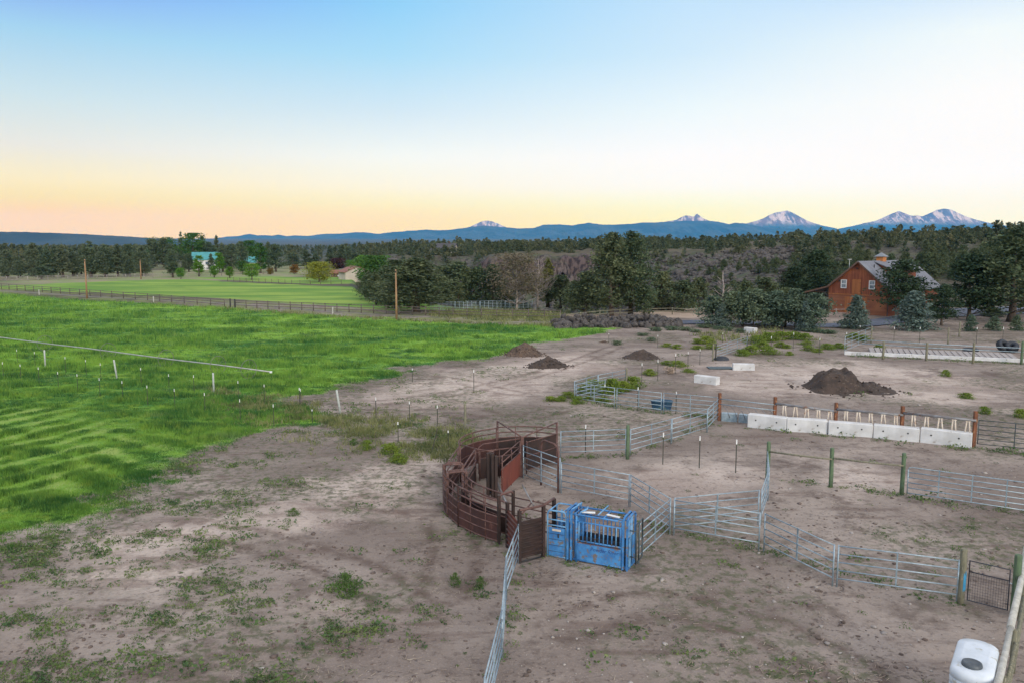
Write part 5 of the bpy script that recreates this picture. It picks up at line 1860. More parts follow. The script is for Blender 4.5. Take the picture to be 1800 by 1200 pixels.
# white water tank
zt = 1.45
far_, near_ = gp(1722, 1122, zt), gp(1706, 1186, zt)
ax = (near_ - far_)
ct = far_.lerp(near_, .5)
Lt = ax.length
tk = thing('water_tank', 'white plastic tank with rounded ends and a dark round lid at the bottom right corner', 'tank', (ct.x, ct.y, 0), math.atan2(ax.y, ax.x))


def stadium(L, Wd, n=10):
    r = Wd / 2
    pts = []
    for k in range(n + 1):
        a = -PI / 2 + PI * k / n
        pts.append((L / 2 - r * 0.75 + r * 0.75 * math.cos(a), r * math.sin(a)))
    for k in range(n + 1):
        a = PI / 2 + PI * k / n
        pts.append((-L / 2 + r * 0.75 + r * 0.75 * math.cos(a), r * math.sin(a)))
    return pts


def loft(sections):
    m = MB()
    n = len(sections[0][0])
    vs = [(x, y, z) for ring, z in sections for x, y in ring]
    fs = []
    for i in range(len(sections) - 1):
        for k in range(n):
            fs.append((i * n + k, i * n + (k + 1) % n, (i + 1) * n + (k + 1) % n, (i + 1) * n + k))
    m.add(vs, fs, True)
    m.add(vs[-n:], [tuple(range(n))], True)
    return m


WT = 0.98
secs = [(stadium(Lt * .96, WT * .96), -0.02), (stadium(Lt, WT), 0.06)]
for i in range(1, 7):
    z = 0.06 + i * 0.19
    secs += [(stadium(Lt, WT), z - 0.05), (stadium(Lt * .985, WT * .975), z - 0.025), (stadium(Lt * .985, WT * .975), z), (stadium(Lt, WT), z + 0.02)]
secs += [(stadium(Lt, WT), 1.33), (stadium(Lt * .98, WT * .97), 1.40), (stadium(Lt * .93, WT * .9), 1.445), (stadium(Lt * .7, WT * .6), 1.47)]
loft(secs).build('body', 'tank', tk)
MB().lathe([(0.235, 1.42), (0.24, 1.5), (0.225, 1.55), (0.19, 1.565), (0.18, 1.555), (0.02, 1.555)], 28, (Lt * 0.27, -0.02, 0)).build('lid', 'lid', tk)
MB().tube([(0, WT * .5 + .06, 0.05), (0, WT * .5 + .06, 0.32)], 0.05, 8).build('outlet', 'pvc', tk)

# ------------------------------------------------------------------ steel T posts, each with a white tip
def tpost_proto():
    b = MB()
    b.box((0, 0, 0.65), (0.055, 0.014, 1.4))
    b.box((0, 0.02, 0.65), (0.014, 0.04, 1.4))
    for k in range(9):
        b.box((0, -0.013, 0.2 + k * 0.13), (0.02, 0.012, 0.03))
    t = MB()
    t.box((0, 0.004, 1.455), (0.064, 0.034, 0.21))
    t.box((0, 0.026, 1.455), (0.024, 0.052, 0.21))
    return b.mesh('shaft'), t.mesh('white_tip')


TS, TT = tpost_proto()
TS.materials.append(M['tpost'])
TT.materials.append(M['tpost_tip'])


def tpost(px, top, base, label, group):
    if base is None:                # only the tip shows above the grass
        P = gp(px, top, 1.5)
        P.z = 0
        H = 1.5
    else:
        P = gp(px, base)
        H = hgt(top, P.y)
    r = thing('fence_stake', label, 'stake', P, random.uniform(-.4, .4), group)
    r.scale = (0.95, 0.95, H / 1.56) if base is not None else (0.7, 0.7, H / 1.56)
    for nm, me in (('shaft', TS), ('white_tip', TT)):
        c = bpy.data.objects.new(nm, me)
        COL.objects.link(c)
        c.parent = r
    return r


for px, t in [(29, 614), (60, 618), (4, 636), (35, 640), (114, 627), (101, 653), (67, 645), (150, 632), (176, 638), (174, 664), (135, 657), (214, 669), (247, 646), (296, 657), (340, 659), (258, 677), (306, 683), (418, 669), (464, 675), (359, 690), (421, 701), (480, 710), (528, 683)]:
    tpost(px, t, None, 'thin dark stake with a white tip standing in the green meadow grass', 'white tipped stakes in the meadow')
for px, t, b in [(527, 681, 714), (549, 719, 742), (661, 698, 736), (720, 705, 739), (769, 712, 750), (700, 741, 776), (788, 756, 785), (725, 647, 671), (833, 649, 688)]:
    tpost(px, t, b, 'dark steel stake with a white tip on bare ground at the meadow edge', 'white tipped stakes at the meadow edge')
for px, t, b in [(1128, 638, 672), (1156, 632, 668), (1187, 621, 656), (1209, 618, 647), (1230, 613, 641), (1156, 589, 610), (1070, 586, 602), (1270, 585, 602)]:
    tpost(px, t, b, 'dark stake with a white tip in the fence line leading to the brushy gate', 'stakes in the line to the brushy gate')
for px, t, b in [(1355, 591, 622), (1394, 584, 616), (1440, 594, 623), (1487, 584, 612)]:
    tpost(px, t, b, 'dark stake with a white tip right of the brushy gate', 'stakes right of the brushy gate')
for px, t, b in [(1511, 572, 596), (1571, 575, 601), (1616, 575, 603), (1716, 575, 604), (1762, 575, 604)]:
    tpost(px, t, b, 'dark stake of the far wire fence before the barn', 'stakes of the far wire fence')
for px, t, b in [(1121, 680, 721), (1188, 688, 727), (1063, 675, 710)]:
    tpost(px, t, b, 'dark stake standing against the back pen panels', 'stakes at the back pen panels')
for px, t, b, lab in [(1029, 746, 795, 'dark stake with a white tip behind the panel right of the tub'), (1165, 760, 816, 'white tipped stake left one of the three in front of the panel row'), (1229, 766, 823, 'white tipped stake middle one of the three on bare ground'), (1293, 772, 831, 'white tipped stake right one of the three, with a yellow band')]:
    tpost(px, t, b, lab, None)
# the leaning one
P = gp(758, 798)
o = MB().box((0, 0, 0.75), (0.05, 0.03, 1.7)).box((0, 0.02, 0.75), (0.014, 0.04, 1.7)).build('fence_stake', 'tpost')
o.location = P
o.rotation_euler = (0, 0.24, 0)
tag(o, 'dark stake leaning to the right before the rusty tub', 'stake')


# wire strands of the stake fences
def wires(pts, zs, label, r=0.007):
    b = MB()
    o0 = Vector(pts[0])
    for z in zs:
        b.tube([Vector(p) - o0 + Vector((0, 0, z)) for p in pts], r, 4, False)
    o = b.build('fence_wire', 'tpost')
    o.location = o0
    return tag(o, label, 'wire', None)


wires([gp(*q) for q in ((1487, 612), (1511, 596))] + [gp(*q) for q in ((1571, 601), (1616, 603), (1666, 605), (1716, 604), (1762, 604), (1830, 606))], (0.4, 0.8, 1.2, 1.5), 'dark wire strands of the far fence before the barn', 0.010)
wires([gp(*q) for q in ((1101, 682), (1128, 672), (1156, 668), (1187, 656), (1209, 647), (1230, 641), (1253, 634))], (0.5, 0.9, 1.3), 'thin wire strands of the fence leading to the brushy gate')
wires([gp(*q) for q in ((527, 714), (661, 736), (720, 739), (769, 750), (818, 758))], (0.4, 0.75, 1.1), 'thin wire strands along the stakes at the meadow edge', 0.005)
wires([gp(*q) for q in ((1313, 613), (1355, 622), (1394, 616), (1440, 623), (1484, 621))], (0.5, 0.9, 1.3), 'thin wire strands right of the brushy gate', 0.006)

# pale riser pipes in the meadow
for (px, t, b, lean, lab) in [(80, 615, 646, 0, 'short upright pale riser pipe, leftmost in the meadow'), (206, 632, 666, -0.2, 'leaning pale riser pipe under the left irrigation wheel'), (376, 655, 690, 0, 'upright pale riser pipe under the third irrigation wheel'), (599, 685, 729, -0.25, 'leaning pale pipe on the bare ground at the meadow corner')]:
    P = gp(px, b)
    H = hgt(t, P.y)
    m = MB().tube([(0, 0, -0.1), (lean * .5, 0, H / 2), (lean, 0, H - .02), (lean, 0, H)], [0.075, 0.075, 0.075, 0.06], 10)
    o = m.build('riser_pipe', 'pvc')
    o.location = P
    tag(o, lab, 'pipe')

# ------------------------------------------------------------------ wheel line
zc = 0.86
E0, E1 = gp(476, 653, zc), gp(-160, 573, zc)
wl = thing('wheel_line', 'long pale irrigation pipe on thin spoked wheels crossing the meadow', 'irrigation line', (E0.x, E0.y, 0), math.atan2((E1 - E0).y, (E1 - E0).x))
Lw = (Vector((E1.x, E1.y)) - Vector((E0.x, E0.y))).length
m = MB().tube([(0, 0, zc)] + [(Lw * k / 10, 0, zc + 0.03 * math.sin(k * 2.1)) for k in range(1, 11)], 0.062, 10)
m.build('pipe', 'irrig', wl)
MB().lathe([(0.0, -0.12), (0.12, -0.1), (0.12, 0.05)], 12, (0, 0, zc)).build('end_cap', 'tpost_tip', wl)
dirw = (E1 - E0).normalized()
for px in (437, 383, 291, 190, 78, -60):
    t = (px - 476) / (-160 - 476)
    # solve along the line for the column of the photograph
    best = min((abs((900 + F * (E0.x + (E1.x - E0.x) * s) / ((E0.y + (E1.y - E0.y) * s) * CP + 1.3)) - px), s) for s in [i / 800 for i in range(801)])[1]
    x = Lw * best
    w = MB().tube([(x, 0.86 * math.cos(a), zc + 0.86 * math.sin(a)) for a in [2 * PI * k / 36 for k in range(36)]], 0.024, 6, closed=True).build('wheel', 'wheel', wl)
    sb = MB()
    for k in range(8):
        a = 2 * PI * k / 8 + 0.2
        sb.tube([(x, 0, zc), (x, 0.85 * math.cos(a), zc + 0.85 * math.sin(a))], 0.009, 4, False)
    sb.build('spokes', 'wheel', w)

# ------------------------------------------------------------------ utility poles
for (px, t, b, r, lab) in [(697, 474, 562, 0.17, 'nearest bare utility pole, before the broad juniper'), (153, 456, 525, 0.19, 'bare brown utility pole on the track, left part of the meadow'), (248, 457, 491, 0.2, 'distant pale utility pole at the far edge of the meadow')]:
    P = gp(px, b)
    H = hgt(t, P.y)
    m = MB().tube([(0, 0, -0.3), (0.02, 0, H * .5), (0.0, 0, H * .98), (0.0, 0, H)], [r * 1.1, r * .9, r * .72, r * .6], 10)
    o = m.build('utility_pole', 'pole_wood')
    o.location = P
    tag(o, lab, 'utility pole')
    MB().box((0, -0.12, H - 0.35), (0.16, 0.12, 0.3)).build('bracket', 'black', o)

# ------------------------------------------------------------------ long pasture fences
def rail_fence(name, pts, nposts, zs, h, label, mat, r=0.06, pr=0.09, flat=False):
    P = [gp(*q) for q in pts]
    root = thing(name, label, 'fence', P[0])
    seg = [0]
    for i in range(1, len(P)):
        seg.append(seg[-1] + (P[i] - P[i - 1]).length)

    def at(s):
        for i in range(1, len(P)):
            if s <= seg[i] + 1e-6:
                return P[i - 1].lerp(P[i], (s - seg[i - 1]) / (seg[i] - seg[i - 1]))
        return P[-1]
    pp = [at(seg[-1] * k / (nposts - 1)) - P[0] for k in range(nposts)]
    for p in pp:
        MB().tube([p + Vector((0, 0, -.1)), p + Vector((0, 0, h + random.uniform(-.04, .06)))], pr, 7).build('post', mat, root)
    for z in zs:
        MB().tube([p + Vector((0, -pr, z)) for p in pp], r, 6).build('rail', mat, root)
    return root


rail_fence('pipe_fence', [(-150, 500), (0, 508), (150, 520), (270, 529), (395, 540)], 32, (0.5, 0.95, 1.4), 1.5, 'dark pipe fence along the track, left of the dark gate posts', 'fence_brown')
rail_fence('pipe_fence', [(414, 541), (560, 547), (700, 553), (850, 559), (985, 561)], 26, (0.5, 0.95, 1.4), 1.5, 'dark pipe fence along the track, right of the dark gate posts', 'fence_brown')
post(gp(405, 541), 1.75, 0.13, 'dark gate post in the pasture fence, left one', 'black', 'gate_post')
post(gp(413, 542), 1.75, 0.13, 'dark gate post in the pasture fence, right one', 'black', 'gate_post')
for (px, b) in [(69, 519), (270, 532), (585, 553)]:
    post(gp(px, b), 1.3, 0.11, 'short pale post standing beside the track', 'wood_pale', 'marker_post', group='pale posts beside the track')
rail_fence('board_fence', [(-100, 496), (0, 495), (110, 492), (245, 489), (330, 487)], 26, (0.5, 0.95, 1.4), 1.5, 'pale board fence in front of the dark conifer belt', 'fence_pale', 0.06, 0.09)
rail_fence('wire_fence', [(400, 495), (450, 497), (520, 500), (600, 500)], 16, (0.8, 1.2), 1.35, 'thin post fence between the far meadow and the pale lawn', 'fence_brown', 0.025, 0.07)
rail_fence('board_fence', [(330, 487), (420, 484), (480, 482)], 9, (0.6, 1.2), 1.3, 'dull rail fence below the teal roofed house', 'fence_brown', 0.05, 0.08)
for (a, b, lab) in [((757, 548), (800, 546), 'first'), ((800, 546), (844, 545), 'second'), ((844, 545), (888, 544), 'third'), ((888, 544), (936, 543), 'last')]:
    panel(gp(*a), gp(*b), lab + ' from the left of the pale pipe panels in the rough grass before the rim', h=1.65, rails=6, low=0.2, mids=5, r=0.03, group='pale pipe panels before the rim')
rail_fence('pole_fence', [(985, 566), (1080, 556), (1180, 553), (1228, 556)], 7, (0.6, 1.1), 1.25, 'low weathered pole fence behind the rock wall', 'wood_grey', 0.07, 0.09)
rail_fence('pipe_fence', [(1390, 560), (1440, 557), (1500, 556)], 5, (0.6, 1.2), 1.35, 'pale rail fence in front of the barn doors', 'fence_pale', 0.04, 0.06)

def sst(t):
    t = min(1, max(0, t * 3))
    return t * t * (3 - 2 * t)


# ------------------------------------------------------------------ dung heaps
def heap(px, base, wpx, top, label, mat, seed, skew=0.0, flat=0.0, ramble=0.0):
    P = gp(px, base)
    Rw = wpx * P.y / F / 2
    Hh = hgt(top, P.y)
    n, kr = 72, 26
    vs = []
    for i in range(kr + 1):
        t = i / kr
        for k in range(n):
            a = 2 * PI * k / n
            rr = Rw * t * (1 + 0.16 * (float(fbm(math.cos(a) * 1.6 + seed, math.sin(a) * 1.6, seed, 3)) - 0.5) * 2)
            x, y = rr * math.cos(a), rr * math.sin(a) * 0.9
            prof = max(0.0, (1 - t) ** (1.05 + ramble)) * (1 - flat) + flat * max(0, 1 - t ** 2.2) * (1 - t * .3)
            z = Hh * prof
            if ramble:
                q = x / Rw
                yy_ = abs(y / Rw)
                body = sst((q + .92) / 1.4) * sst((.30 - q) / 1.2) * sst((.62 - yy_) / 1.3)
                tail = .30 * sst((.95 - q) / 1.5) * sst((q + .1) / .9) * sst((.5 - yy_) / 1.2)
                z = Hh * max(body * (.82 + .22 * math.exp(-((q - .02) / .10) ** 2) + .05 * math.sin(q * 17)), tail)
            z += Hh * 0.34 * (float(fbm(x * 1.1 + seed * 3, y * 1.1, seed + 4, 5)) - 0.5) * min(1, 4 * (1 - t)) * (0.9 + ramble)
            vs.append((x + skew * Hh * prof, y, z - 0.04 - 0.1 * (t > 0.98)))
    fs = [(i * n + k, i * n + (k + 1) % n, (i + 1) * n + (k + 1) % n, (i + 1) * n + k) for i in range(kr) for k in range(n)]
    b = MB()
    b.add(vs, fs, True)
    rnd = random.Random(seed)
    for k in range(150):                      # clods lying on it and rolled out round its foot
        a = rnd.uniform(0, 2 * PI)
        t = rnd.uniform(0.35, 1.25)
        i = min(int(t * kr), kr)
        v0 = vs[i * n + int(a / (2 * PI) * n) % n]
        sx = rnd.uniform(0.04, 0.15) * (1 if Rw > 2 else .6)
        c = Vector((v0[0] * max(1, t), v0[1] * max(1, t), max(v0[2], 0) + sx * .2))
        b.add([c + Vector(q_) * sx * rnd.uniform(.7, 1.3) for q_ in ((1, 0, 0), (0, 1, 0), (-1, 0, 0), (0, -1, 0), (0, 0, .8), (0, 0, -.8))], [(0, 1, 4), (1, 2, 4), (2, 3, 4), (3, 0, 4), (1, 0, 5), (2, 1, 5), (3, 2, 5), (0, 3, 5)])
    o = b.build('compost_heap', mat)
    o.location = (P.x, P.y, 0)
    # ragged clods and straw over it keep the heap from looking smooth
    return tag(o, label, 'heap')


heap(922, 623, 72, 599, 'brown heap at the meadow edge, left of the darker cone', 'manure_brown', 3)
heap(963, 643, 76, 625, 'dark cone shaped heap on the bare yard, nearest of the three', 'manure', 5)
heap(1127, 628, 66, 612, 'low dark heap with a long left foot, right one of the three', 'manure', 8, 0.25)
heap(1062, 602, 14, 598, 'tiny brown heap near the rock wall', 'manure_brown', 11)
heap(1492, 683, 168, 645, 'very large lumpy dark heap in the right hand yard', 'manure', 14, 0.0, 0.35, 0.35)

# ------------------------------------------------------------------ concrete blocks
def block(a, b, top, label, depth=0.62, group=None, holes=True, mat='concrete'):
    A, B = gp(*a), gp(*b)
    d = B - A
    L = d.length
    H = (hgt(top[0], A.y) + hgt(top[1], B.y)) / 2
    o = MB().bbox((L / 2, depth / 2, H / 2 - 0.03), (L - 0.035, depth, H + 0.06), 0.035).build('concrete_block', mat)
    o.location = (A.x, A.y, 0)
    o.rotation_euler = (0, 0, math.atan2(d.y, d.x))
    tag(o, label, 'concrete block', group)
    if holes:
        for f in (0.22, 0.75):
            MB().lathe([(0.0, 0), (0.05, 0.0), (0.05, 0.012)], 12).build('lifting_hole', 'hole', o)
            h = o.children[-1] if False else COL.objects[-1]
            h.parent = o
            h.location = (L * f, -0.002, H * 0.6)
            h.rotation_euler = (PI / 2, 0, 0)
    return o


bl = [((1313, 750), (1382, 758), (728, 733.5)), ((1382, 758), (1455, 762), (734, 740)), ((1455, 763), (1534, 769), (740, 747)), ((1534, 769), (1616, 777), (747, 752.5)), ((1616, 777), (1708, 788), (753, 761))]
for i, (a, b, t) in enumerate(bl):
    block(a, b, t, ['pale concrete block at the left end of the feed barrier', 'pale concrete block second from the left in the feed barrier', 'pale concrete block in the middle of the feed barrier', 'pale concrete block second from the right in the feed barrier', 'pale concrete block at the right end of the feed barrier'][i], 0.6, 'concrete blocks of the feed barrier')
block((1219, 672), (1259, 677), (659, 663), 'white concrete block alone on the bare yard, left one of the two', 0.7, None, False)
block((1288, 650), (1327, 651), (639, 640), 'white concrete block alone on the bare yard, right one of the two', 0.7, None, False)
block((1307, 585), (1326, 587), (575, 577), 'white concrete block lying far back before the blue green row', 0.7, None, False)
# bluish low blocks under the cable
block((1267, 739), (1296, 741), (725, 727), 'low bluish block under the cable bars, left one', 0.4, None, False, 'galv')
block((1297, 741), (1313, 743), (727, 729), 'low bluish block under the cable bars, right one', 0.4, None, False, 'galv')

# posts and pipe of the feed barrier
off = Vector((0.25, 0.75, 0))
fp = []
for (px, b, t, lab) in [(1264, 738, 690, 'red capped post where the panels meet the feed fence'), (1361, 747, 697, 'red brown post behind the left end of the concrete feed barrier'), (1468, 755, 707, 'red brown post second from the left behind the feed barrier'), (1584, 767, 713, 'red brown post third from the left behind the feed barrier'), (1711, 785, 722, 'red brown post at the right end of the feed barrier')]:
    P = gp(px, b)
    H = hgt(t, P.y)
    o = MB().bbox((0, 0, H / 2 - 0.1), (0.2, 0.2, H + 0.2), 0.02).build('feed_post', 'wood_rust')
    o.location = P
    o.rotation_euler = (0, 0, random.uniform(-.15, .15))
    tag(o, lab, 'post')
    fp.append((P, H))
for i in (1, 2, 3):
    A, B = fp[i][0], fp[i + 1][0]
    ha, hb_ = fp[i][1] - 0.42, fp[i + 1][1] - 0.55
    fr_ = thing('feed_rail', ['grey pipe with hanging white slats, left span of the feed barrier', 'grey pipe with hanging white slats, middle span of the feed barrier', 'grey pipe with hanging white slats, right span of the feed barrier'][i - 1], 'feed rail', A)
    d = B - A
    MB().tube([Vector((0, -.12, ha)), d * .5 + Vector((0, -.12, (ha + hb_) / 2)), d + Vector((0, -.12, hb_))], 0.085, 10).build('pipe', 'pipe_grey', fr_)
    n = 5
    for k in range(n):
        f = (k + 0.75) / (n + 0.35)
        b = MB()
        c = d * f + Vector((0, -.12, 0))
        zt_ = ha + (hb_ - ha) * f
        dn = d.normalized()
        for s in (-1, 1):
            sp_ = random.uniform(0.03, 0.16) * s
            p0 = c + dn * 0.06 * s + Vector((0, -.03, zt_ - 0.05))
            p1 = c + dn * (0.06 * s + sp_ * 0.8) + Vector((0, -.10, max(zt_ - 0.95, 0.35)))
            b.tube([p0, p1], [0.05, 0.04], 6)
        b.tube([c + dn * -0.16 + Vector((0, -.03, zt_ - 0.08)), c + dn * 0.16 + Vector((0, -.03, zt_ - 0.08))], 0.035, 6)
        b.build('slat', 'slat', fr_)
# cable section with slanted bars
A, B = fp[0][0], fp[1][0]
d = B - A
cs = thing('cable_section', 'pipe and slanted thin bars between the red capped post and the feed barrier', 'fence', A)
for z in (1.05, 1.42):
    MB().tube([Vector((0, -.1, z + .1)), d + Vector((0, -.1, z))], 0.03, 8).build('rail', 'galv', cs)
for k in range(7):
    c = d * ((k + .3) / 7.2)
    MB().tube([c + Vector((0, -.1, 1.15)), c + d.normalized() * 0.35 + Vector((0, -.1, 0.75)), c + d.normalized() * 0.55 + Vector((0, -.1, 0.25))], 0.02, 6).build('slanted_bar', 'pipe_grey', cs)

# blue green water tub behind the panels
P = gp(1167, 722)
o = MB().lathe([(0.52, -0.02), (0.56, 0.3), (0.6, 0.58), (0.63, 0.6), (0.58, 0.62), (0.53, 0.3), (0.5, 0.12), (0.02, 0.1)], 28).build('water_tub', 'tub')
o.location = P + Vector((0, 0.9, 0))
o.scale = (1.35, 0.9, 1)
tag(o, 'dark blue green stock tub behind the galvanised panel', 'tub')

# ------------------------------------------------------------------ far feed alley at the right
A, B = gp(1484, 623), gp(1800, 637)
d = B - A
L = d.length
dn = d.normalized()
pn = Vector((-dn.y, dn.x, 0))
fa = MB().bbox((L / 2, 0.1, 0.12), (L, 0.25, 0.5), 0.03).build('feed_kerb', 'concrete')
fa.location = A
fa.rotation_euler = (0, 0, math.atan2(d.y, d.x))
tag(fa, 'long whitish kerb of the far feed alley', 'kerb')
n = 24
for k in range(n):
    c = A + dn * (L * 0.16 + L * 0.84 * (k + .5) / n) + pn * 3.0
    o = MB().bbox((0, 0, 0.03), (L * .84 / n - 0.09, 5.2, 0.3), 0.02).build('alley_slab', 'slab')
    o.location = c
    o.rotation_euler = (0.03, 0, math.atan2(d.y, d.x) + 0.0)
    tag(o, 'grey concrete slab laid in the floor of the far feed alley', 'slab', 'slabs of the far feed alley')
for (px, b, t, lab) in [(1552, 631, 600, 'pale wood post at the far feed alley, left one'), (1628, 634, 602, 'pale wood post at the far feed alley, second from the left'), (1710, 639, 602, 'brown wood post at the far feed alley, third from the left'), (1795, 640, 600, 'green wood post at the right end of the far feed alley')]:
    P = gp(px, b)
    post(P, hgt(t, P.y), 0.12, lab, 'wood_green' if px > 1780 else 'wood_grey')
fr_ = thing('pipe_rail', 'twin pale pipes running between the posts of the far feed alley', 'rail', A)
for z in (1.05, 1.45):
    MB().tube([Vector((L * 0.1 * dn.x, L * 0.1 * dn.y, z + 0.2)) + pn * .3, d * 0.5 + pn * .3 + Vector((0, 0, z + 0.05)), d + pn * .3 + Vector((0, 0, z))], 0.04, 8).build('rail', 'galv', fr_)
# old tyres
def tyre(px, b, R, r, label, rx, rz):
    P = gp(px, b)
    m = MB()
    prof = [(R - r * 1.1, -r * .75), (R - r * .5, -r), (R, -r * .8), (R + r * .1, -r * .4), (R + r * .1, r * .4), (R, r * .8), (R - r * .5, r), (R - r * 1.1, r * .75), (R - r * 1.15, 0), (R - r * 1.1, -r * .75)]
    m.lathe(prof, 36, cap=False)
    for k in range(28):
        a = 2 * PI * k / 28
        m.box((math.cos(a) * (R + r * .08), math.sin(a) * (R + r * .08), 0), (0.08, 0.05, r * 1.3), a)
    o = m.build('tyre', 'rubber')
    o.location = (P.x, P.y, R * abs(math.sin(rx)) + r * abs(math.cos(rx)) - 0.05)
    o.rotation_euler = (rx, 0, rz)
    return tag(o, label, 'tyre')


tyre(1762, 618, 0.66, 0.34, 'big old black tyre, left one of the pair behind the far alley', 1.0, 0.3)
tyre(1778, 619, 0.62, 0.36, 'big old black tyre, right one of the pair behind the far alley', 0.7, -0.5)
tyre(1706, 617, 0.75, 0.2, 'flat black tyre lying on the slabs of the far alley', 0.0, 0.1)

# rubber mat and scrap on the yard
o = MB().bbox((0, 0, 0.05), (2.4, 1.3, 0.12), 0.02).build('rubber_mat', 'dark_steel')
o.location = gp(1266, 647)
tag(o, 'grey flat mat lying near the brushy gate', 'mat')
o = MB().lathe([(0.0, 0.5), (0.35, 0.45), (0.6, 0.2), (0.66, -0.05)], 14, cap=False).build('tarp_bundle', 'rubber')
o.location = gp(1268, 632)
o.scale = (1.3, .9, .8)
tag(o, 'dark bundle lying under the gate in the brush', 'bundle')

# ------------------------------------------------------------------ rock wall: single boulders piled up
def rock_mesh(seed):
    rg = np.random.default_rng(seed)
    import bmesh
    bm = bmesh.new()
    bmesh.ops.create_icosphere(bm, subdivisions=2, radius=1)
    for v in bm.verts:
        c = v.co.normalized()
        k = 1 + 0.28 * (float(fbm(c.x * 1.4 + seed, c.y * 1.4 + c.z * 1.7, seed, 3)) - 0.5) * 2
        v.co = Vector((c.x * 1.1, c.y * 0.9, c.z * 0.8)) * k
    for _ in range(5):
        nrm = Vector(rg.normal(size=3)).normalized()
        dd = rg.uniform(0.6, 0.85)
        for v in bm.verts:
            e = v.co.dot(nrm) - dd
            if e > 0:
                v.co -= nrm * e
    me = bpy.data.meshes.new('boulder')
    bm.to_mesh(me)
    bm.free()
    me.materials.append(M['rock'])
    return me


RK = [rock_mesh(40 + i) for i in range(7)]
rng = np.random.default_rng(77)


def boulder(x, y, z, s, label, group):
    o = bpy.data.objects.new('boulder', RK[rng.integers(len(RK))])
    COL.objects.link(o)
    o.location = (x, y, z)
    o.rotation_euler = tuple(rng.uniform(0, 6.28, 3))
    o.scale = tuple(s * rng.uniform(0.75, 1.25, 3))
    return tag(o, label, 'boulder', group)


for k in range(255):
    u = rng.uniform(972, 1196)
    f = (u - 972) / 224
    bb = 575 - 2 * f + rng.uniform(-10, 3)
    P = gp(u, bb)
    Hm = (1.5 if u < 1140 else 1.5 * (1 - (u - 1140) / 80)) * min(1, 0.4 + (u - 972) / 40)
    lift = rng.uniform(0, 1) * Hm * max(0.1, 1 - abs(bb - 570) / 9)
    boulder(P.x, P.y, lift, rng.uniform(0.28, 0.62) * (1.25 if lift < 0.4 else 0.95), 'dark lichened boulder in the long heap under the tall junipers', 'boulders of the long rock heap')
for (px, b, s) in [(1150, 545, 0.9), (1163, 543, 1.2), (1178, 544, 1.0), (1140, 548, 0.7), (1196, 545, 0.8)]:
    P = gp(px, b)
    boulder(P.x, P.y, s * .3, s, 'grey boulder on the dry patch behind the rock heap', 'boulders on the dry patch')

# ------------------------------------------------------------------ brush one can count
G = 'yellow green bushes'
for (px, b, t, w) in [(1225, 604, 594, 22), (1243, 604, 590, 26), (1250, 613, 604, 24), (1226, 613, 606, 26), (1190, 612, 604, 22), (1172, 609, 602, 18), (1330, 604, 589, 32), (1350, 600, 584, 34), (1371, 597, 582, 36), (1395, 596, 582, 36), (1414, 598, 585, 24), (1340, 612, 600, 32), (1320, 622, 606, 30), (1305, 625, 612, 22),
                       (1350, 622, 608, 30), (1372, 610, 600, 22), (1383, 612, 604, 18), (1388, 624, 616, 14), (1455, 613, 603, 26), (1475, 612, 602, 26), (1420, 616, 606, 26), (1437, 619, 611, 18), (1418, 606, 598, 20), (1500, 596, 584, 24), (1518, 600, 588, 22), (1545, 612, 603, 16),
                       (1045, 690, 666, 40), (1075, 690, 664, 40), (1095, 687, 668, 30), (1113, 682, 660, 34), (1028, 690, 674, 24), (1142, 659, 647, 26), (1172, 640, 632, 22), (1192, 644, 632, 28), (1210, 654, 646, 20), (1060, 705, 695, 26), (1034, 702, 696, 26),
                       (1000, 698, 686, 26), (1015, 708, 694, 22), (985, 704, 694, 22), (968, 704, 694, 26), (1795, 733, 716, 22), (1662, 661, 648, 14), (1698, 699, 688, 26), (1730, 727, 712, 22)]:
    ptree('rabbit', 'bush', 'small yellow green bush in the brush about the back fences', 'bush', px, b, t, w * 1.35, G)
for (px, b, t, w, lab) in [(686, 796, 776, 44, 'wide yellow green bush on the bare ground left of the rusty tub'), (646, 788, 771, 28, 'round yellow green bush left of the wide one by the tub'), (700, 812, 795, 44, 'flat yellow green bush nearest the rusty tub'), (622, 781, 768, 24, 'deep green bush left of the round one by the meadow edge'),
                           (516, 905, 889, 28, 'lone green bush on the bare ground between meadow and chute'), (609, 1046, 1004, 50, 'bushy green weed clump on the bare ground, largest of the foreground'), (845, 1030, 1008, 28, 'bright green clump left of the panels running to the camera'), (800, 1028, 1002, 26, 'pale green clump left of the bright one near the panels')]:
    ptree('greenbush' if 'yellow' not in lab else 'rabbit', 'bush', lab, 'bush', px, b, t, w)
for (px, b, t, w) in [(1150, 582, 575, 26), (1180, 580, 573, 26), (1205, 581, 574, 24), (1222, 584, 578, 20), (1240, 576, 569, 30), (1262, 579, 573, 22), (1299, 585, 577, 20), (1282, 582, 574, 18), (1430, 584, 577, 30), (1455, 586, 579, 30), (1130, 590, 584, 22), (1145, 600, 592, 16), (1085, 606, 598, 18)]:
    ptree('sage', 'bush', 'low grey green sage bush between the rock heap and the blue green row', 'bush', px, b, t, w, 'sage bushes behind the yards')
P = gp(1180, 655)
o = ptree('sage', 'bush', 'pale dry tan tuft in the line of stakes', 'bush', 1178, 656, 643, 22)
o.children[0].data = o.children[0].data.copy()
o.children[0].data.materials[0] = simple('dry_straw', (0.42, 0.33, 0.26), (0.32, 0.25, 0.2), 4, 0.9)
# ------------------------------------------------------------------ rusty crowding tub and curved alley
def vec(px, py):
    p = gp(px, py)
    return Vector((p.x, p.y, 0))


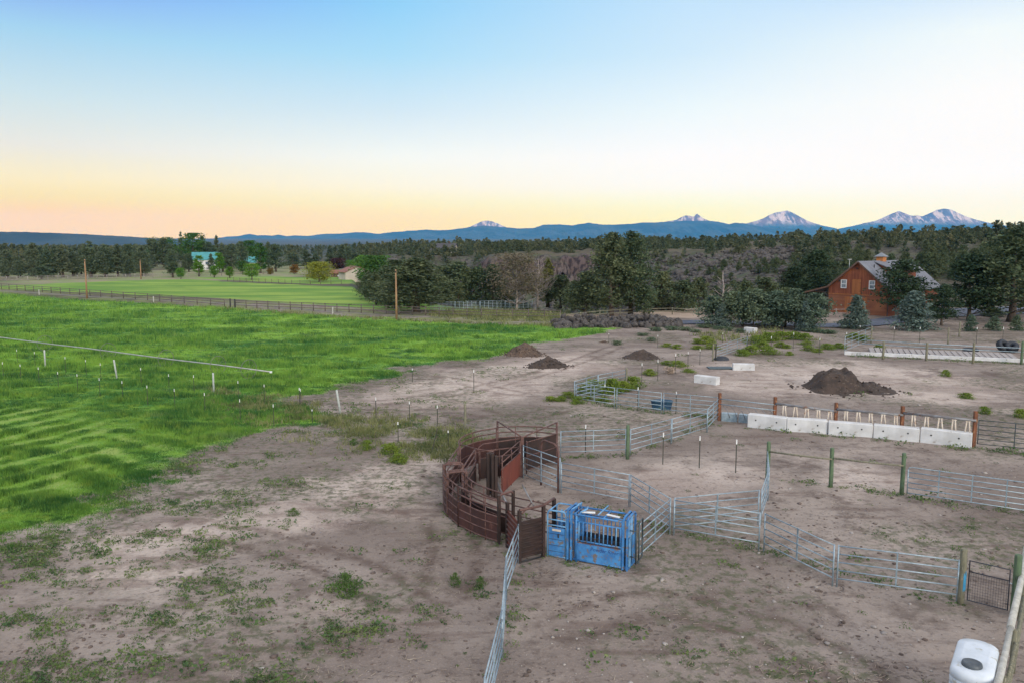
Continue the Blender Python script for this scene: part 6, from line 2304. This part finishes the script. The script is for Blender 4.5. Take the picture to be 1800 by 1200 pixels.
def curved_panel(parent, pts, h, sheet, rails, label=None, n=6, mat='rust_tube', smat='rust_wall', sr=0.036, ups=3, name='wall_panel'):
    """curved sheeted wall: rails, uprights and the sheet under one part"""
    sm = smooth(pts, n)
    o0 = parent.location
    sm = [Vector((p.x - o0.x, p.y - o0.y, 0)) for p in sm]
    part = MB().ribbon(sm, sheet[0], sheet[1]).build(name, smat, parent)
    for z in rails:
        MB().tube([p + Vector((0, 0, z)) for p in sm], sr, 8).build('rail', mat, part)
    for k in range(ups):
        ub = MB()
        i = round(k * (len(sm) - 1) / max(ups - 1, 1))
        w = 0.05 if k in (0, ups - 1) else 0.028
        ub.tube([sm[i] + Vector((0, 0, -0.05)), sm[i] + Vector((0, 0, h))], w, 6)
        ub.build('upright', mat, part)
    return part


C = vec(918, 837)
tub = thing('crowding_tub', 'rust brown round crowding pen with sheeted curved walls and a sweep gate', 'cattle pen', C)


def cpt(deg, r=3.3):
    return Vector((C.x + r * math.cos(math.radians(deg)), C.y + r * math.sin(math.radians(deg)), 0))


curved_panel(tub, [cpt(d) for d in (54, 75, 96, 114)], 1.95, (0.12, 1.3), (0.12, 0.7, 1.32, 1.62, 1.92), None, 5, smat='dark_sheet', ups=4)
curved_panel(tub, [cpt(d) for d in (115, 135, 158, 180, 196)], 1.9, (0.12, 1.28), (0.12, 0.7, 1.3, 1.6, 1.88), None, 5, ups=4)


def frame(parent, a, b, h, r=0.045, name='bow_frame', mat='rust_tube', corner=0.16):
    A = Vector(a) - parent.location
    B = Vector(b) - parent.location
    d = (B - A).normalized()
    z = Vector((0, 0, 1))
    pts = [A - z * .05, A + z * (h - corner), A + z * (h - corner * .3) + d * corner * .3, A + z * h + d * corner, B + z * h - d * corner, B + z * (h - corner * .3) - d * corner * .3, B + z * (h - corner), B - z * .05]
    return MB().tube(pts, r, 8).build(name, mat, parent)


# centre post and overhead braces
MB().box((0, 0, 1.05), (0.16, 0.16, 2.2)).build('centre_post', 'rust_tube', tub)
tA, tB = cpt(54) - C, cpt(114) - C
for q in (tA, tB):
    MB().tube([Vector((0, 0, 2.1)), q + Vector((0, 0, 2.28))], 0.04, 8).build('overhead_brace', 'rust_tube', tub)
    MB().tube([q + Vector((0, 0, -.05)), q + Vector((0, 0, 2.3))], 0.06, 8).build('end_post', 'rust_tube', tub)


def sweep(parent, A, B, h, sheet, rails, name='sweep_gate', smat='rust_sheet', mat='rust_tube'):
    A = Vector(A) - parent.location
    B = Vector(B) - parent.location
    part = MB().ribbon([A, A.lerp(B, .5), B], sheet[0], sheet[1], 0.02).build(name, smat, parent)
    for z in rails:
        off_ = Vector(((B - A).y, -(B - A).x, 0)).normalized() * 0.03
        MB().tube([A + Vector((0, 0, z)) + off_, B + Vector((0, 0, z)) + off_], 0.028, 8).build('rail', mat, part)
    for t in (0.02, 0.5, 0.98):
        p = A.lerp(B, t)
        MB().tube([p + Vector((0, 0, 0.05)), p + Vector((0, 0, h))], 0.04 if t != .5 else .025, 6).build('upright', mat, part)
    return part


PL = vec(871, 873)               # foot of the black latch posts
sweep(tub, C + Vector((-.1, -.1, 0)), PL + Vector((.3, .2, 0)), 1.95, (0.12, 1.28), (0.12, 0.55, 0.92, 1.3, 1.6, 1.92))
# raised sweep rail to the left behind it
q0, q1 = Vector((0, 0, 2.05)), vec(842, 846) - C
MB().tube([q0, q1 * .9 + Vector((0, 0, 1.95)), q1 + Vector((0, 0, 1.8)), q1 + Vector((0, 0, 0.4))], 0.035, 8).build('sweep_bow', 'rust_tube', tub)
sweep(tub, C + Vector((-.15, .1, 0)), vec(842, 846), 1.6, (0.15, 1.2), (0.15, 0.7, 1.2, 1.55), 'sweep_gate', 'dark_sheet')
for k, (px, py, hh) in enumerate([(858, 872, 2.15), (866, 875, 2.2), (872, 876, 2.1), (862, 868, 2.1)]):
    p = vec(px, py) - C
    MB().box((p.x, p.y, hh / 2), (0.13, 0.13, hh), 0.3).build('latch_post', 'dark_sheet', tub)
p0, p1 = vec(872, 862) - C, vec(886, 882) - C
MB().tube([p0 + Vector((0, 0, 0.55)), p1 + Vector((0.1, -0.2, 0.05))], 0.06, 8).build('prop', 'pipe_grey', tub)
# top rail from the tub wall's left end to the latch posts
w0 = cpt(196) - C
MB().tube([w0 + Vector((0, 0, 1.95)), (w0 + p0) * .5 + Vector((0, -.3, 1.98)), p0 + Vector((-.1, -.1, 2.0))], 0.035, 8).build('top_rail', 'rust_tube', tub)
# gate frame with a rounded top, right of the centre post
fA, fB = vec(951, 851), vec(981, 865)
frame(tub, fA, fB, 2.35, 0.05, 'gate_frame', 'rust_tube', 0.35)
# dark sheeted gate hanging at the back right
sweep(tub, C + Vector((.2, .35, 0)), cpt(50, 3.0), 1.8, (0.25, 1.75), (0.25, 1.0, 1.75), 'sheeted_gate', 'dark_sheet', 'rust_tube')

# the curved alley
ALO = [cpt(198, 3.45), vec(781, 890), vec(787, 908), vec(806, 925), vec(840, 942), vec(877, 955)]
al = thing('curved_alley', 'rust brown curved cattle alley with open top rails leading to the blue chute', 'cattle alley', vec(840, 905))
ALI = []
for i, p in enumerate(ALO):
    t = (ALO[min(i + 1, len(ALO) - 1)] - ALO[max(i - 1, 0)]).normalized()
    ALI.append(p + Vector((-t.y, t.x, 0)) * (0.85 if i else 0.9))
RL = (0.1, 0.45, 0.8, 1.12, 1.45, 1.78)
curved_panel(al, ALO[0:3], 1.82, (0.1, 1.12), RL, None, 6, ups=3)
curved_panel(al, ALO[2:4], 1.82, (0.1, 1.12), RL, None, 6, ups=3)
curved_panel(al, ALO[3:6], 1.82, (0.1, 1.12), RL, None, 6, ups=4)
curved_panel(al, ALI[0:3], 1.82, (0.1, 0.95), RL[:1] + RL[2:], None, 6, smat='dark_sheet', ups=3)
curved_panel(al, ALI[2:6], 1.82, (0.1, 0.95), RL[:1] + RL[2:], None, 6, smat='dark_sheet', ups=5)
for i in (1, 2, 5):
    frame(al, ALO[i], ALI[i], 2.02, 0.05)
    o_ = (ALO[i - 1] - ALO[i]).normalized() * 0.28
    if i < 5:
        frame(al, ALO[i] + o_, ALI[i] + o_, 2.02, 0.045)
        # roller slats between the twin bows
        A_, B_ = ALO[i] - al.location, ALI[i] - al.location
        b = MB()
        for k in range(5):
            c = A_.lerp(B_, .2 + .15 * k) + Vector((0, 0, 1.98))
            b.tube([c, c + o_], 0.025, 6)
        b.build('roller', 'pipe_grey', al)
    for s in (ALO[i], ALI[i]):
        q = s - al.location
        MB().box((q.x, q.y, 1.0), (0.11, 0.11, 2.05), 0.4).build('post', 'dark_sheet' if i == 5 else 'rust_tube', al)

# no-back section with ribbed sheets
S0, S1, S2 = vec(892, 961), vec(913, 988), vec(955, 977)
S3 = S2 + Vector((0.45, 0.85, 0))
ns = thing('holding_box', 'dark ribbed steel box between the curved alley and the blue chute', 'cattle alley', S1)


def ribbed(parent, A, B, z0, z1, mat, rib, n):
    A = A - parent.location
    B = B - parent.location
    part = MB().ribbon([A, A.lerp(B, .5), B], z0, z1, 0.012).build('ribbed_wall', mat, parent)
    nn = Vector(((B - A).y, -(B - A).x, 0)).normalized() * 0.03
    for k in range(n):
        z = z0 + (z1 - z0) * (k + .3) / n
        MB().tube([A + nn + Vector((0, 0, z)), B + nn + Vector((0, 0, z))], 0.035, 6).build('rib', rib, part)
    return part


ribbed(ns, S0, S1, 0.1, 1.55, 'rust_sheet', 'rust_tube', 7)
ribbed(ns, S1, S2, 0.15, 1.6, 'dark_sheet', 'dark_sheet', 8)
for p, hh in ((S0, 1.85), (S1, 2.05), (S2, 2.05), (S3, 2.05)):
    q = p - ns.location
    MB().box((q.x, q.y, hh / 2), (0.12, 0.12, hh), 0.5).build('post', 'dark_sheet', ns)
for a, b in ((S1, S2), (S2, S3)):
    A_, B_ = a - ns.location, b - ns.location
    MB().tube([A_ + Vector((0, 0, 2.05)), B_ + Vector((0, 0, 2.05))], 0.055, 8).build('top_bar', 'rust_tube', ns)
T0 = ALI[5]
for z in (0.6, 1.0, 1.4, 1.75):
    MB().tube([T0 - ns.location + Vector((0, 0, z)), S3 - ns.location + Vector((0, 0, z))], 0.028, 8).build('back_rail', 'rust_tube', ns)
MB().tube([S1 - ns.location + Vector((.1, .5, 1.75)), (S2 + S3) * .5 - ns.location + Vector((-.6, .3, 2.0))], 0.035, 6).build('lever', 'rust_tube', ns)
MB().tube([(S1 + S2) * .5 - ns.location + Vector((.1, .5, 1.95)), (S1 + S2) * .5 - ns.location + Vector((-.35, 1.2, 2.6))], 0.03, 6).build('lever', 'pipe_grey', ns)
A_, B_ = S1 - ns.location, S2 - ns.location
MB().tube([A_ + Vector((0, -.05, 0.03)), B_ + Vector((0, -.05, 0.03))], 0.03, 6).build('sill_bar', 'black', ns)

# ------------------------------------------------------------------ blue squeeze chute with palpation cage
O = vec(961, 977)
E = vec(1103, 1003)
dv = E - O
LC = dv.length
ch = thing('squeeze_chute', 'worn blue cattle squeeze chute with vertical side bars and a narrow cage in front', 'cattle chute', O, math.atan2(dv.y, dv.x))
DP = 0.92


def bar(a, b, r=0.03, mat='chute_blue', name='bar', parent=None):
    return MB().tube([a, b], r, 8).build(name, mat, parent or ch)


# the narrow cage: x 0..0.78
CG = 0.80
m = MB()
HC = 1.88
for y in (0, DP):
    m.tube([(0.03, y, 0.02), (0.03, y, HC - .15), (0.07, y, HC - .04), (0.18, y, HC), (CG - .15, y, HC), (CG - .04, y, HC - .04), (CG, y, HC - .15), (CG, y, 0.02)], 0.032, 8)
for x in (0.12, CG - .12):
    m.tube([(x, 0, HC), (x, DP, HC)], 0.028, 8)
for z in (0.08, 1.3, 1.52):
    m.tube([(0.03, 0, z), (CG, 0, z)], 0.026, 8)
    m.tube([(0.03, DP, z), (CG, DP, z)], 0.026, 8)
m.build('cage_frame', 'chute_light', ch)
cdoor = MB().bbox((CG / 2 + .015, -0.012, 0.66), (CG - .14, 0.04, 1.12), 0.012).build('cage_door', 'chute_blue', ch)
m = MB()
for z in (0.28, 0.52, 0.76, 0.98):
    m.box((CG / 2 + .015, -0.036, z), (CG - .16, 0.012, 0.012))
m.build('seam', 'chute_dark', cdoor)
MB().bbox((CG / 2 + .1, -0.045, 0.92), (0.05, 0.05, 0.16), 0.01).build('latch', 'black', cdoor)
MB().bbox((CG / 2 + .02, -0.04, 1.13), (0.36, 0.012, 0.08), 0.004).build('worn_plate', 'slat', cdoor)
MB().bbox((CG / 2 + .015, DP + 0.012, 0.62), (CG - .14, 0.03, 1.05), 0.012).build('cage_door', 'chute_blue', ch)
MB().tube([(CG * .55, 0.45, 0.1), (CG * .55, 0.45, 1.8)], 0.05, 8).build('divider_post', 'chute_light', ch)
# tall slide gate frame between cage and squeeze
m = MB()
for x in (CG + .08, CG + .22):
    for y in (-.02, DP + .02):
        m.box((x, y, 0.98), (0.075, 0.075, 2.02))
    m.box((x, DP / 2, 1.98), (0.075, DP, 0.075))
m.build('slide_frame', 'chute_blue', ch)
m = MB()
m.tube([(CG + .15, .1, 1.98), (CG + .3, .3, 2.08), (CG + .35, .75, 2.1)], 0.03, 8)
m.tube([(CG + .05, .6, 2.0), (CG + .4, .5, 2.14)], 0.03, 8)
m.build('linkage', 'chute_light', ch)
MB().bbox((CG + .42, DP / 2, 0.95), (0.05, DP - .1, 1.7), 0.01).build('tail_gate', 'chute_blue', ch)
MB().bbox((CG + .43, 0.02, 0.85), (0.16, 0.05, 1.6), 0.01).build('side_post', 'chute_blue', ch)

# squeeze body
X0, X1 = CG + .30, LC - 0.22
m = MB()
for y in (0, DP):
    for z in (1.86, 1.60):
        m.tube([(X0, y, z), (X1, y, z)], 0.04 if z > 1.7 else 0.033, 8)
    m.tube([(X0, y, 0.1), (X1, y, 0.1)], 0.045, 8)
    m.tube([(X0 + .1, y, 0.86), (X1, y, 0.86)], 0.035, 8)
for x in (X0 + .03, X0 + .2, X1 - .75, X1 - .02):
    m.tube([(x, 0, 1.86), (x, DP, 1.86 + (0.0 if x < X1 - 1 else .03))], 0.033, 8)
for x in (X0 + .12, X1):
    for y in (0, DP):
        m.tube([(x, y, 0.0), (x, y, 1.88)], 0.045, 8)
m.build('frame', 'chute_blue', ch)
lo = MB().bbox(((X0 + X1) / 2 + .06, -0.015, 0.47), (X1 - X0 - .2, 0.05, 0.68), 0.012).build('side_panel', 'chute_blue', ch)
MB().bbox(((X0 + X1) / 2 + .06, DP + .015, 0.47), (X1 - X0 - .2, 0.05, 0.68), 0.012).build('side_panel', 'chute_blue', ch)
MB().box(((X0 + X1) / 2 + .06, -0.0415, 0.80), (X1 - X0 - .22, 0.004, 0.035)).build('edge_wear', 'rust_tube', lo)
nb = 11
for k in range(nb):
    x = X0 + .22 + (X1 - X0 - .3) * k / (nb - 1)
    bar((x, -0.01, 0.84), (x + 0.015, -0.02, 1.6), 0.024, 'chute_light' if k % 3 == 0 else 'chute_blue', 'side_bar')
for k in range(nb):
    x = X0 + .22 + (X1 - X0 - .3) * k / (nb - 1)
    bar((x, DP, 0.84), (x, DP, 1.6), 0.022, 'chute_blue', 'side_bar')
MB().bbox(((X0 + X1) / 2, DP / 2, 0.12), (X1 - X0, DP - .1, 0.06), 0.01).build('floor', 'chute_dark', ch)
for y in (0.2, DP - .2):
    MB().box(((X0 + X1) / 2 + .05, y, 0.6), (X1 - X0 - .3, 0.03, 0.75)).build('squeeze_wall', 'chute_dark', ch)
m = MB()
m.tube([(X0 + .25, .05, 1.95), (X0 + .4, .4, 2.0), (X0 + .28, .8, 1.95)], 0.03, 8)
m.tube([(X1 - 1.0, .1, 1.93), (X1 - .85, .85, 2.1)], 0.028, 8)
m.build('top_lever', 'chute_light', ch)
m = MB()
m.bbox((X0 + .5, .3, 1.915), (0.5, .14, .03), .006, 0.3)
m.bbox((X1 - .45, .28, 1.93), (0.55, .13, .03), .006, -0.2)
m.build('top_plate', 'tpost_tip', ch)
# head gate
hg = MB()
for x in (LC - .17, LC - .02):
    for y in (-.04, DP + .04):
        hg.box((x, y, 0.97), (0.07, 0.07, 1.94))
    hg.tube([(x, -.04, 1.92), (x, .12, 2.02), (x, DP - .12, 2.02), (x, DP + .04, 1.92)], 0.045, 8)
hg.box((LC - .1, DP / 2, 0.05), (.2, DP, .08))
hgo = hg.build('head_gate', 'chute_blue', ch)
m = MB()
for y in (.17, .3, DP - .3, DP - .17):
    m.tube([(LC - .09, y, .1), (LC - .09, y + (.05 if y < .5 else -.05), 1.0), (LC - .09, y, 1.9)], 0.045, 8)
m.build('neck_bar', 'chute_light', hgo)
MB().bbox((LC - .0, DP * .28, 0.65), (.03, .28, 1.1), .01).build('head_door', 'chute_light', hgo)
MB().bbox((LC - .0, DP * .74, 0.65), (.03, .28, 1.1), .01).build('head_door', 'chute_blue', hgo)
m = MB()
m.tube([(LC + .25, DP * .2, .25), (LC + .25, DP * .2, 1.75), (LC + .25, DP + .1, 1.75), (LC + .25, DP + .1, .25)], 0.03, 8, closed=True)
m.tube([(LC + .25, DP * .62, .25), (LC + .25, DP * .62, 1.75)], 0.025, 8)
m.tube([(LC + .02, DP * .2, 1.5), (LC + .25, DP * .2, 1.5)], 0.025, 8)
m.tube([(LC + .02, DP * .2, .5), (LC + .25, DP * .2, .5)], 0.025, 8)
m.build('catch_frame', 'dark_steel', hgo)
MB().tube([(LC - .1, -.04, -.02), (LC - .1, -.04, .05)], .09, 10).build('foot', 'black', ch)
MB().tube([(CG + .15, -.02, -.02), (CG + .15, -.02, .06)], .09, 10).build('foot', 'black', ch)
# maker's lettering on the side panel
fc = bpy.data.curves.new('lettering', 'FONT')
fc.body = 'Powder River'
fc.size = 0.2
fc.shear = 0.25
fc.extrude = 0.002
fc.align_x = 'CENTER'
to = bpy.data.objects.new('lettering_tmp', fc)
COL.objects.link(to)
dg = bpy.context.evaluated_depsgraph_get()
me = bpy.data.meshes.new_from_object(to.evaluated_get(dg))
bpy.data.objects.remove(to)
lt = bpy.data.objects.new('lettering', me)
COL.objects.link(lt)
me.materials.clear()
me.materials.append(M['lettering'])
lt.parent = lo
lt.location = ((X0 + X1) / 2 + .28, -0.043, 0.56)
lt.rotation_euler = (PI / 2, 0, 0)

# ------------------------------------------------------------------ red barn
A = Vector((*gp(1455, 549)[:2], 0))
fx = Vector((math.cos(math.radians(-50)), math.sin(math.radians(-50)), 0))
BW, BL = 10.6, 19.5
EZ, RZ = 4.55, 9.0
bn = thing('barn', 'red brown cedar barn with a grey metal roof, loft door and roof cupola', 'barn', A, math.radians(-50))
# local frame: x along the front, y back along the ridge
hx = BW / 2
m = MB()
v = [(0, 0, -.3), (BW, 0, -.3), (BW, 0, EZ), (hx, 0, RZ), (0, 0, EZ), (0, BL, -.3), (BW, BL, -.3), (BW, BL, EZ), (hx, BL, RZ), (0, BL, EZ)]
m.add(v, [(0, 1, 2, 3, 4), (9, 8, 7, 6, 5), (0, 4, 9, 5), (1, 6, 7, 2)])
m.build('wall', 'siding_v', bn)
m = MB()
m.box((hx, -0.035, 1.55), (BW + .02, 0.06, 3.5))
m.build('lower_boarding', 'siding_h', bn)
MB().box((hx, -0.08, 3.36), (BW + .1, 0.1, 0.16)).build('belt_board', M['loft'], bn)
for x in (0.0, BW):
    MB().box((x, -0.06, 2.2), (0.16, 0.14, 4.7)).build('corner_board', 'brown_trim', bn)


def slab(pts, th):
    """roof plane with thickness from four corners"""
    a, b, c, d_ = [Vector(p) for p in pts]
    n = (b - a).cross(d_ - a).normalized() * th
    m_ = MB()
    vs = [a, b, c, d_, a + n, b + n, c + n, d_ + n]
    m_.add(vs, [(3, 2, 1, 0), (4, 5, 6, 7), (0, 1, 5, 4), (1, 2, 6, 5), (2, 3, 7, 6), (3, 0, 4, 7)])
    return m_


ov, oe = 0.55, 0.7
sl = (RZ - EZ) / hx
rf = slab([(hx, -ov, RZ + .05), (hx, BL + ov, RZ + .05), (BW + oe, BL + ov, EZ - sl * oe + .05), (BW + oe, -ov, EZ - sl * oe + .05)][::-1], 0.14).build('roof', 'metal_roof', bn)
rl = slab([(-0.0, -ov, EZ + .05), (-0.0, BL + ov, EZ + .05), (hx, BL + ov, RZ + .05), (hx, -ov, RZ + .05)][::-1], 0.14).build('roof', 'metal_roof', bn)
LT = 4.3
ll = slab([(-LT, -ov, EZ - 1.15), (-LT, BL + ov, EZ - 1.15), (0.0, BL + ov, EZ + .05), (0.0, -ov, EZ + .05)][::-1], 0.12).build('lean_to_roof', 'metal_roof', bn)
# fascia boards on the front edge
for a_, b_ in (((BW + oe, EZ - sl * oe), (hx, RZ)), ((hx, RZ), (0, EZ)), ((0, EZ), (-LT, EZ - 1.2))):
    p0, p1 = Vector((a_[0], -ov - .03, a_[1] + .04)), Vector((b_[0], -ov - .03, b_[1] + .04))
    d_ = (p1 - p0)
    n_ = Vector((-d_.z, 0, d_.x)).normalized() * 0.13
    mm = MB()
    vs = []
    for y in (0, .06):
        for q in (p0 - n_, p1 - n_, p1 + n_, p0 + n_):
            vs.append(q + Vector((0, y, 0)))
    mm.add(vs, [(0, 1, 2, 3), (7, 6, 5, 4), (0, 4, 5, 1), (1, 5, 6, 2), (2, 6, 7, 3), (3, 7, 4, 0)])
    mm.build('fascia', 'rust_fascia', bn)
for y in (0.1, 5, 10, 15, 19.3):
    MB().box((-LT + .35, y, 1.6), (.18, .18, 3.4)).build('lean_to_post', 'brown_trim', bn)
MB().box((-LT / 2, 0.3, 3.55), (LT, .12, .2)).build('lean_to_beam', 'brown_trim', bn)
# windows
for x in (2.75, 7.75):
    w = MB()
    for dx in (-.46, .46):
        w.box((x + dx, -0.06, 5.15), (0.12, 0.12, 1.5))
    for dz in (-.69, 0.0, .69):
        w.box((x, -0.06, 5.15 + dz), (0.8, 0.12, 0.12))
    wo_ = w.build('window', 'white_trim', bn)
    MB().box((x, -0.012, 5.15), (0.82, 0.03, 1.3)).build('pane', 'sky_pane', wo_)
    b_ = MB()
    b_.box((x, -0.035, 5.5), (0.03, 0.02, 0.6))
    b_.build('muntin', 'white_trim', wo_)
ld = MB().bbox((5.05, -0.05, 4.75), (1.55, 0.08, 2.5), 0.01).build('loft_door', 'loft', bn)
for z in (4.0, 5.4):
    MB().box((5.75, -0.10, z), (0.3, 0.03, 0.07)).build('hinge', 'black', ld)
MB().bbox((5.05, -0.12, 1.5), (3.9, 0.06, 3.0), 0.01).build('barn_door', 'loft', bn, 'large sliding doors of orange boards')
MB().box((5.05, -0.12, 7.9), (0.3, 0.2, 0.25)).build('lamp', 'black', bn)
MB().box((2.05, -0.18, 5.7), (0.22, 0.3, 0.3)).build('lamp', 'black', bn)
# roof dormer on the right slope
D0, D1 = 5.0, 14.0
zr = lambda x: RZ + .19 - sl * (x - hx)
dm = MB()
x_out = 8.9
top_in = (hx + .35, zr(hx + .35) + .05)
top_out = (x_out + .35, zr(x_out) + 1.35)
for ya in (D0, D1):
    dm.add([(hx + .6, ya, zr(hx + .6)), (x_out, ya, zr(x_out)), (x_out, ya, zr(x_out) + 1.42)], [(0, 1, 2)])
dm.add([(x_out, D0, zr(x_out)), (x_out, D1, zr(x_out)), (x_out, D1, zr(x_out) + 1.42), (x_out, D0, zr(x_out) + 1.42)], [(0, 1, 2, 3)])
do = dm.build('dormer', 'siding_v', bn)
slab([(top_in[0], D0 - .4, top_in[1]), (top_in[0], D1 + .4, top_in[1]), (top_out[0], D1 + .4, top_out[1]), (top_out[0], D0 - .4, top_out[1])][::-1], 0.12).build('dormer_roof', 'metal_roof', do)
# vents
for (x, y) in ((6.7, 2.6), (8.6, 2.2)):
    MB().tube([(x, y, zr(x) - .1), (x, y, zr(x) + .55)], .09, 8).build('vent_pipe', 'black', rf)
# cupola
cu = MB().bbox((hx, 8.0, RZ + .35), (1.25, 1.25, 1.1), .02).build('cupola', 'loft', bn)
m = MB()
z0_ = RZ + .85
m.add([(hx - .95, 7.05, z0_), (hx + .95, 7.05, z0_), (hx + .95, 8.95, z0_), (hx - .95, 8.95, z0_), (hx, 8.0, z0_ + .75)], [(3, 2, 1, 0), (0, 1, 4), (1, 2, 4), (2, 3, 4), (3, 0, 4)])
m.build('cupola_roof', 'metal_roof', cu)
m = MB()
m.tube([(hx - 2.0, 0.5, RZ - 1.5), (hx - 2.0, .5, RZ + .3)], .03, 6)
m.lathe([(0.0, 0), (.25, .06), (.4, .16)], 16, (hx - 2.0, .5, RZ + .3))
m.build('satellite_dish', 'white_trim', bn)

# ------------------------------------------------------------------ far houses
def house(name, px, base, wid, dep, ez, rz_, rot, label, roofm, wallm, wins, Y=None, z=None, chim=False):
    P = gp(px, base) if Y is None else Vector((xat(px, Y), Y, z))
    h = thing(name, label, 'house', P, rot)
    m_ = MB()
    hy = dep / 2
    v_ = [(-wid / 2, -hy, -1), (wid / 2, -hy, -1), (wid / 2, hy, -1), (-wid / 2, hy, -1), (-wid / 2, -hy, ez), (wid / 2, -hy, ez), (wid / 2, hy, ez), (-wid / 2, hy, ez), (-wid / 2, 0, rz_), (wid / 2, 0, rz_)]
    m_.add(v_, [(0, 1, 5, 4), (2, 3, 7, 6), (1, 2, 6, 9, 5), (3, 0, 4, 8, 7)])
    m_.build('wall', wallm, h)
    k = (rz_ - ez) / hy
    o_ = 0.6
    r1 = slab([(-wid / 2 - o_, -hy - o_, ez - k * o_ + .05), (wid / 2 + o_, -hy - o_, ez - k * o_ + .05), (wid / 2 + o_, 0, rz_ + .05), (-wid / 2 - o_, 0, rz_ + .05)], .15).build('roof', roofm, h)
    slab([(wid / 2 + o_, hy + o_, ez - k * o_ + .05), (-wid / 2 - o_, hy + o_, ez - k * o_ + .05), (-wid / 2 - o_, 0, rz_ + .05), (wid / 2 + o_, 0, rz_ + .05)], .15).build('roof', roofm, h)
    for (x, zz, w_, hh_) in wins:
        f_ = MB().box((x, -hy - .03, zz), (w_ + .25, .1, hh_ + .25)).build('window', 'white_trim', h)
        MB().box((x, -hy - .07, zz), (w_, .06, hh_)).build('pane', 'glass', f_)
    if chim:
        MB().box((wid * .2, .5, rz_ + .4), (.8, .8, 1.8)).build('chimney', 'brown_trim', r1)
    return h


house('house', 365, 474, 12.5, 9, 5.0, 8.2, 0.35, 'house with a bright teal metal roof behind the bright column trees', 'teal_roof', 'white_wall', [(-3.6, 3.2, 1.6, 1.3), (0, 3.2, 1.6, 1.3), (3.6, 3.2, 1.6, 1.3)])
house('house', 436, 473, 9, 8, 3.4, 5.9, 0.1, 'low teal roofed house half hidden behind dark trees', 'teal_roof', 'cream_wall', [(-2, 2.2, 1.4, 1.1), (2, 2.2, 1.4, 1.1)])
house('shed', 622, 491, 5.2, 9, 2.6, 4.4, -0.9, 'small cream building with a rust roof beside the meadow end', 'red_roof', 'cream_wall', [])
house('shed', 602, 487, 7.5, 4, 1.5, 2.4, 0.0, 'long low shed with a rusty roof left of the cream building', 'red_roof', 'brown_trim', [])
rh = house('house', 782, 470, 13, 9, 7.0, 10.0, -0.2, 'tan house with a dark roof perched on the canyon rim', 'dark_roof', 'cream_wall', [(-3.5, 5.2, 2.2, 1.6), (0.3, 5.2, 1.8, 1.6), (4, 5.2, 1.6, 1.6), (-3, 1.8, 2.2, 1.7)], 455, 2.5, True)
MB().box((2.8, -5.6, 2.6), (6.5, 2.4, .3)).build('deck', 'brown_trim', rh)
m = MB()
for x in (0, 2.8, 5.6):
    m.box((x, -6.6, 0.2), (.3, .3, 4.8))
m.build('deck_posts', 'brown_trim', rh)
# garage wing
house('house', 770, 468, 6.5, 7, 5.0, 7.4, -0.2, 'tan wing left of the dark roofed rim house', 'dark_roof', 'cream_wall', [(0, 3, 1.6, 1.4)], 452, 3.5)
# pickup shapes by the low shed are too small to read: one parked car stands there
cb = thing('parked_car', 'small white vehicle parked before the long low shed', 'car', gp(605, 488))
m = MB()
m.add([(x, y, z) for y in (-.85, .85) for x, z in ((-2.2, .35), (2.2, .35), (2.25, .8), (1.3, .95), (.75, 1.45), (-1.0, 1.5), (-1.6, 1.0), (-2.2, .9))], [tuple(range(7, -1, -1)), tuple(range(8, 16))] + [(k, (k + 1) % 8, 8 + (k + 1) % 8, 8 + k) for k in range(8)])
m.build('body', 'white_wall', cb)
for x in (-1.35, 1.35):
    for y in (-.85, .85):
        MB().tube([(x, y - .1, .33), (x, y + .1, .33)], .33, 14).build('wheel', 'black', cb)
MB().box((-.15, 0, 1.22), (1.5, 1.74, .32)).build('window', 'glass', cb)
